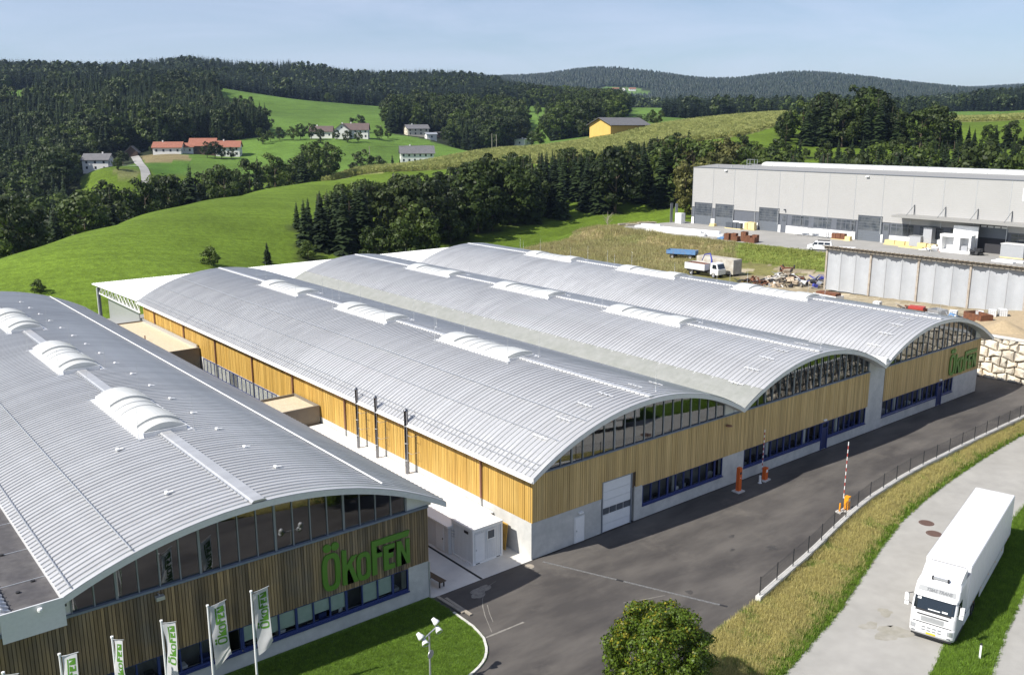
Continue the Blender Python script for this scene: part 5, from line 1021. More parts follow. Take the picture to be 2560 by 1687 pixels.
# ------------------------------------------------------------------ things between and around the near halls
M['contgrey'] = mat('container grey white', (.62,.625,.63), .5, var=.04, scale=2, stain=(.7,.15,(.48,.48,.47)))
M['asph_dark'] = mat('dark slot', (.02,.02,.02), .9); M['oil'] = mat('old oil spot', (.045,.042,.04), .6, col2=(.07,.065,.06), scale=3)
M['fenceblack'] = mat('black fence coating', (.018,.02,.024), .6)
M['grate'] = mat('galvanised grate', (.36,.36,.35), .55, .5, col2=(.12,.12,.12), scale=14)
M['plank'] = mat('grey plank', (.33,.29,.23), .85, col2=(.26,.23,.19), scale=3, island=.15)
M['iron'] = mat('cast iron cover', (.13,.075,.055), .7, col2=(.09,.055,.045), scale=9)
def flat_annex(name, label, x0, x1, y0, y1, zt, wall, roof, parapet=.25, inner=.0):
    t = thing(name, label, 'annex', (x0, y0, 0))
    L, D = x1-x0, y1-y0
    MB().box(0, L, 0, D, -.2, zt-.12).build('wall', wall, t)
    MB().box(.15, L-.15, .15, D-.15, zt-.119, zt).build('roof_surface', roof, t)
    if parapet:
        for nm, b in (('parapet', (0, L, 0, .149)), ('parapet', (0, L, D-.149, D)), ('parapet', (0, .149, .15, D-.15)), ('parapet', (L-.149, L, .15, D-.15))):
            MB().box(b[0], b[1], b[2], b[3], zt-.12, zt+parapet).build(nm, wall if wall is not M['concrete'] else M['whitemetal'], t)
    return t
a = flat_annex('flat_annex', 'long gravel roofed annex between the halls near the far canopy', -8.15, -.12, 59.7, 79.7, 3.55, M['taupe'], M['gravel'], .16)
MB().lathe([(.07,3.5),(.07,4.2),(0,4.2)], (4.5, 8.2, 0), 10).build('vent_pipe', M['copper'], a)
MB().box(7.85, 8.02, .4, 19.8, 3.55, 3.98).build('wall_flashing', M['galv'], a)
flat_annex('flat_annex', 'small square gravel roofed annex halfway between the halls', -8.15, -.12, 30.0, 35.0, 3.6, M['taupe'], M['gravel'], .22)
t = thing('boiler_annex', 'low white flat roofed annex below the three steel flues', 'annex', (-3.9, 4.25, 0))
MB().box(0, 3.85, 0, 25.5, -.2, 2.0).build('wall', M['contgrey'], t); MB().box(-.12, 3.82, -.12, 25.5, 2.0, 2.12).build('roof_surface', M['white'], t)
MB().box(-.05, .0, .5, 1.4, .08, 1.95).build('door', M['doorwhite'], t); MB().box(-.09, -.051, .55, .62, .95, 1.05).build('door_handle', M['black'], t)
for i, z in enumerate((1.35,1.55,1.75)): MB().tube([(.3, .1, z), (.3, -.25, z), (1.0, -.3, z)], .055, 8).build('pipe_stub', M['galv'], t)
for y in (9.5, 15.5, 21.0): MB().cbox((1.3, y, 2.2), (.9, .35, .14), .2).build('roof_unit', M['galv'], t)
# site office container
def container():
    t = thing('office_container', 'white site office container with small window beside the hall corner', 'container', (-3.6, 1.82, .012), .015)
    L, D, Hh = 2.55, 2.4, 2.55
    m = MB().box(.06, L-.06, .06, D-.06, .12, Hh-.14).build('body', M['contgrey'], t)
    for x in (0, L-.12):
        for y in (0, D-.12): MB().box(x, x+.12, y, y+.12, 0, Hh-.05).build('corner_post', M['white'], t)
    r = MB().box(-.02, L+.02, -.02, D+.02, Hh-.05, Hh+.03).build('roof', M['white'], t)
    for y0, y1, x0, x1 in ((0,.1,.12,L-.12),(D-.1,D,.12,L-.12),(.12,D-.12,0,.1),(.12,D-.12,L-.1,L)):
        MB().box(x0, x1, y0, y1, 0, .12).build('base_rail', M['white'], t); MB().box(x0, x1, y0, y1, Hh-.2, Hh-.052).build('top_rail', M['white'], t)
    g = MB()
    for i in range(14): x = .2+i*.16; g.box(x, x+.02, .045, .061, .14, Hh-.2); g.box(.045, .061, .2+i*.15, .22+i*.15, .14, Hh-.2)
    stuff(g.build('panel_ribs', M['white'], m))
    d = MB().box(.2, 1.0, .03, .055, .14, 2.15).build('door', M['doorwhite'], t); MB().box(.26, .32, -.02, .03, 1.0, 1.08).build('door_handle', M['galv'], d)
    w = MB().box(1.22, 1.9, .0, .06, 1.5, 1.56).box(1.22, 1.9, .0, .06, 2.14, 2.2).box(1.22, 1.28, .0, .06, 1.56, 2.14).box(1.84, 1.9, .0, .06, 1.56, 2.14).build('window', M['white'], t)
    MB().quad((1.28,.04,1.56),(1.84,.04,1.56),(1.84,.04,2.14),(1.28,.04,2.14)).build('pane', M['anthracite'], w)
    MB().box(-.02, .0, .5, .95, 2.1, 2.28).build('vent_grille', M['black'], t)
    for x in (.25, 2.0): MB().box(x, x+.3, -.012, .0, .03, .09).build('fork_slot', M['black'], t)
container()
t = thing('leaning_board', 'brown board leaning at the hall wall beside the white container', 'board', (-.35, 2.9, .012)); MB().cbox((0,0,.95), (.05,1.2,1.9), .0, ('Y',.12)).build('panel', M['wood_side'], t)
# bench, slot drain in the pad, planks
t = thing('park_bench', 'dark slatted bench in the passage at the near hall corner', 'bench', (-6.9, 1.5, .012), math.radians(94))
for y in (-.18,-.06,.06,.18): MB().box(-.9, .9, y-.05, y+.05, .42, .46).build('slat', M['wood_back'], t)
for x in (-.7, .7): MB().box(x-.04, x+.04, -.2, .2, .38, .419).box(x-.04, x+.04, -.2, -.14, 0, .38).box(x-.04, x+.04, .14, .2, 0, .38).build('leg', M['black'], t)
t = tag(MB().box(-4.32, -4.14, .02, 29, .013, .018).build('slot_drain', M['asph_dark']), 'dark slot drain running up the concrete passage', 'drain')
for i, (x, y, r_) in enumerate(((-7.75,-1.4,-1.52),(-7.5,-1.9,-1.56))):
    tag(MB().cbox((0,0,.05), (2.6,.2,.07)).build('plank', M['plank'], None, loc=(x, y, 0.01), rot=r_), ('longer' if i else 'inner')+' of two grey planks lying by the lawn kerb', 'plank', 'planks by the kerb')
# trench drain across the yard
def trench():
    t = thing('trench_drain', 'straight grated trench drain crossing the asphalt yard', 'drain', (.45, -.6, 0))
    a = Vector((0,0,0)); b = Vector((4.85,-11.66,0)); n = 26; ang = math.atan2(b.y, b.x)
    g = MB(); 
    pr = MB().cbox((0,0,.004), (b.length/n-.02, .16, .008)).mesh('grate_section', M['grate']); pd = MB().cbox((0,0,.004), (b.length/n-.02, .18, .008)).mesh('grate_section', M['black'])
    for i in range(n): c = a.lerp(b, (i+.5)/n); mobj('grate_section', pd if i in (11, n-1) else pr, t, c, ang)
trench()
tag(MB().lathe([(0,.006),(.30,.006),(.33,0)], (0,0,0), 20).build('drain_cover', M['plank'], None, loc=(-.69,-.55,.001)), 'round pale drain cover on the asphalt by the hall corner', 'manhole cover')
for x, y, l in ((28.25,-13.03,'farther'),(26.87,-14.31,'nearer')):
    t = thing('manhole_cover', '%s of two round rust brown manhole covers on the pale road' % l, 'manhole cover', (x, y, RZ+.001), 0, 'manhole covers on the road')
    MB().lathe([(0,.012),(.44,.012)], n=24).build('lid', M['iron'], t); MB().lathe([(.45,.010),(.54,.010),(.56,0)], n=24).build('ring', M['iron'], t)
# chalk-like dust marks and stains lying on the paving
M['dust'] = mat('pale dust mark', (.26,.245,.215), .9, col2=(.16,.15,.135), scale=3, var=.2)
M['stain'] = mat('damp stain', (.26,.245,.20), .85, col2=(.31,.295,.26), scale=.9, var=.1)
def mark(name, pts, w, z, m_, label):
    P = [Vector((p[0], p[1], z)) for p in pts]; vs = []
    for i, p in enumerate(P):
        d = (P[min(i+1, len(P)-1)]-P[max(i-1, 0)]).normalized(); n = Vector((-d.y, d.x, 0))*w*random.uniform(.3,.6); vs += [p+n, p-n]
    o = MB().add(vs, [(2*i, 2*i+1, 2*i+3, 2*i+2) for i in range(len(P)-1)]).build(name, m_); o["kind"] = "structure"; return o
mark('road_marking', [(-8.27,-5.69),(-7.2,-5.72),(-6.3,-5.74),(-5.5,-5.76)], .14, .005, M['dust'], '')
def arcpts(k=0.0): return [(-7.65+k,-5.45),(-7.25+k,-4.6),(-6.82+k,-3.7),(-6.3+k,-2.8),(-5.75+k,-2.05),(-5.05+k,-1.35),(-4.4+k,-.95),(-3.7+k,-.75)]
mark('road_marking', arcpts(), .05, .004, M['dust'], ''); mark('road_marking', arcpts(.35)[1:4], .04, .0045, M['dust'], '')
mark('road_marking', [(.7,-7.9),(2.2,-8.5),(3.4,-8.9)], .05, .0042, M['dust'], '')
def blob(name, c, r, z, m_, seed, sx=1.0, rot=0):
    rr = np.random.RandomState(seed); n = 26; ph = rr.rand(4)*6
    pts = []
    for i in range(n):
        a = 6.283*i/n; q = r*(1+.22*math.sin(2*a+ph[0])+.16*math.sin(3*a+ph[1])+.1*math.sin(5*a+ph[2])+.05*rr.normal())
        x, y = q*math.cos(a)*sx, q*math.sin(a); pts.append((c[0]+x*math.cos(rot)-y*math.sin(rot), c[1]+x*math.sin(rot)+y*math.cos(rot)))
    bm = bmesh.new(); f = bm.faces.new([bm.verts.new((p[0], p[1], z)) for p in pts]); bmesh.ops.triangulate(bm, faces=[f]); me = bpy.data.meshes.new(name); bm.to_mesh(me); bm.free(); me.materials.append(m_)
    o = mobj(name, me); o["kind"] = "structure"; return o
blob('road_stain', (11.6,-19.5), .85, RZ+.004, M['stain'], 1, 1.2); blob('road_stain', (11.3,-18.2), .4, RZ+.0044, M['stain'], 2, 1.5); blob('road_stain', (13.5,-18.0), .4, RZ+.0048, M['stain'], 4, 1.3)
for i, (x, y, q) in enumerate(((14.2,-9.1,.3),(13.5,-6.2,.18),(11.8,-7.6,.15),(4.9,-9.6,.2),(9.2,-4.4,.16))): blob('oil_spot', (x, y), q, .004, M['oil'], 10+i, 1.4)
blob('road_stain', (-5.3,-1.2), .5, .0038, M['dust'], 21, 1.7, .2)

# mesh fence on the kerb wall
def mesh_fence():
    t = thing('mesh_fence', 'dark wire mesh fence along the asphalt yard', 'fence', (7.3,-13,0.3))
    o = Vector((7.3,-13,.3)); sp = 2.5; n = int((kerb_len-.3)/sp)
    post = MB().box(-.022, .022, -.022, .022, -.28, 1.25).mesh('fence_post', M['fenceblack'])
    pm = MB(); L = sp
    for z in (.06,.26,.46,.66,.86,1.06,1.16): pm.box(.03, L-.03, -.006, .006, z-.004, z+.004)
    for i in range(1, 25): pm.box(L*i/25-.0022, L*i/25+.0022, -.003, .003, .04, 1.18)
    panel = pm.mesh('fence_panel', M['fenceblack'])
    for i in range(n+1):
        p = kerb_at(.25+i*sp)
        mobj('fence_post', post, t, (p.x-o.x, p.y-o.y, 0), 0)
        if i < n:
            q = kerb_at(.25+(i+1)*sp); ang = math.atan2(q.y-p.y, q.x-p.x); c = mobj('fence_panel', panel, t, (p.x-o.x, p.y-o.y, 0), ang); c.scale.x = (q-p).length/sp
mesh_fence()
# barriers
def barrier(label, x, y, col, boom_h, rot, lean):
    t = thing('car_park_barrier', label, 'barrier', (x, y, 0), rot)
    MB().box(-.45, .45, -.3, .3, 0, .10).build('plinth', M['kerbstone'], t)
    b = MB().box(-.19, .19, -.16, .16, .10, 1.08).box(-.21, .21, -.18, .18, 1.08, 1.13).build('housing', col, t)
    MB().box(-.12, .12, -.175, -.161, .75, .98).build('notice_plate', M['white'], b)
    n = 15; bm_ = MB(); h0 = 1.0
    boom = MB().lathe([(0,-.1),(.09,-.1),(.09,.1),(0,.1)], (0, .22, .95), 10, 'Y').build('pivot', M['galv'], t)
    for i in range(n):
        z0, z1 = h0+boom_h*i/n, h0+boom_h*(i+1)/n; k = lean
        MB().add([(a+z*k, b_, z) for z in (z0, z1) for a, b_ in ((-.035,.29),(.035,.29),(.035,.33),(-.035,.33))], [(0,3,2,1),(4,5,6,7),(0,1,5,4),(1,2,6,5),(2,3,7,6),(3,0,4,7)]).build('boom_section', M['red'] if i % 2 else M['white'], t)
barrier('yellow orange barrier with raised striped boom beside the fence', 24.0, -8.85, M['orange'], 4.4, .1, .015)
barrier('orange red barrier with raised striped boom in the hall shadow', 24.25, -1.2, M['orange_dk'], 3.3, .1, .02)
t = thing('ticket_column', 'tall orange red service column on the shaded asphalt', 'column', (20.6, -1.32, 0)); MB().box(-.4, .4, -.35, .35, 0, .1).build('plinth', M['kerbstone'], t)
b = MB().box(-.17, .17, -.15, .15, .1, 2.05).build('housing', M['orange_dk'], t); MB().box(-.10, .10, -.17, -.151, 1.5, 1.7).build('reader', M['black'], b); MB().lathe([(.0,0),(.035,0),(.035,.02)], (0,-.17,1.2), 10, 'Y').build('button', M['white'], b)
t = thing('bollard', 'short white bollard beside the orange red barrier', 'bollard', (23.45,-1.3,0)); MB().lathe([(.16,0),(.16,.05),(.09,.05),(.09,.62),(.06,.66),(0,.66)], n=12).build('post', M['white'], t)
t = thing('bollard', 'small orange bollard on a pale block beside the yellow barrier', 'bollard', (23.2,-8.75,0)); MB().box(-.22,.22,-.22,.22,0,.12).build('block', M['kerbstone'], t); MB().lathe([(.07,.12),(.06,.75),(0,.78)], n=10).build('post', M['orange'], t)
t = thing('delineator_post', 'white roadside delineator post with black cap on the grass strip', 'delineator', (12.75,-24.1,RZ), .3)
MB().box(-.06,.06,-.05,.05,-.05,.95).build('post', M['white'], t); MB().box(-.062,.062,-.052,.052,.95,1.02).build('cap', M['black'], t); MB().box(-.03,.03,-.055,-.0505,.66,.84).build('reflector', M['anthracite'], t)

# flagpoles with banners
M['cloth'] = leafmat('white flag cloth', (.78,.78,.78), (.80,.80,.81), .02, .02, .5, .7)
M['cloth_print'] = leafmat('green flag print', (.10,.26,.03), (.09,.24,.03), .02, .02, .25, .7)
def flag(i, x, ang, label, furl):
    t = thing('flagpole', label, 'flagpole', (x, -3.2, 0.0), 0, 'flagpoles in front of the near hall')
    top = 6.15
    MB().tube([(0,0,-.1),(0,0,3),(0,0,top)], [.06,.055,.045], 10).lathe([(.05,top),(.07,top+.02),(.07,top+.09),(0,top+.11)], n=10).build('pole', M['white'], t)
    c, s = math.cos(ang), math.sin(ang); w, L = .74, 3.35
    MB().tube([(0,0,top-.06),(c*w*.5,s*w*.5,top+.03),(c*(w+.14),s*(w+.14),top+.20)], .018, 6).build('arm', M['galv'], t)
    rnd = random.Random(i)
    ph = rnd.uniform(0,6)
    def cloth(u, v):        # u across 0..1 from pole, v down 0..1
        k = 1-(furl*v**1.3)*(.35+.65*u)
        px = (.07+u*w)*k; wav = (.16*math.sin(3.5*v*1.6+ph+u*2.2)+.05*math.sin(9*v+u*5+ph))*(.25+v)
        droop = .16*u*v
        zz = top-.10+.24*u*(1-v) - v*L*(1-.04*u) - droop
        px += .22*v**1.6*(.4+.6*u)
        if v > .72: zz += (v-.72)*u*2.2
        return (c*px - s*wav, s*px + c*wav, zz)
    nu, nv = 8, 30; vs = [cloth(a/nu, b/nv) for b in range(nv+1) for a in range(nu+1)]
    fl = MB().add(vs, [(b*(nu+1)+a, b*(nu+1)+a+1, (b+1)*(nu+1)+a+1, (b+1)*(nu+1)+a) for b in range(nv) for a in range(nu)]).build('banner', M['cloth'], t, smooth=True)
    def pr(sgn):
        def fn(u, v, d):
            a = .90-(v/2.9)*.78; b = .60-(u/5.85)*.555
            p = Vector(cloth(a, b)); e = .004; n = (Vector(cloth(a+e, b))-p).cross(Vector(cloth(a, b+e))-p).normalized()*sgn
            return tuple(p+n*.012)
        return fn
    for sgn in (1, -1):
        dense = []
        m = MB()
        for kind, dat in LETTERS:
            if kind == 'poly':
                bm = bmesh.new(); f = bm.faces.new([bm.verts.new((q[0], q[1], 0)) for q in dat]); bmesh.ops.triangulate(bm, faces=[f]); bmesh.ops.subdivide_edges(bm, edges=bm.edges[:], cuts=3, use_grid_fill=True)
                bm.verts.index_update(); co = [tuple(q.co) for q in bm.verts]; m.add([pr(sgn)(q[0], q[1], 0) for q in co], [tuple(v.index for v in f.verts) for f in bm.faces]); bm.free()
            elif kind == 'disc':
                pts = [(dat[0]+dat[2]*math.cos(6.283*k/12), dat[1]+dat[2]*math.sin(6.283*k/12)) for k in range(12)]; m.add([pr(sgn)(q[0], q[1], 0) for q in pts], [tuple(range(12))])
            else:
                o_, i_ = dat; n = len(o_); m.add([pr(sgn)(q[0], q[1], 0) for q in o_+i_], [(k, (k+1) % n, n+(k+1) % n, n+k) for k in range(n)])
        stuff(m.build('banner_print', M['cloth_print'], fl))
FL = [(-20.95, -.35, .15, 'flagpole with hanging white banner, rightmost of six before the near hall'), (-23.15, -.30, .10, 'flagpole with wide white banner, second from the right before the near hall'),
      (-25.35, -1.05, .12, 'flagpole with banner turned edgewise, third from the right before the near hall'), (-27.55, -1.25, .35, 'flagpole with thin furled banner, fourth from the right before the near hall'),
      (-29.75, -.75, .25, 'flagpole with banner, fifth from the right before the near hall'), (-31.95, -1.0, .2, 'flagpole at the lower left corner, only banner top in view')]
for i, (x, a, fu, lab) in enumerate(FL): flag(i, x, a, lab, fu)
# floodlight mast
def floodlight():
    t = thing('floodlight_mast', 'grey floodlight mast with four round lamps on the lawn', 'floodlight', (-13.45,-7.7,0), math.radians(18))
    MB().tube([(0,0,-.1),(0,0,3.1)], [.055,.045], 10).build('pole', M['galv'], t); MB().tube([(-.62,0,3.05),(.62,0,3.22)], .035, 8).build('crossbar', M['galv'], t)
    for x, y, z, e in ((-.62,.12,3.28,.3),(-.55,-.14,2.98,-.4),(.62,.1,3.52,.4),(.60,-.12,3.12,-.3)):
        l = MB().lathe([(0,-.2),(.09,-.19),(.12,-.08),(.17,.06),(.19,.16),(.17,.17)], n=14).build('lamp_head', M['whitemetal'], t, smooth=True, loc=(x, y, z), rot=(2.2+e*.3, .2, e))
        MB().lathe([(0,.15),(.165,.15)], n=14).build('lamp_glass', M['glass'], l)
    s = MB().lathe([(0,-.012),(.23,-.012),(.23,.012),(0,.012)], (0,-.07,1.98), 20, 'Y').build('round_sign', M['galv'], t)
floodlight()

# boulder retaining wall at the right
def boulder_wall(label, loc, rot, y_end, y_single, H_=4.75):
    if 'boulder' not in M: M['boulder'] = mat('granite boulder', (.62,.57,.47), .85, col2=(.50,.44,.35), scale=1.4, objvar=.22, island=.2, var=.15, bump=.5, bscale=5, stain=(.9,.45,(.40,.27,.14)))
    t = thing('boulder_wall', label, 'stone wall', loc, rot)
    MB().box(.45, 1.0, y_end-6, 0, -.3, H_).build('wall_core', M['taupe'], t)
    rnd = random.Random(5); rows = []; z = -.1
    while z < 4.55: rows.append(z); z += rnd.uniform(.62,.95)
    rows.append(4.75)
    jit = {}
    def J(k, a):
        if k not in jit: jit[k] = rnd.uniform(-a, a)
        return jit[k]
    rest = MB(); cnt = 0
    for r_ in range(len(rows)-1):
        y = 6.0 - rnd.uniform(0,.6); first = 6.0; idx = 0
        while first > y_end:
            w = rnd.uniform(.7,1.65); nx = first-w
            z0, z1 = rows[r_], rows[r_+1]; g = .03
            zz0 = lambda yy: z0 + .20*math.sin(yy*1.9+r_*2.1)*(0 if r_ == 0 else 1); zz1 = lambda yy: z1 + .20*math.sin(yy*1.9+(r_+1)*2.1)*(0 if r_ == len(rows)-2 else 1)
            sk = rnd.uniform(-.12,.12)
            pts = [(first-g, zz0(first)+g), (first-w*.5, zz0(first-w*.5)+g+rnd.uniform(-.05,.05)), (nx+g, zz0(nx)+g), (nx+g+sk, (z0+z1)/2), (nx+g, zz1(nx)-g), (first-w*.45, zz1(first-w*.45)-g+rnd.uniform(-.05,.05)), (first-g, zz1(first)-g), (first-g-.05, (z0+z1)/2+rnd.uniform(-.05,.05))]
            cy = sum(p[0] for p in pts)/8; cz = sum(p[1] for p in pts)/8; bulge = rnd.uniform(.10,.26); bat = lambda zz: (zz/4.75)*.35
            n = 8; vs = [(.47+bat(p[1]), p[0]-6, p[1]) for p in pts] + [(.10+bat(p[1]), cy+(p[0]-cy)*.93-6, cz+(p[1]-cz)*.93) for p in pts] + [(.10-bulge*rnd.uniform(.6,1.2)+bat(p[1]), cy+(p[0]-cy)*.62-6+rnd.uniform(-.05,.05), cz+(p[1]-cz)*.62+rnd.uniform(-.04,.04)) for p in pts] + [(.08-bulge+bat(cz), cy-6, cz)]
            fs = [(i, (i+1) % n, n+(i+1) % n, n+i) for i in range(n)] + [(n+i, n+(i+1) % n, 2*n+(i+1) % n, 2*n+i) for i in range(n)] + [(2*n+i, 2*n+(i+1) % n, 3*n) for i in range(n)]
            m = MB().add(vs, fs)
            if first > y_single: m.build('boulder', M['boulder'], t)
            else: rest.add(m.v, m.f)
            first = nx
    if rest.v: stuff(rest.build('boulders', M['boulder'], t))
    MB().box(.25, .95, y_end-6, 0, H_+.01, H_+.21).build('coping', M['kerbstone'], t)
boulder_wall('retaining wall of large pale boulders with white coping at the right', (71, 6, 0), 0, -15, -9)
boulder_wall('boulder wall added across the road, out of view, mirrored in the middle arched glazing', (71.4, -16.0, -.8), -math.pi/2-.04, -18, 90)  # out of view; added so the leaned middle panes mirror boulders

# white canopy behind the hall
def canopy():
    t = thing('loading_canopy', 'white canopy roof on lattice trusses behind the arched hall', 'canopy', (-.7, YB+.1, 0))
    L = 67; D = 21.2; z0, z1 = 6.42, 5.92
    MB().add([(0,0,z0-.16),(L,0,z0-.16),(L,D,z1-.16),(0,D,z1-.16),(0,0,z0),(L,0,z0),(L,D,z1),(0,D,z1)], [(0,3,2,1),(4,5,6,7),(0,1,5,4),(1,2,6,5),(2,3,7,6),(3,0,4,7)]).build('roof', M['white'], t)
    r = MB(); x = .2
    while x < L: r.add([(x,0,z0+.001),(x+.05,0,z0+.05),(x+.1,0,z0+.001),(x,D+.04,z1+.001),(x+.05,D+.04,z1+.05),(x+.1,D+.04,z1+.001)], [(0,1,4,3),(1,2,5,4),(0,2,1),(3,4,5)]); x += .42
    stuff(r.build('roof_ribs', M['white'], t))
    for k, X in enumerate((.35, 11, 22, 33)):
        tr = MB().box(X-.06, X+.06, .1, D-2.0, 4.62, 4.76).build('truss', M['white'], t)
        MB().add([(X+a, y, z) for y, z in ((.1,z0-.30),(D-2,z1-.25)) for a, z in ((-.06,z),(.06,z),(.06,z+.12),(-.06,z+.12))], [(0,1,2,3),(4,5,6,7)[::-1],(0,1,5,4),(1,2,6,5),(2,3,7,6),(3,0,4,7)]).build('top_chord', M['white'], tr)
        n = 11
        for i in range(n):
            ya, yb = .3+(D-2.5)*i/n, .3+(D-2.5)*(i+1)/n; zt = lambda y: z0-.2-(z0-z1)*y/D
            MB().tube([(X, ya, 4.7), (X, ya, zt(ya))], .045, 5).build('web_post', M['white'], tr)
            MB().tube([(X, ya if i < 6 else yb, 4.7), (X, yb if i < 6 else ya, zt(yb if i < 6 else ya))], .055, 5).build('web_diagonal', M['white'], tr)
        MB().box(X-.14, X+.14, D-2.3, D-2.02, -.3, 5.6).build('post', M['anthracite'] if k == 0 else M['white'], t)
    MB().box(.1, .35, D-1.9, D-1.75, -.3, 5.5).build('corner_post', M['white'], t)
    MB().box(1.2, 1.3, 3.5, D-3.4, -.3, 4.5).build('tarpaulin_wall', M['galv'], t)
canopy()
sheet('back_yard', [(-9,79.5),(68,79.5),(68,103),(-9,103)], -.02, M['terrace'])

# ------------------------------------------------------------------ vehicles
M['carwhite'] = mat('white vehicle paint', (.66,.66,.665), .28, var=.015, scale=1); M['carglass'] = mat('dark vehicle glass', (.012,.016,.02), .06, spec=.9)
M['tyre'] = mat('tyre rubber', (.018,.018,.019), .8); M['rim'] = mat('wheel rim', (.45,.45,.46), .35, .8); M['chassis'] = mat('dark chassis', (.03,.03,.032), .6)
M['greysign'] = mat('grey header panel', (.22,.23,.24), .5); M['lamp'] = mat('headlamp', (.55,.57,.6), .1, .6); M['plate'] = mat('yellow number plate', (.75,.50,.03), .5); M['trailer'] = mat('white trailer panel', (.68,.68,.69), .38, var=.012, scale=1.2, stain=(.5,.06,(.7,.7,.7)))
M['bluepaint'] = mat('faded blue paint', (.09,.21,.42), .5, col2=(.12,.24,.42), scale=2, stain=(1.2,.4,(.2,.12,.07)))
M['rust'] = mat('rusty steel', (.19,.075,.035), .85, col2=(.11,.045,.025), scale=3, var=.25)
def wheel(parent, x, y, z, r, w, side):
    t = MB().lathe([(r*.55,-w/2),(r*.93,-w/2),(r,-w*.38),(r,w*.38),(r*.93,w/2),(r*.55,w/2)], n=20, axis='Y').build('wheel', M['tyre'], parent, smooth=False, loc=(x, y, z))
    MB().lathe([(0,side*w*.30),(r*.2,side*w*.42),(r*.3,side*w*.25),(r*.56,side*w*.40)], n=16, axis='Y').build('rim', M['rim'], t)
def loft(levels, n=5):
    """levels: (z, xfront, xback, half width, corner radius) -> rounded box tower"""
    rings = []
    for z, xf, xb, hw, cr in levels:
        ring = [(xb, -hw, z)]
        for i in range(n+1):
            a = -math.pi/2 + i/n*math.pi/2; ring.append((xf-cr+cr*math.cos(a), -hw+cr+cr*math.sin(a), z))
        for i in range(n+1):
            a = i/n*math.pi/2; ring.append((xf-cr+cr*math.cos(a), hw-cr+cr*math.sin(a), z))
        ring.append((xb, hw, z)); rings.append(ring)
    k = len(rings[0]); vs = [p for r in rings for p in r]; fs = []
    for i in range(len(rings)-1):
        for j in range(k): fs.append((i*k+j, i*k+(j+1) % k, (i+1)*k+(j+1) % k, (i+1)*k+j))
    fs += [tuple(range(k))[::-1], tuple((len(rings)-1)*k+j for j in range(k))]
    return MB().add(vs, fs)
def text_mesh(s, size, mat_, parent, mtx, depth=.004, name='lettering'):
    cu = bpy.data.curves.new('txt', 'FONT'); cu.body = s; cu.size = size; cu.align_x = 'CENTER'; cu.align_y = 'CENTER'; cu.extrude = depth; cu.shear = .2; cu.resolution_u = 3; cu.offset = .006
    tmp = bpy.data.objects.new('txt', cu); COL.objects.link(tmp); bpy.context.view_layer.update()
    me = bpy.data.meshes.new_from_object(tmp.evaluated_get(bpy.context.evaluated_depsgraph_get())); bpy.data.objects.remove(tmp); bpy.data.curves.remove(cu)
    me.materials.clear(); me.materials.append(mat_); me.transform(mtx); o = mobj(name, me, parent); return stuff(o)
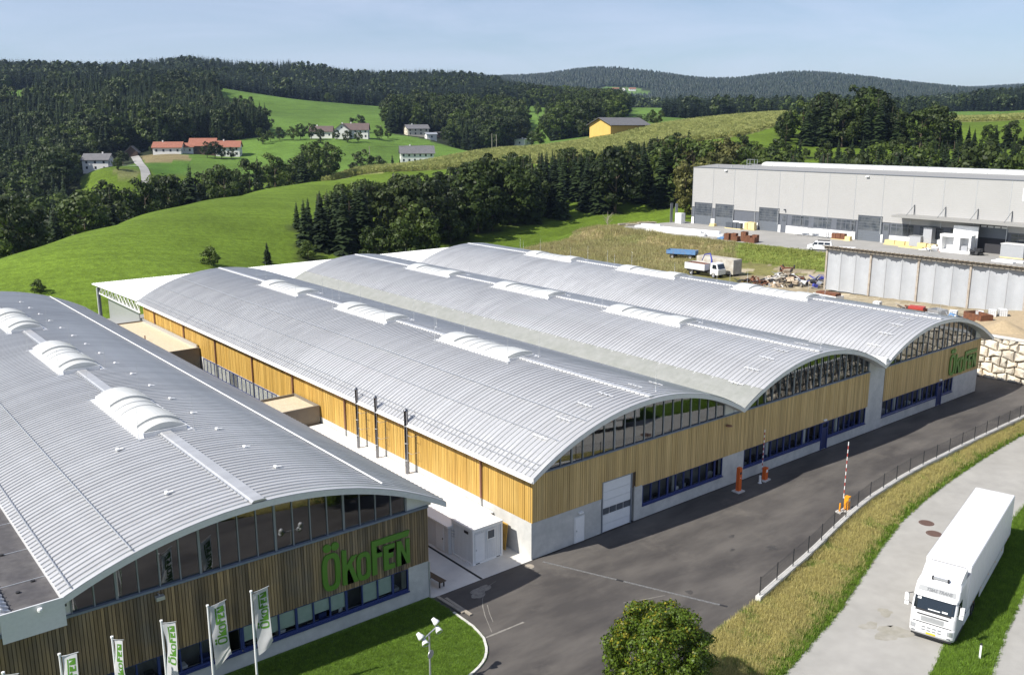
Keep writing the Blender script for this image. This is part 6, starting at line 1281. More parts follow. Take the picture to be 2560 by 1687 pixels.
def truck():
    # local +x = driving direction, origin under the trailer's rear
    ang = math.atan2(-3.23, -13.52); root = thing('articulated_lorry', 'white articulated lorry with long box trailer on the pale road', 'lorry', (28.4,-17.6,RZ), ang)
    hw = 1.275
    tr = loft([(1.05,13.6,0,hw,.06),(1.12,13.62,0,hw,.08),(3.94,13.62,0,hw,.08),(4.0,13.58,.03,hw-.04,.06)], 3).build('trailer_body', M['trailer'], root)
    MB().box(0, 13.5, -.9, .9, .78, 1.045).build('trailer_chassis', M['chassis'], root)
    for s in (-1, 1):
        MB().box(2.0, 9.8, s*1.235-.02, s*1.235+.02, .42, 1.0).build('side_guard', M['whitemetal'], root)
        for x in (2.3,3.6,4.9): wheel(root, x, s*1.03, .5, .5, .36, s)
        for x in (9.9,): MB().box(x, x+.1, s*.9-.05, s*.9+.05, .1, .8).build('landing_leg', M['chassis'], root)
    g = MB()
    for i in range(1, 12):
        for s in (-1, 1): g.box(i*1.13, i*1.13+.03, s*(hw+.004)-.004, s*(hw+.004)+.004, 1.15, 3.92)
    stuff(g.build('panel_joints', M['whitemetal'], tr))
    for s in (-1, 1):
        MB().box(.05, 13.5, s*(hw+.006)-.006, s*(hw+.006)+.006, 1.06, 1.17).build('lower_rail', M['galv'], tr); MB().box(.05, 13.5, s*(hw+.006)-.006, s*(hw+.006)+.006, 3.88, 3.95).build('upper_rail', M['galv'], tr)
        for x in (1,3.2,5.4,7.6,9.8,12.0): MB().box(x, x+.1, s*(hw+.02)-.012, s*(hw+.02)+.012, 1.08, 1.13).build('side_marker', M['orange'], tr)
    MB().box(-.03, 0, -1.2, 1.2, .55, .75).build('rear_bumper', M['chassis'], root)
    MB().box(13.62, 14.05, -.85, .85, 2.2, 3.7).build('refrigeration_unit', M['white'], root)
    # tractor
    X0, XF = 14.2, 16.55
    MB().box(10.6, 15.9, -.45, .45, .55, .95).build('tractor_chassis', M['chassis'], root)
    for s in (-1, 1):
        wheel(root, 15.35, s*1.05, .52, .52, .34, s); wheel(root, 11.75, s*1.0, .52, .52, .55, s)
        MB().box(12.5, 14.2, s*1.12-.12, s*1.12+.12, .4, 1.0).build('fuel_tank', M['white'], root)
    cab = loft([(.38,XF-.02,X0,1.22,.30),(.55,XF+.08,X0,1.24,.30),(1.05,XF+.08,X0,1.245,.28),(1.15,XF+.02,X0,1.245,.26),(1.75,XF-.02,X0,1.245,.24),(1.95,XF-.06,X0,1.24,.24),(2.75,XF-.36,X0,1.22,.22),(2.85,XF-.40,X0,1.22,.20),(3.25,XF-.66,X0,1.20,.20),(3.42,XF-.95,X0,1.15,.20),(3.5,XF-1.1,X0,1.1,.2)], 5).build('cab', M['carwhite'], root)
    fx = lambda z: np.interp(z, [.38,.55,1.05,1.15,1.75,1.95,2.75,2.85,3.25,3.42], [XF-.02,XF+.08,XF+.08,XF+.02,XF-.02,XF-.06,XF-.36,XF-.40,XF-.66,XF-.95])
    def facep(y, z, off=.012):
        cr = .24; e = max(0, abs(y)-(1.22-cr)); x = fx(z) - (cr-math.sqrt(max(cr*cr-min(e, cr*.98)**2, 0))); return (x+off, y, z)
    def patch(nm, y0, y1, z0, z1, mat_, off=.012, par=cab, curve=0.0, nz=4):
        ny = 12; vs = []
        for j in range(nz+1):
            for i in range(ny+1):
                y = y0+(y1-y0)*i/ny; z = z0+(z1-z0)*j/nz - curve*(1-(2*i/ny-1)**2)*(1 if j == 0 else 0)*0
                vs.append(facep(y, z, off))
        return MB().add(vs, [(j*(ny+1)+i, j*(ny+1)+i+1, (j+1)*(ny+1)+i+1, (j+1)*(ny+1)+i) for j in range(nz) for i in range(ny)]).build(nm, mat_, par)
    patch('windscreen_frame', -1.17, 1.17, 1.86, 2.80, M['black'], .010)
    ws = patch('windscreen', -1.10, 1.10, 1.97, 2.68, M['carglass'], .018)
    for y0, y1, z0, z1 in ((-.3,.35,2.02,2.07),(.45,.75,2.03,2.12),(-.95,-.75,2.48,2.60)): patch('dashboard_item', y0, y1, z0, z1, M['white'], .024, ws)
    v = patch('sun_visor', -1.15, 1.15, 2.70, 2.90, M['white'], .16)
    sg = patch('header_sign', -1.02, 1.02, 2.93, 3.20, M['greysign'], .02)
    sl = math.atan2(.26, .40)
    text_mesh('TSIAS TRANS', .24, M['anthracite'], sg, Matrix.Translation((float(fx(3.065))+.05, .12, 3.065)) @ Matrix.Rotation(-sl, 4, 'Y') @ Matrix(((0,0,1,0),(1,0,0,0),(0,1,0,0),(0,0,0,1))))
    patch('grille_slot', -.85, .85, 1.64, 1.71, M['black'], .016); patch('grille_slot', -1.05, 1.05, 1.16, 1.21, M['black'], .02)
    gr = patch('grille', -.62, .62, 1.28, 1.58, M['galv'], .018); 
    for z in (1.33,1.41,1.49): patch('grille_bar', -.6, .6, z, z+.02, M['galv'], .024, gr)
    patch('badge', -.09, .09, 1.50, 1.60, M['galv'], .03, gr)
    for r_ in (.74,.92):
        for i in range(4): patch('vent_slot', -.52+i*.29, -.32+i*.29, r_, r_+.07, M['greysign'], .014)
    patch('number_plate', -.26, .26, .55, .66, M['plate'], .02); patch('lower_bumper', -1.1, 1.1, .30, .42, M['black'], .01)
    for s in (-1, 1):
        patch('headlight', s*.86, s*1.14, .78, 1.06, M['lamp'], .016); patch('fog_light', s*.86, s*1.06, .58, .64, M['anthracite'], .016)
        arm = MB().tube([(XF-.25, s*1.22, 2.75), (XF-.05, s*1.42, 2.72), (XF-.05, s*1.5, 2.2), (XF-.25, s*1.22, 2.0)], .025, 6).build('mirror_arm', M['black'], root)
        MB().box(XF-.16, XF-.0, s*1.50-.11, s*1.50+.11, 2.26, 2.68).build('mirror', M['white'], arm); MB().box(XF-.16, XF+.02, s*1.48-.11, s*1.48+.11, 2.0, 2.2).build('mirror', M['white'], arm)
        MB().quad((XF-1.35, s*1.247, 1.95),(XF-.42, s*1.247, 1.95),(XF-.55, s*1.238, 2.62),(XF-1.35, s*1.238, 2.62)).build('side_window', M['carglass'], cab)
        MB().box(X0-.02, XF-.5, s*1.15-.1, s*1.15+.1, .32, .5).build('step', M['chassis'], root)
        # side deflector
        MB().add([(X0,s*1.2,1.2),(X0-.55,s*1.24,1.2),(X0-.55,s*1.24,3.6),(X0,s*1.15,3.45)], [(0,1,2,3)]).build('side_fairing', M['carwhite'], root)
    # roof deflector
    vs = []; q = 6
    for i in range(q+1):
        t = i/q; x = XF-1.05-(XF-1.05-X0+.25)*t; z = 3.46+.52*math.sin(t*math.pi/2)
        vs += [(x, -1.12+.05*(1-t), z), (x, 1.12-.05*(1-t), z), (x, 1.14, 3.3), (x, -1.14, 3.3)]
    MB().add(vs, [(4*i+a, 4*(i+1)+a, 4*(i+1)+(a+1) % 4, 4*i+(a+1) % 4) for i in range(q) for a in range(4)]+[(0,1,2,3),(4*q+3,4*q+2,4*q+1,4*q)]).build('roof_deflector', M['carwhite'], root)
    MB().box(XF-1.12, XF-1.0, -.42, .42, 3.56, 3.66).build('roof_beacon', M['galv'], root)
    for y in (-.46,.40): MB().box(XF-1.14, XF-.98, y, y+.08, 3.5, 3.7).build('beacon_end', M['black'], root)
    MB().box(13.63, 13.66, -.95, .95, 3.78, 3.86).build('unit_slot', M['black'], root)
truck()
def van(label, loc, rot, rack=True):
    t = thing('parked_van', label, 'van', loc, rot)
    b = loft([(.28,4.72,.1,.93,.3),(.45,4.8,0,.95,.3),(.9,4.78,0,.95,.28),(1.05,4.62,0,.95,.26),(1.18,4.2,0,.93,.24),(1.28,3.95,0.02,.92,.22),(1.82,3.25,.10,.82,.2),(1.92,3.05,.16,.76,.2)], 4).build('body', M['carwhite'], t)
    MB().add([(4.02,-.74,1.27),(4.02,.74,1.27),(3.42,.66,1.76),(3.42,-.66,1.76)], [(0,1,2,3)]).build('windscreen', M['carglass'], b)
    for s in (-1, 1):
        for x0, x1 in ((2.75,3.35),(1.55,2.6),(.35,1.4)):
            MB().add([(x0,s*.932,1.26),(x1+(.35 if x1 > 3 else 0),s*.932,1.26),(x1,s*.855,1.72),(x0,s*.855,1.72)], [(0,1,2,3)]).build('side_window', M['carglass'], b)
        for x in (.95,3.9): wheel(t, x, s*.84, .33, .33, .22, s)
        MB().box(4.68, 4.80, s*.72-.16, s*.72+.16, .72, .88).build('headlight', M['lamp'], b); MB().box(3.55, 3.72, s*1.05-.09, s*1.05+.09, 1.2, 1.38).build('mirror', M['black'], b)
    MB().box(4.79, 4.82, -.3, .3, .55, .66).build('grille', M['black'], b)
    if rack:
        for x in (.6,1.6,2.6): MB().box(x, x+.05, -.75, .75, 1.96, 2.0).build('roof_bar', M['galv'], t)
        MB().box(.5, 2.8, -.55, .3, 2.0, 2.08).build('roof_load', M['chassis'], t)
    return t
van('white minibus van with roof rack parked on the grey hall terrace', (129.2,59.2,4.0), math.radians(118))
def trailer():
    t = thing('car_trailer', 'low white flat trailer hitched behind the parked van', 'trailer', (129.6,58.4,4.0), math.radians(-62))
    MB().box(.4, 3.6, -.85, .85, .55, .62).build('bed', M['chassis'], t)
    for y0, y1, x0, x1 in ((-.88,-.83,.4,3.6),(.83,.88,.4,3.6),(-.83,.83,.4,.45),(-.83,.83,3.55,3.6)): MB().box(x0, x1, y0, y1, .55, .9).build('side_board', M['carwhite'], t)
    for s in (-1,1): wheel(t, 2.1, s*.95, .32, .32, .18, s)
    MB().tube([(.4,0,.5),(-.5,0,.5)], .04, 6).build('drawbar', M['chassis'], t)
trailer()
van('white delivery van half hidden below the white canopy', (-1.2,88.0,.0), math.radians(200), False)
def crane_truck():
    z = float(height(92, 60)[0]); t = thing('crane_truck', 'old white flatbed truck with blue loading crane in the scrap yard', 'truck', (91.6,64.4,z), math.radians(-88))
    MB().box(0, 7.2, -.5, .5, .6, .95).build('chassis', M['chassis'], t)
    MB().box(0, 4.4, -1.2, 1.2, .95, 1.1).build('bed', M['chassis'], t)
    for y0, y1, x0, x1 in ((-1.24,-1.18,0,4.4),(1.18,1.24,0,4.4),(-1.18,1.18,0,.06),(-1.18,1.18,4.34,4.4)): MB().box(x0, x1, y0, y1, 1.1, 2.2).build('side_board', M['whitemetal'], t)
    MB().cbox((2.2,0,1.7), (4.0,2.1,.9)).build('rusty_load', M['rust'], t)
    cab = loft([(.6,7.3,5.6,1.15,.15),(1.5,7.3,5.6,1.15,.15),(1.6,7.2,5.6,1.13,.15),(2.5,6.85,5.6,1.05,.15),(2.6,6.7,5.65,1.0,.12)], 3).build('cab', M['whitemetal'], t)
    MB().add([(7.24,-.95,1.62),(7.24,.95,1.62),(6.93,.88,2.4),(6.93,-.88,2.4)], [(0,1,2,3)]).build('windscreen', M['carglass'], cab)
    for s in (-1,1):
        MB().add([(6.0,s*1.142,1.62),(7.0,s*1.142,1.62),(6.75,s*1.09,2.35),(6.0,s*1.09,2.35)], [(0,1,2,3)]).build('side_window', M['carglass'], cab)
        for x in (1.4,6.3): wheel(t, x, s*1.0, .48, .48, .3, s)
    c = MB().lathe([(.18,.95),(.16,3.0)], (5.0,0,0), 10).build('crane_column', M['bluecrane'], t)
    MB().tube([(5.0,0,2.9),(4.4,.3,4.0),(2.6,1.1,3.6)], [.16,.13,.10], 6).build('crane_boom', M['bluecrane'], c); MB().tube([(2.6,1.1,3.6),(1.8,1.4,2.4)], .08, 6).build('crane_tip', M['bluecrane'], c)
M['bluecrane'] = mat('blue violet crane paint', (.05,.06,.30), .5)
crane_truck()
def box_body():
    z = float(height(96, 60)[0]); t = thing('box_body', 'weathered white box body standing beside the crane truck', 'box body', (95.6,65.0,z), math.radians(-89))
    M['oldwhite'] = mat('weathered white sheet', (.52,.50,.44), .7, col2=(.34,.30,.24), scale=.9, stain=(.8,.5,(.24,.18,.12)))
    MB().box(0, 8.2, -1.25, 1.25, .35, 2.9).build('box', M['oldwhite'], t); MB().box(.03, 8.17, -1.22, 1.22, 2.9, 2.95).build('roof', M['oldwhite'], t)
    for i in range(12): MB().box(8.2, 8.24, -1.2+i*.2, -1.16+i*.2, .4, 2.85).build('rib', M['galv'], t)
    MB().box(.3, 7.9, -.9, .9, .0, .35).build('skid', M['chassis'], t)
box_body()
def blue_trailer():
    z = float(height(106, 78)[0]); t = thing('farm_trailer', 'blue farm tipping trailer parked on the brown bank', 'trailer', (104.2,80.6,z), math.radians(-66))
    MB().box(0, 6, -1.1, 1.1, 1.05, 1.15).build('floor', M['rust'], t)
    for y0, y1, x0, x1 in ((-1.15,-1.1,0,6),(1.1,1.15,0,6),(-1.1,1.1,0,.05),(-1.1,1.1,5.95,6)): MB().box(x0, x1, y0, y1, 1.0, 1.75).build('side_board', M['bluepaint'], t)
    MB().cbox((3,0,1.3), (5.7,2.1,.3)).build('earth_load', M['rust'], t)
    MB().box(0, 6, -.4, .4, .75, 1.0).build('frame', M['chassis'], t)
    for x in (1.2,4.9):
        for s in (-1,1): wheel(t, x, s*.9, .48, .48, .3, s)
    MB().tube([(6,0,.8),(7.4,0,.6)], .06, 6).build('drawbar', M['chassis'], t)
blue_trailer()

# ------------------------------------------------------------------ grey hall on the terrace
def hall_panel_mat():
    m, nt, N, L, b = nmat("pale grey ribbed cladding")
    tc = N.new("ShaderNodeTexCoord"); wv = N.new("ShaderNodeTexWave"); wv.bands_direction = 'Z'; wv.inputs["Scale"].default_value = .8; wv.inputs["Distortion"].default_value = 0; L.new(tc.outputs["Object"], wv.inputs["Vector"])
    nz = N.new("ShaderNodeTexNoise"); nz.inputs["Scale"].default_value = .25; nz.inputs["Detail"].default_value = 4; L.new(tc.outputs["Object"], nz.inputs["Vector"])
    oi = N.new("ShaderNodeObjectInfo"); ad = N.new("ShaderNodeMath"); ad.operation = 'MULTIPLY_ADD'; ad.inputs[1].default_value = .12; ad.inputs[2].default_value = .92; L.new(nz.outputs["Fac"], ad.inputs[0])
    a2 = N.new("ShaderNodeMath"); a2.operation = 'MULTIPLY_ADD'; a2.inputs[1].default_value = .04; L.new(oi.outputs["Random"], a2.inputs[0]); L.new(ad.outputs[0], a2.inputs[2])
    vm = N.new("ShaderNodeVectorMath"); vm.operation = 'SCALE'; vm.inputs[0].default_value = (.37,.365,.355); L.new(a2.outputs[0], vm.inputs["Scale"]); L.new(vm.outputs[0], b.inputs["Base Color"]); b.inputs["Roughness"].default_value = .5
    bp = N.new("ShaderNodeBump"); bp.inputs["Strength"].default_value = .2; bp.inputs["Distance"].default_value = .05; L.new(wv.outputs["Fac"], bp.inputs["Height"]); L.new(bp.outputs[0], b.inputs["Normal"])
    return m
M['hallpanel'] = hall_panel_mat()
M['slate'] = mat('slate grey panel', (.115,.125,.145), .5, var=.05, scale=.5); M['halldoor'] = mat('slate sectional door', (.13,.145,.165), .45, var=.05)
M['hallglass'] = mat('dark hall glass', (.045,.055,.07), .08, col2=(.12,.13,.14), scale=.7, spec=.8)
M['flatgrey'] = mat('grey roof sheet', (.30,.295,.28), .6, .2, var=.05)
def grey_hall():
    Y0, Y1, ZB, ZT = 14.0, 113.2, 4.0, 18.3
    t = thing('grey_hall', 'big pale grey industrial hall with dark doors on the terrace', 'industrial hall', (150, Y0, 4.0))
    X = 0; oy = -Y0; oz = -4.0
    def bx_(nm, x0, x1, y0, y1, z0, z1, m_, par=t): return MB().box(x0, x1, y0+oy, y1+oy, z0+oz, z1+oz).build(nm, m_, par)
    bx_('core', .1, 42, Y0, Y1-.06, 3.5, 18.1, M['slate'])
    ys = [113.15-6.55*i for i in range(16)]
    ys[-1] = Y0
    doors = [(106.8,112.2),(99.97,105.46),(86.67,92.19),(60.5,66.0)]
    for i in range(15):
        a, b = ys[i+1], ys[i]
        lo = 8.35
        d = [q for q in doors+[(34.3,39.8)] if q[0] > a-.5 and q[1] < b+.5]
        if d:
            p = bx_('wall_panel', -.05, .1, a+.06, b-.06, 9.5, ZT, M['hallpanel'])
            bx_('wall_panel', -.05, .1, d[0][1]+.05, b-.06, lo, 9.5, M['hallpanel']) if b-.06-d[0][1]-.05 > .1 else None
            bx_('wall_panel', -.05, .1, a+.06, d[0][0]-.05, lo, 9.5, M['hallpanel']) if d[0][0]-.05-a-.06 > .1 else None
        else: bx_('wall_panel', -.05, .1, a+.06, b-.06, lo, ZT, M['hallpanel'])
        bx_('panel_seam', -.075, .1, b-.06, b+.06, 5.7, ZT+.02, M['galv'])
    bx_('roof_edge', -.15, .5, Y0, Y1, ZT, ZT+.12, M['slate'])
    MB().add([(.5,Y0+oy,14.4),(.5,Y1+oy,14.4),(9,Y1+oy,14.9),(9,Y0+oy,14.9),(.5,Y0+oy,14.3),(.5,Y1+oy,14.3),(9,Y1+oy,14.3),(9,Y0+oy,14.3)], [(0,3,2,1),(4,5,6,7),(0,1,5,4),(1,2,6,5),(2,3,7,6),(3,0,4,7)]).build('roof_slope', M['flatgrey'], t)
    bx_('roof_back', 9, 42, Y0, Y1, 18.0, 18.5, M['flatgrey'])
    # barrel rooflight
    rl = bx_('rooflight', 8.9, 13.1, Y0, 99, 18.85, 19.0, M['galv']); n = 26
    for i in range(n):
        a, b = Y0+(99-Y0)*i/n+.05, Y0+(99-Y0)*(i+1)/n-.05; q = 8; vs = []
        for y in (a, b):
            for k in range(q+1): an = math.pi*k/q; vs.append((11-2.05*math.cos(an), y+oy, 15.0+.85*math.sin(an)))
        MB().add(vs, [(k, k+1, q+2+k, q+1+k) for k in range(q)]+[tuple(range(q+1))[::-1], tuple(range(q+1, 2*q+2))]).build('rooflight_section', M['skydome'], rl)
    # roof ladder cage
    c = MB(); cx, cy = 4, 97.5
    for dx, dy in ((0,0),(1.2,0),(0,2.2),(1.2,2.2)): c.box(cx+dx, cx+dx+.08, cy+dy+oy, cy+dy+.08+oy, 14.4, 16.6)
    for z in (15.4,16.5): c.box(cx, cx+1.28, cy+oy, cy+.07+oy, z, z+.07).box(cx, cx+1.28, cy+2.2+oy, cy+2.27+oy, z, z+.07).box(cx, cx+.07, cy+oy, cy+2.27+oy, z, z+.07)
    stuff(c.build('ladder_cage', M['galv'], t))
    for y in (108,103.5,99.8): MB().lathe([(.15,14.4),(.15,15.0),(0,15.0)], (3, y+oy, 0), 8).build('roof_vent', M['galv'], t)
    for y in (102.7, 64.6): bx_('wall_lamp', -.5, -.05, y-.35, y+.35, 17.75, 18.0, M['white'])
    # sectional doors
    for a, b in doors:
        d = bx_('sectional_door', -.02, .1, a, b, 4.0, 9.42, M['slate'])
        fr = bx_('door_frame', -.1, .0, a-.12, a, 4.0, 9.5, M['anthracite'], d); bx_('door_frame', -.1, .0, b, b+.12, 4.0, 9.5, M['anthracite'], d); bx_('door_frame', -.1, .0, a-.12, b+.12, 9.3, 9.5, M['anthracite'], d)
        for k in range(4): bx_('door_panel', -.05, -.021, a+.03, b-.03, 4.03+k*.55, 4.55+k*.55, M['halldoor'], d)
        for k in range(5):
            for j in range(3):
                w = (b-a-.1)/3; bx_('pane', -.05, -.021, a+.08+j*w, a+.02+(j+1)*w, 6.3+k*.58, 6.78+k*.58, M['hallglass'], d)
            bx_('door_rail', -.055, -.02, a+.03, b-.03, 6.22+k*.58, 6.29+k*.58, M['halldoor'], d)
    # open gateway right
    g = bx_('gateway', -.03, .12, 34.3, 39.8, 4.0, 9.42, M['dark']); bx_('door_panel', -.06, -.031, 34.3, 39.8, 7.0, 9.0, M['halldoor'], g)
    for k in range(4): bx_('pane', -.07, -.035, 34.5+k*1.32, 35.6+k*1.32, 9.02, 9.35, M['white'], g)
    # window bands
    for a, b, n in ((66.7,84.3,15),(40.5,58.4,14),(16,33.7,13)):
        w = bx_('window_band', -.06, .1, a, b, 5.7, 8.3, M['slate']); p = (b-a)/n
        for i in range(n):
            if i % 5 == 4: continue
            bx_('pane', -.075, -.061, a+i*p+.08, a+(i+1)*p-.08, 5.95, 7.45, M['hallglass'], w); bx_('pane', -.075, -.061, a+i*p+.08, a+(i+1)*p-.08, 7.6, 8.15, M['hallglass'], w)
    for y in (85.1, 59.4): dd = bx_('personnel_door', -.08, .1, y-.7, y+.7, 4.0, 8.1, M['slate']); bx_('pane', -.095, -.081, y-.5, y+.5, 6.6, 7.9, M['hallglass'], dd)
    # white plinths
    for a, b in ((92.4,99.8),(105.6,106.75),(85.9,86.6),(66.5,84.4),(59.95,60.45),(40.4,58.5),(112.3,113.1)): bx_('plinth', -.25, .1, a, b, 4.0, 5.68, M['white'])
    # entrance canopy with hangers
    cp = bx_('entrance_canopy', -4.2, -.08, 14, 56.2, 10.0, 10.45, M['flatgrey'])
    for y in (53.5,46.9,40.4,33.9,27.3): MB().tube([(-3.3, y+oy, 6.45), (-.1, y+oy, 8.5)], .05, 5).build('hanger', M['anthracite'], cp); bx_('hanger_post', -.2, -.08, y-.06, y+.06, 10.45, 12.4, M['anthracite'], cp)
    bx_('white_sign', -.09, -.051, 29.6, 32.4, 14.5, 17.0, M['white'])
    MB().cbox((-.4, 84.9+oy, 5.35), (.5,.3,.3)).build('camera', M['anthracite'], t)
grey_hall()
# ------------------------------------------------------------------ shed with curved curtain panels
def shed():
    zg = 3.3; t = thing('curtain_shed', 'open shed closed by a row of tall pale curved panels', 'shed', (93.6, 7.6, zg))
    M['curtain'] = mat('pale grey curved panel', (.40,.415,.435), .6, col2=(.37,.385,.405), scale=.4, var=.04, objvar=.04); M['oldpost'] = mat('weathered post', (.40,.36,.31), .8, col2=(.30,.25,.20), scale=2)
    n = 12; w = 30.3/n; ht = 6.25
    for i in range(n):
        q = 9; vs = []; y0 = i*w+.05
        for z in (-.3, ht-.1):
            for k in range(q+1): a = k/q; vs.append((.38*math.sin(math.pi*a), y0+(w-.1)*a, z))
        for z in (-.3, ht-.1):
            for k in range(q+1): a = k/q; vs.append((.12+.38*math.sin(math.pi*a), y0+(w-.1)*a, z))
        e = q+1; MB().add(vs, [(k, e+k, e+k+1, k+1) for k in range(q)]+[(2*e+k, 2*e+k+1, 3*e+k+1, 3*e+k) for k in range(q)]+[(e+k, 3*e+k, 3*e+k+1, e+k+1) for k in range(q)]).build('curved_panel', M['curtain'], t)
    for i in range(n+1):
        big = i % 3 == 0; MB().box(-.16 if big else -.05, .1, i*w-(.14 if big else .045), i*w+(.14 if big else .045), -.3, ht).build('post', M['oldpost'] if big else M['galv'], t)
    MB().box(-.45, .3, -.3, 30.6, ht, ht+.35).build('eave_beam', M['plank'], t)
    for i in range(42): MB().box(-.95, .1, .0+i*.73, .14+i*.73, ht+.351, ht+.52).build('rafter_end', M['wood_back'], t)
    MB().add([(-.9,-.5,ht+.53),(-.9,30.8,ht+.53),(9,30.8,ht-2.2),(9,-.5,ht-2.2),(-.9,-.5,ht+.60),(-.9,30.8,ht+.60),(9,30.8,ht-2.1),(9,-.5,ht-2.1)], [(0,1,2,3)[::-1],(4,5,6,7),(0,1,5,4),(1,2,6,5),(2,3,7,6),(3,0,4,7)]).build('roof', M['plank'], t)
    MB().box(1.0, 9, 30.2, 30.35, -.3, 4.2).build('end_wall', M['curtain'], t)
shed()
# ------------------------------------------------------------------ scrap yard
def gz(x, y): return float(height(x, y)[0])
M['scrapwood'] = mat('scrap wood', (.50,.43,.33), .85, col2=(.30,.22,.15), scale=2, objvar=.45); M['ibc'] = mat('white tank plastic', (.74,.75,.75), .4, var=.05)
M['paleyellow'] = mat('pale fresh timber', (.68,.55,.26), .7, objvar=.2); M['sand'] = mat('sand', (.42,.325,.20), .95, col2=(.35,.27,.165), scale=2, var=.1, bump=.6, bscale=6); M['greymachine'] = mat('grey cabinet', (.36,.37,.39), .5)
def heap(label, x, y, R_, H_, n, seed, cols):
    r = random.Random(seed); t = thing('scrap_heap', label, 'scrap heap', (x, y, gz(x, y)))
    for i in range(n):
        a = r.uniform(0, 6.28); d = R_*r.random()**.7; z = H_*(1-d/R_)*r.uniform(.3,1)+.1; L = r.uniform(.8,3.2)
        k = r.random(); m_ = r.choice(cols)
        if k < .6: MB().cbox((0,0,0), (L, r.uniform(.12,.35), r.uniform(.05,.2))).build('board', m_, t, loc=(d*math.cos(a), d*math.sin(a), z), rot=(r.uniform(-.3,.3), r.uniform(-.5,.5), r.uniform(0,3.1)))
        elif k < .8: MB().tube([(-L/2,0,0),(L/2,0,r.uniform(-.2,.2))], r.uniform(.04,.1), 6).build('pipe', m_, t, loc=(d*math.cos(a), d*math.sin(a), z), rot=(0, r.uniform(-.4,.4), r.uniform(0,3.1)))
        else: MB().cbox((0,0,0), (r.uniform(.5,1.2), r.uniform(.5,1.0), r.uniform(.3,.8))).build('crate', m_, t, loc=(d*math.cos(a), d*math.sin(a), z), rot=(r.uniform(-.4,.4), r.uniform(-.4,.4), r.uniform(0,3.1)))
    return t
SC = [M['scrapwood'], M['scrapwood'], M['scrapwood'], M['oldwhite'], M['whitemetal'], M['rust'], M['galv'], M['chassis']]
heap('big tangled heap of scrap boards and pipes behind the third arched roof', 95.2, 46.6, 4.4, 2.3, 120, 3, SC)
heap('low scatter of white scrap boxes beside the curtain shed corner', 98.0, 41.5, 3.4, 1.8, 46, 4, [M['whitemetal'], M['oldwhite'], M['galv'], M['chassis'], M['bluecrane']])
heap('reddish rusty scrap beside the tangled heap', 91.2, 50.2, 2.6, 1.2, 36, 5, [M['rust'], M['rust'], M['chassis'], M['scrapwood']])
heap('scrap lengths lying along the foot of the curtain shed', 84.2, 19.2, 2.6, .8, 34, 6, SC)
heap('dark scrap parts among the white tanks', 81.8, 10.8, 2.4, .7, 30, 7, [M['chassis'], M['black'], M['galv'], M['bluepaint'], M['scrapwood']])
def frame_stack():
    t = thing('steel_rack', 'rust red chassis frame lying on top of the scrap heap', 'steel frame', (97.6,47.8,gz(95,46)+2.0), .5)
    for y in (-.8,.8): MB().box(-2.6, 2.6, y-.08, y+.08, 0, .2).build('rail', M['rust'], t)
    for x in (-2,-1,0,1,2): MB().box(x-.06, x+.06, -.72, .72, .02, .16).build('cross_bar', M['rust'], t)
    for x in (-1.8,1.9):
        for s in (-1,1): wheel(t, x, s*.95, .3, .35, .2, s)
frame_stack()
def skip(label, x, y, rot, L, m_, load=None):
    t = thing('steel_skip', label, 'skip', (x, y, gz(x, y)), rot)
    for y0, y1, x0, x1 in ((-.9,-.84,0,L),(.84,.9,0,L),(-.84,.84,0,.06),(-.84,.84,L-.06,L)): MB().box(x0, x1, y0, y1, .15, 1.15).build('side', m_, t)
    MB().box(.06, L-.06, -.84, .84, .15, .22).build('floor', m_, t)
    for x_ in (.4, L-.5): MB().box(x_, x_+.12, -.88, .88, 0, .15).build('skid', M['chassis'], t)
    if load: MB().cbox((L/2,0,1.1), (L*.8,1.4,.7), .1).build('load', load, t)
skip('low grey white skip heaped with rusty iron at the curtain shed', 84.5, 29.6, 1.45, 4.2, M['whitemetal'], M['rust'])
skip('rust brown skip with a red machine in it', 82.6, 15.6, 1.7, 2.4, M['rust'], M['red'])
skip('pale grey skip beside the red machine', 83.4, 13.6, 1.3, 1.8, M['galv'])
skip('long rust red skip below the caged white tanks', 80.4, 6.6, 1.1, 3.2, M['rust'])
def ibc(label, x, y, rot, lift=0.0):
    t = thing('caged_tank', label, 'tank', (x, y, gz(x, y)+lift), rot, 'white caged tanks')
    MB().box(-.55,.55,-.45,.45,.15,1.12).lathe([(.15,1.12),(.15,1.17),(0,1.17)], n=12).build('tank', M['ibc'], t); MB().box(-.6,.6,-.5,.5,0,.14).build('pallet', M['plank'], t)
    c = MB()
    for z in (.3,.55,.8,1.05): c.box(-.6,.6,-.5,-.48,z,z+.02).box(-.6,.6,.48,.5,z,z+.02).box(-.6,-.58,-.48,.48,z,z+.02).box(.58,.6,-.48,.48,z,z+.02)
    for k in range(5):
        for s in (-.5,.48): c.box(-.6+k*.295,-.58+k*.295,s,s+.02,.14,1.12)
        for s in (-.6,.58): c.box(s,s+.02,-.48+k*.235,-.46+k*.235,.14,1.12)
    stuff(c.build('cage', M['galv'], t))
ibc('white caged tank, leftmost one standing alone by the curtain shed', 83.9, 12.5, .3); ibc('white caged tank left of the pair by the rust red skip', 82.9, 8.7, .5, .2); ibc('white caged tank, middle one behind the rust red skip', 84.3, 7.7, .4, .2); ibc('white caged tank, rightmost behind the rust red skip', 85.4, 6.9, .6, .2); ibc('white caged tank half hidden behind the third ridge', 84.0, 23.4, .2)
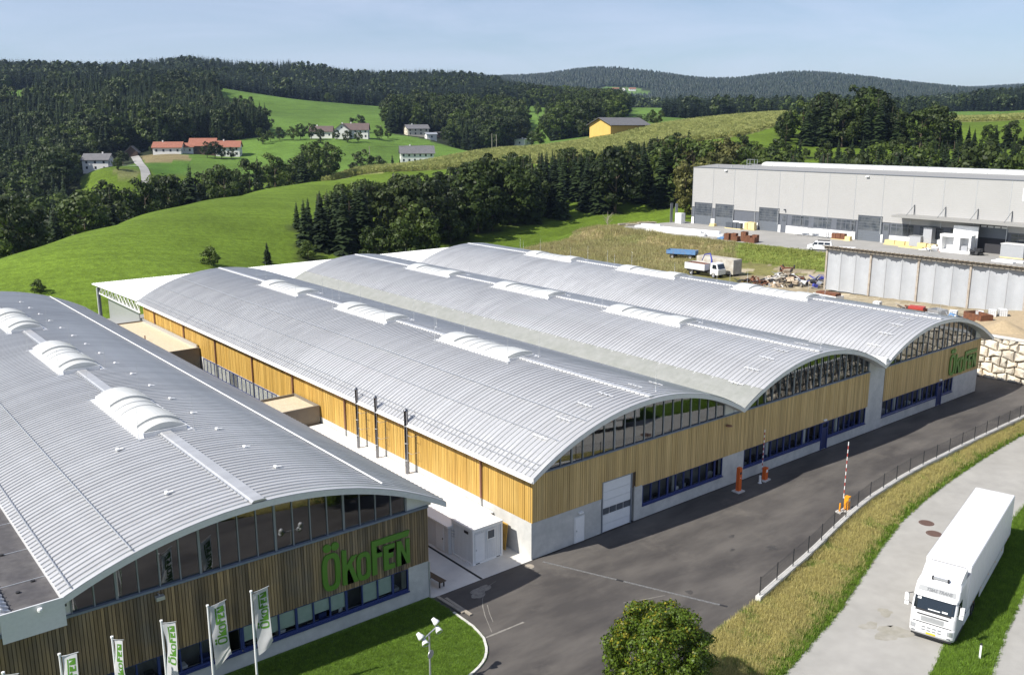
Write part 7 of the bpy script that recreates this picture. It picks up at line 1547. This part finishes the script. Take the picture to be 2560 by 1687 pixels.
def sand_heap():
    r = np.random.RandomState(3); x0, y0 = 77.2, 3.2; n, m = 28, 8; vs = [(0,0,1.25)]
    for j in range(1, m+1):
        for i in range(n):
            a = 6.283*i/n; q = j/m; R_ = 3.2*(1+.15*math.sin(a*2+1)+.1*math.sin(3*a)); vs.append((R_*q*math.cos(a), R_*q*math.sin(a), 1.25*(1-q)**1.15+r.normal()*.04*(1-q)-.12*(j == m)))
    fs = [(0,1+i,1+(i+1) % n) for i in range(n)]+[(1+(j-1)*n+i, 1+j*n+i, 1+j*n+(i+1) % n, 1+(j-1)*n+(i+1) % n) for j in range(1, m) for i in range(n)]
    t = thing('sand_heap', 'cone of yellow sand above the boulder wall', 'sand heap', (x0, y0, 4.55)); MB().add(vs, fs).build('heap', M['sand'], t, smooth=True)
    sheet('sand_yard', [(72.1,-30),(92,-30),(92,6),(85,9),(77,7),(72.1,8)], 4.66, M['sand'])
sand_heap()
def site_fence():
    t = thing('site_fence', 'galvanised site fence panels at the end of the curtain shed', 'fence', (80.6,1.2,4.66), -.35)
    for i in range(4):
        p = MB().tube([(i*2.4,0,0),(i*2.4,0,2.0),(i*2.4+2.3,0,2.0),(i*2.4+2.3,0,0)], .025, 6).build('fence_panel', M['galv'], t); c = MB()
        for k in range(1, 12): c.box(i*2.4+k*.19, i*2.4+k*.19+.008, -.004, .004, .1, 1.98)
        for z in (.1,.6,1.1,1.6): c.box(i*2.4, i*2.4+2.3, -.005, .005, z, z+.012)
        stuff(c.build('wire_mesh', M['galv'], p))
site_fence()
# ------------------------------------------------------------------ goods on the terrace
def stack(name, label, cat, x, y, rot, bars, m_, z=4.0, part='beam'):
    t = thing(name, label, cat, (x, y, z), rot)
    for (cx, cy, cz, sx, sy, sz) in bars: MB().cbox((cx, cy, cz), (sx, sy, sz)).build(part, m_, t)
    return t
stack('beam_stack', 'long white wrapped beams stacked along the terrace edge', 'beam stack', 130.0, 97.5, math.radians(98), [(0,0,.35,19,.9,.6),(0.4,0,1.0,18,.9,.55),(2.5,1.2,.35,16,.9,.6),(3,1.2,.95,15,.8,.45)], M['white'])
stack('beam_stack', 'grey white bundles at the far end of the white beams', 'beam stack', 133.6, 112.5, math.radians(110), [(0,0,.3,7,1.0,.5),(.5,1.2,.3,6,1.0,.5),(-.4,.5,.8,5,1.2,.4)], M['whitemetal'])
stack('board_stack', 'weathered boards piled along the terrace corner', 'board stack', 137.0, 119.2, math.radians(160), [(0,0,.2,8,1.2,.3),(1,1.3,.2,7,1.1,.3),(-1.6,.6,.5,5,1.2,.25),(4.5,-.2,.25,3,1,.4)], M['plank'])
stack('tarpaulin_bundle', 'blue sheeting at the near end of the white beams', 'tarpaulin', 128.6, 86.4, .4, [(0,0,.2,2.6,1.4,.3),(1.4,.4,.15,1.6,1.0,.25)], M['bluepaint'], part='sheet')
for i, (x, y, h, r_) in enumerate(((127.9,84.2,1.5,.1),(128.3,82.7,1.6,.2),(127.6,81.6,1.1,.05),(128.8,80.4,2.1,.1),(128.2,79.0,1.4,.3),(129.2,77.8,1.6,.2),(128.0,77.4,1.2,.1))):
    t = thing('rusty_bin', '%s of seven rusty brown steel bins at the terrace edge' % ('leftmost','second from left','third from left','tallest','fifth from left','sixth from left','rightmost')[i], 'steel bin', (x, y, 4.0), r_, 'rusty bins at the terrace edge')
    for y0, y1, x0, x1 in ((-.6,-.55,-.6,.6),(.55,.6,-.6,.6),(-.55,.55,-.6,-.55),(-.55,.55,.55,.6)): MB().box(x0, x1, y0, y1, .12, h).build('side', M['rust'], t)
    MB().box(-.55,.55,-.55,.55,.12,h*.8).build('filling', M['rust'], t); MB().box(-.6,-.45,-.6,.6,0,.12).build('foot', M['rust'], t); MB().box(.45,.6,-.6,.6,0,.12).build('foot', M['rust'], t)
def pallet_goods(label, x, y, m_, n, w, h, rot=1.57, cat='pallet'):
    t = thing('loaded_pallet', label, cat, (x, y, 4.0), rot); r = random.Random(int(x*10+y))
    MB().box(-w/2-.1, w/2+.1, -.6, .6, 0, .15).build('pallet', M['paleyellow'], t)
    for i in range(n): MB().cbox((-w/2+w*(i+.5)/n, r.uniform(-.1,.1), .15+h/2*r.uniform(.8,1.1)), (w/n*.92, 1.0, h), r.uniform(-.04,.04)).build('package', m_, t)
pallet_goods('dark crated goods beside the second hall door', 147.7, 97.8, M['anthracite'], 4, 4.6, 1.4); pallet_goods('yellow wooden packages beside the dark crated goods', 148.6, 93.6, M['paleyellow'], 3, 3.0, 1.7); pallet_goods('low timber pallet beside the second white plinth', 148.5, 105.0, M['paleyellow'], 1, 1.5, .5)
pallet_goods('brown and rusty crates right of the steel racks', 147.6, 69.0, M['rust'], 3, 3.2, 1.3); pallet_goods('small wooden crate before the white plinth', 147.3, 66.6, M['paleyellow'], 1, 1.3, .8)
pallet_goods('long pale yellow timber packs under the entrance canopy', 147.6, 54.6, M['paleyellow'], 3, 7.0, .9); pallet_goods('second pale yellow timber pack right of the grey cabinets', 147.2, 48.6, M['paleyellow'], 2, 4.0, .9); pallet_goods('low timber boards lying before the timber packs', 145.9, 51.2, M['paleyellow'], 2, 5.0, .2)
t = thing('grey_cabinet', 'low grey steel cabinet under the canopy', 'cabinet', (148,51.3,4)); MB().box(-1,1,-1.2,1.2,.05,2.3).build('body', M['greymachine'], t); MB().box(-1.05,1.05,-1.25,1.25,2.3,2.4).build('lid', M['galv'], t)
t = thing('grey_cabinet', 'tall grey steel cabinet behind the low one under the canopy', 'cabinet', (148.7,49.2,4)); MB().box(-.8,.8,-.9,.9,.05,4.1).build('body', M['greymachine'], t); MB().box(-.85,.85,-.95,.95,4.1,4.2).build('lid', M['galv'], t)
def racks():
    for i, (y, w, h) in enumerate(((79.2,2.0,1.8),(76.6,1.6,1.9),(73.4,2.8,1.3),(70.9,2.4,1.4))):
        t = thing('steel_rack', '%s empty galvanised rack before the long white plinth' % ('leftmost','second','third','rightmost')[i], 'rack', (147.9,y,4), 0, 'steel racks on the terrace')
        for a in (-w/2, w/2):
            for b in (-.4,.4): MB().box(b-.03, b+.03, a-.03, a+.03, 0, h).build('leg', M['galv'], t)
        for z in (.2, h*.6, h-.05): MB().box(-.4,.4,-w/2,w/2,z,z+.04).build('shelf', M['galv'], t)
racks()
def machine():
    t = thing('white_machine', 'white framed machine housing standing before the gateway', 'machine', (145.8,42.0,4.0), .05)
    MB().box(-1,1,-3,3,0,.5).build('base', M['white'], t)
    for a, b in ((-3,-2.6),(-.9,.3),(2.6,3)): MB().box(-.9,.9,a,b,.5,3.1).build('pillar', M['white'], t)
    MB().box(-1,1,-3.05,3.05,3.1,3.6).build('top', M['white'], t); MB().box(.7,.85,-2.6,2.6,.5,3.1).build('back_panel', M['whitemetal'], t); MB().box(-.8,.4,-2.4,-1.2,.5,1.5).build('unit', M['greymachine'], t)
    MB().box(1.6,1.8,-3.2,1.6,0,5.2).build('rear_panel', M['whitemetal'], t)
machine()
heap('small pile of red and white parts left of the white machine', 145.6, 46.4, 1.7, .9, 26, 9, [M['whitemetal'], M['rust'], M['white'], M['galv']]); heap('black refuse bags right of the white machine', 145.4, 37.6, 1.2, 1.3, 16, 10, [M['black'], M['chassis']])
t = thing('transport_box', 'large galvanised box on pallets at the right of the gateway', 'metal box', (146.8,31.4,4)); MB().box(-1.2,1.2,-2.1,2.1,.2,2.6).build('body', M['galv'], t); MB().box(-1.3,1.3,-2.2,2.2,2.6,2.7).build('lid', M['whitemetal'], t); MB().box(-1.2,1.2,-2.1,2.1,0,.19).build('pallet', M['paleyellow'], t)
stack('panel_stack', 'white panels lying flat on the terrace at the right edge', 'panel stack', 141.0, 29.5, 1.5, [(0,0,.15,5,1.2,.3),(.5,1.6,.12,4,1.2,.24)], M['white'], part='panel')
# small works sheds left of the hall and bare tree
t = thing('gas_cage', 'white cabinet and steel cage at the left corner of the grey hall', 'cabinet', (147.8,115.2,4)); MB().box(-.8,.8,-1,1,0,2.6).build('cabinet', M['white'], t); MB().box(-.5,.5,1.3,1.36,0,5.0).box(-.5,.5,3.0,3.06,0,5.0).build('cage_frame', M['galv'], t); 
def bare_tree():
    r = random.Random(4); x, y = 134.5, 128.5; t = thing('bare_tree', 'leafless grey young tree at the terrace corner', 'tree', (x, y, gz(x, y))); m = MB(); m.tube([(0,0,-.2),(.1,.05,2.4),(.15,.1,4.6)], [.11,.08,.03], 6)
    for i in range(12):
        a = r.uniform(0,6.28); z = r.uniform(1.0,3.2); L = r.uniform(.9,1.8); m.tube([(.1,.05,z),(math.cos(a)*L*.5,math.sin(a)*L*.5,z+L*.45),(math.cos(a)*L,math.sin(a)*L,z+L*.9)], [.05,.03,.012], 5)
        b = a+r.uniform(-.6,.6); m.tube([(math.cos(a)*L*.5,math.sin(a)*L*.5,z+L*.45),(math.cos(b)*L*.9,math.sin(b)*L*.9,z+L*1.05)], [.025,.01], 4)
    m.build('trunk', M['plank'], t)
bare_tree()

# ------------------------------------------------------------------ farms and houses in the fields
M['plaster'] = mat('white plaster', (.70,.69,.66), .8, var=.04, scale=.6); M['cream'] = mat('cream plaster', (.66,.60,.47), .8, var=.04); M['greyroof'] = mat('grey tiled roof', (.145,.14,.145), .75, col2=(.11,.11,.115), scale=.8, var=.12)
M['redroof'] = mat('red tiled roof', (.30,.115,.07), .75, col2=(.24,.09,.055), scale=.8, var=.15); M['brownroof'] = mat('brown tiled roof', (.125,.085,.075), .75, col2=(.09,.065,.06), scale=.8, var=.12); M['barnwood'] = mat('yellow barn boards', (.66,.44,.12), .7, col2=(.58,.37,.09), scale=.8, stretch=(4,4,.2), var=.06)
M['darkwood'] = mat('dark barn wood', (.085,.055,.04), .8, var=.15, scale=1); M['farglass'] = mat('far window', (.04,.045,.055), .15)
HOUSES = []
def house(name, label, x, y, rot, L, D, H_, pitch, wallm, roofm, wins=(3,2), gable_w=2, over=.7, cat='house', base=1.5, lower=None, chim=1):
    """gabled house: local x along the ridge, gables at the ends"""
    t = thing(name, label, cat, (x, y, gz(x, y)), rot); hr = D/2*math.tan(pitch); HOUSES.append((x, y, L, D))
    vs = [(-L/2,-D/2,-base),(L/2,-D/2,-base),(L/2,D/2,-base),(-L/2,D/2,-base),(-L/2,-D/2,H_),(L/2,-D/2,H_),(L/2,D/2,H_),(-L/2,D/2,H_),(-L/2,0,H_+hr),(L/2,0,H_+hr)]
    w = MB().add(vs, [(0,1,5,4),(2,3,7,6),(1,2,6,9,5),(3,0,4,8,7)]).build('wall', wallm, t)
    k = math.tan(pitch); e = D/2+over; th = .22
    rv = []
    for X in (-L/2-over, L/2+over): rv += [(X,-e,H_-over*k+.02),(X,0,H_+hr+.02),(X,e,H_-over*k+.02),(X,e,H_-over*k+th),(X,0,H_+hr+th),(X,-e,H_-over*k+th)]
    r = MB().add(rv, [(0,1,7,6),(1,2,8,7),(2,3,9,8),(3,4,10,9),(4,5,11,10),(5,0,6,11),(0,5,4,1),(1,4,3,2),(6,7,10,11),(7,8,9,10)]).build('roof', roofm, t)
    for c in range(chim): MB().box(-L*.2+c*L*.4-.35, -L*.2+c*L*.4+.35, -.3, .4, H_+hr-.6, H_+hr+1.0).build('chimney', M['plaster'], r)
    n, rows_ = wins
    for s in (-1, 1):
        for j in range(rows_):
            for i in range(n):
                cx = -L/2+L*(i+.5)/n; cz = H_*(j+.5)/rows_+.1; o = MB().box(cx-.5, cx+.5, s*D/2-.06, s*D/2+.06, cz-.65, cz+.65).build('window', M['farglass'], t)
    for X, s in ((-L/2,-1),(L/2,1)):
        for j in range(rows_):
            for i in range(gable_w): cy = -D/2+D*(i+.5)/gable_w; cz = H_*(j+.5)/rows_+.1; MB().box(X-.06, X+.06, cy-.5, cy+.5, cz-.65, cz+.65).build('window', M['farglass'], t)
        if gable_w: MB().box(X-.06, X+.06, -.45, .45, H_+hr*.25, H_+hr*.25+1.0).build('window', M['farglass'], t)
    if lower: MB().box(-L/2-.05, L/2+.05, -D/2-.05, D/2+.05, H_*.45, H_-.02).build('timber_storey', lower, t)
    return t
VA = 2.35      # facing of the valley farms
house('white_house', 'small white gabled house in the trees at the left', 102.4, 474, 2.55, 13, 10.5, 5.6, .5, M['plaster'], M['greyroof'], (3,2), 3)
house('wooden_shed', 'small dark wooden shed at the forest edge above the lane', 129, 503, 1.1, 7, 6.5, 2.6, .75, M['darkwood'], M['greyroof'], (1,1), 0, cat='shed', chim=0)
house('red_roofed_house', 'long low white house with red hipped roof at the lane', 142.4, 482, -.55, 15, 10, 3.6, .5, M['plaster'], M['redroof'], (4,1), 2)
house('red_roofed_house', 'red roofed white farmhouse, right end of the red farm', 172.5, 471, -.55, 13, 10, 5.2, .55, M['plaster'], M['redroof'], (4,2), 2)
house('farm_barn', 'dark timbered barn with red roof in the middle of the red farm', 161.5, 480, -.55, 14, 11, 5.0, .6, M['darkwood'], M['redroof'], (2,1), 0, cat='barn', chim=0)
house('farm_wing', 'small red roofed wing at the left end of the red farm', 153.0, 482, -.55, 7, 7, 3.8, .5, M['plaster'], M['redroof'], (2,1), 1, cat='house', chim=0)
house('farmhouse', 'long white farmhouse with brown roof on the green slope', 268, 494, -.62, 16, 11, 5.6, .6, M['plaster'], M['brownroof'], (5,2), 2)
house('farm_wing', 'gabled white cross wing of the brown roofed farm', 258.5, 494, .95, 16, 9, 5.6, .65, M['plaster'], M['brownroof'], (3,2), 2, lower=None)
house('farm_wing', 'white left wing of the brown roofed farm', 249, 505, -.62, 14, 9, 4.6, .6, M['plaster'], M['brownroof'], (4,1), 1)
house('cream_house', 'cream gabled house before the dark copse', 341.9, 536, -.35, 16, 11, 4.8, .45, M['cream'], M['greyroof'], (4,2), 2)
house('white_garage', 'small white garage on the slope below the cream house', 331.4, 502, -.35, 7, 6.5, 3.6, .3, M['plaster'], M['galv'], (1,1), 1, cat='garage', chim=0)
house('dark_carport', 'dark carport at the copse edge', 362, 536, -.35, 6, 5, 2.6, .12, M['darkwood'], M['greyroof'], (1,1), 0, cat='carport', chim=0)
house('white_house', 'long white house with grey roof beyond the maize', 260, 411, -.50, 19, 10.5, 5.4, .62, M['plaster'], M['greyroof'], (6,2), 2)
house('farm_shed', 'grey roof showing behind the long white house', 268, 422, -.50, 14, 8, 5.6, .5, M['plaster'], M['greyroof'], (2,1), 0, cat='shed', chim=0)
house('yellow_barn', 'yellow timber barn with dark roof at the maize field', 287, 275, .05, 27, 13.5, 5.2, .42, M['barnwood'], M['greyroof'], (0,1), 0, 1.2, cat='barn', chim=0, base=3)
house('white_works', 'low white building half hidden by bushes left of the yellow barn', 379, 457, .4, 14, 8, 4.5, .1, M['plaster'], M['galv'], (2,1), 1, cat='building', chim=1)
for x, y, l in ((533,873,'left'),(556,866,'right')): house('distant_house', '%s of two brown roofed houses at the foot of the forest ridge' % l, x, y, -.4, 16, 10, 4.5, .5, M['plaster'], M['brownroof'], (3,1), 1)
house('distant_house', 'pale flat roofed house between the far copses', 635, 816, -.4, 20, 9, 5, .08, M['plaster'], M['galv'], (4,1), 1, chim=0)
for x, y, r_, l in ((1872,1852,-.5,'left'),(1898,1846,.6,'middle'),(1925,1838,-.6,'right')): house('hill_farm', '%s red roofed building of the farm on the far ridge' % l, x, y, r_, 19, 11, 5, .5, M['plaster'], M['redroof'], (3,1), 1, cat='farm', chim=0)
for i, (x, y, h) in enumerate(((310.7,405.5,11),(313,404,10),(228.7,410.8,10),(282.5,487.4,9))):
    t = thing('utility_pole', ('taller of two poles at the right end of the slope meadow','shorter of two poles at the right end of the slope meadow','wooden pole at the edge of the maize field','wooden pole on the green slope below the farmstead')[i], 'utility pole', (x, y, gz(x, y)), .5)
    MB().tube([(0,0,-.5),(0,0,h)], [.22,.16], 7).build('pole', M['plank'], t); MB().box(-.9,.9,-.08,.08,h-.7,h-.52).build('crossarm', M['plank'], t)
for a, b in (((310.7,405.5,11),(228.7,410.8,10)),):
    for k in (-.8,.8):
        P0 = Vector((a[0],a[1]+k,gz(a[0],a[1])+a[2]-.5)); P1 = Vector((b[0],b[1]+k,gz(b[0],b[1])+b[2]-.5))
        tag(MB().tube([P0.lerp(P1, i/10)-Vector((0,0,2.2*math.sin(math.pi*i/10))) for i in range(11)], .03, 4).build('power_line', M['chassis']), '%s overhead line sagging across the slope meadow' % ('nearer' if k < 0 else 'farther'), 'power line')
van('small white car beside the long white house', (271,406,gz(271,406)), .3, False)

# ------------------------------------------------------------------ air: haze box round everything
def haze():
    m = bpy.data.materials.new("haze"); m.use_nodes = True; N, L = m.node_tree.nodes, m.node_tree.links
    for n in list(N): N.remove(n)
    out = N.new("ShaderNodeOutputMaterial"); v = N.new("ShaderNodeVolumePrincipled")
    v.inputs["Color"].default_value = (.50,.68,1,1); v.inputs["Density"].default_value = HAZE; v.inputs["Anisotropy"].default_value = .2
    L.new(v.outputs[0], out.inputs["Volume"])
    o = MB().box(-9800, 9800, -9800, 9800, -80, 420).build('haze', m); stuff(tag(o, 'thin blue summer haze over the whole landscape', 'haze'))
HAZE = 0.00006
haze()
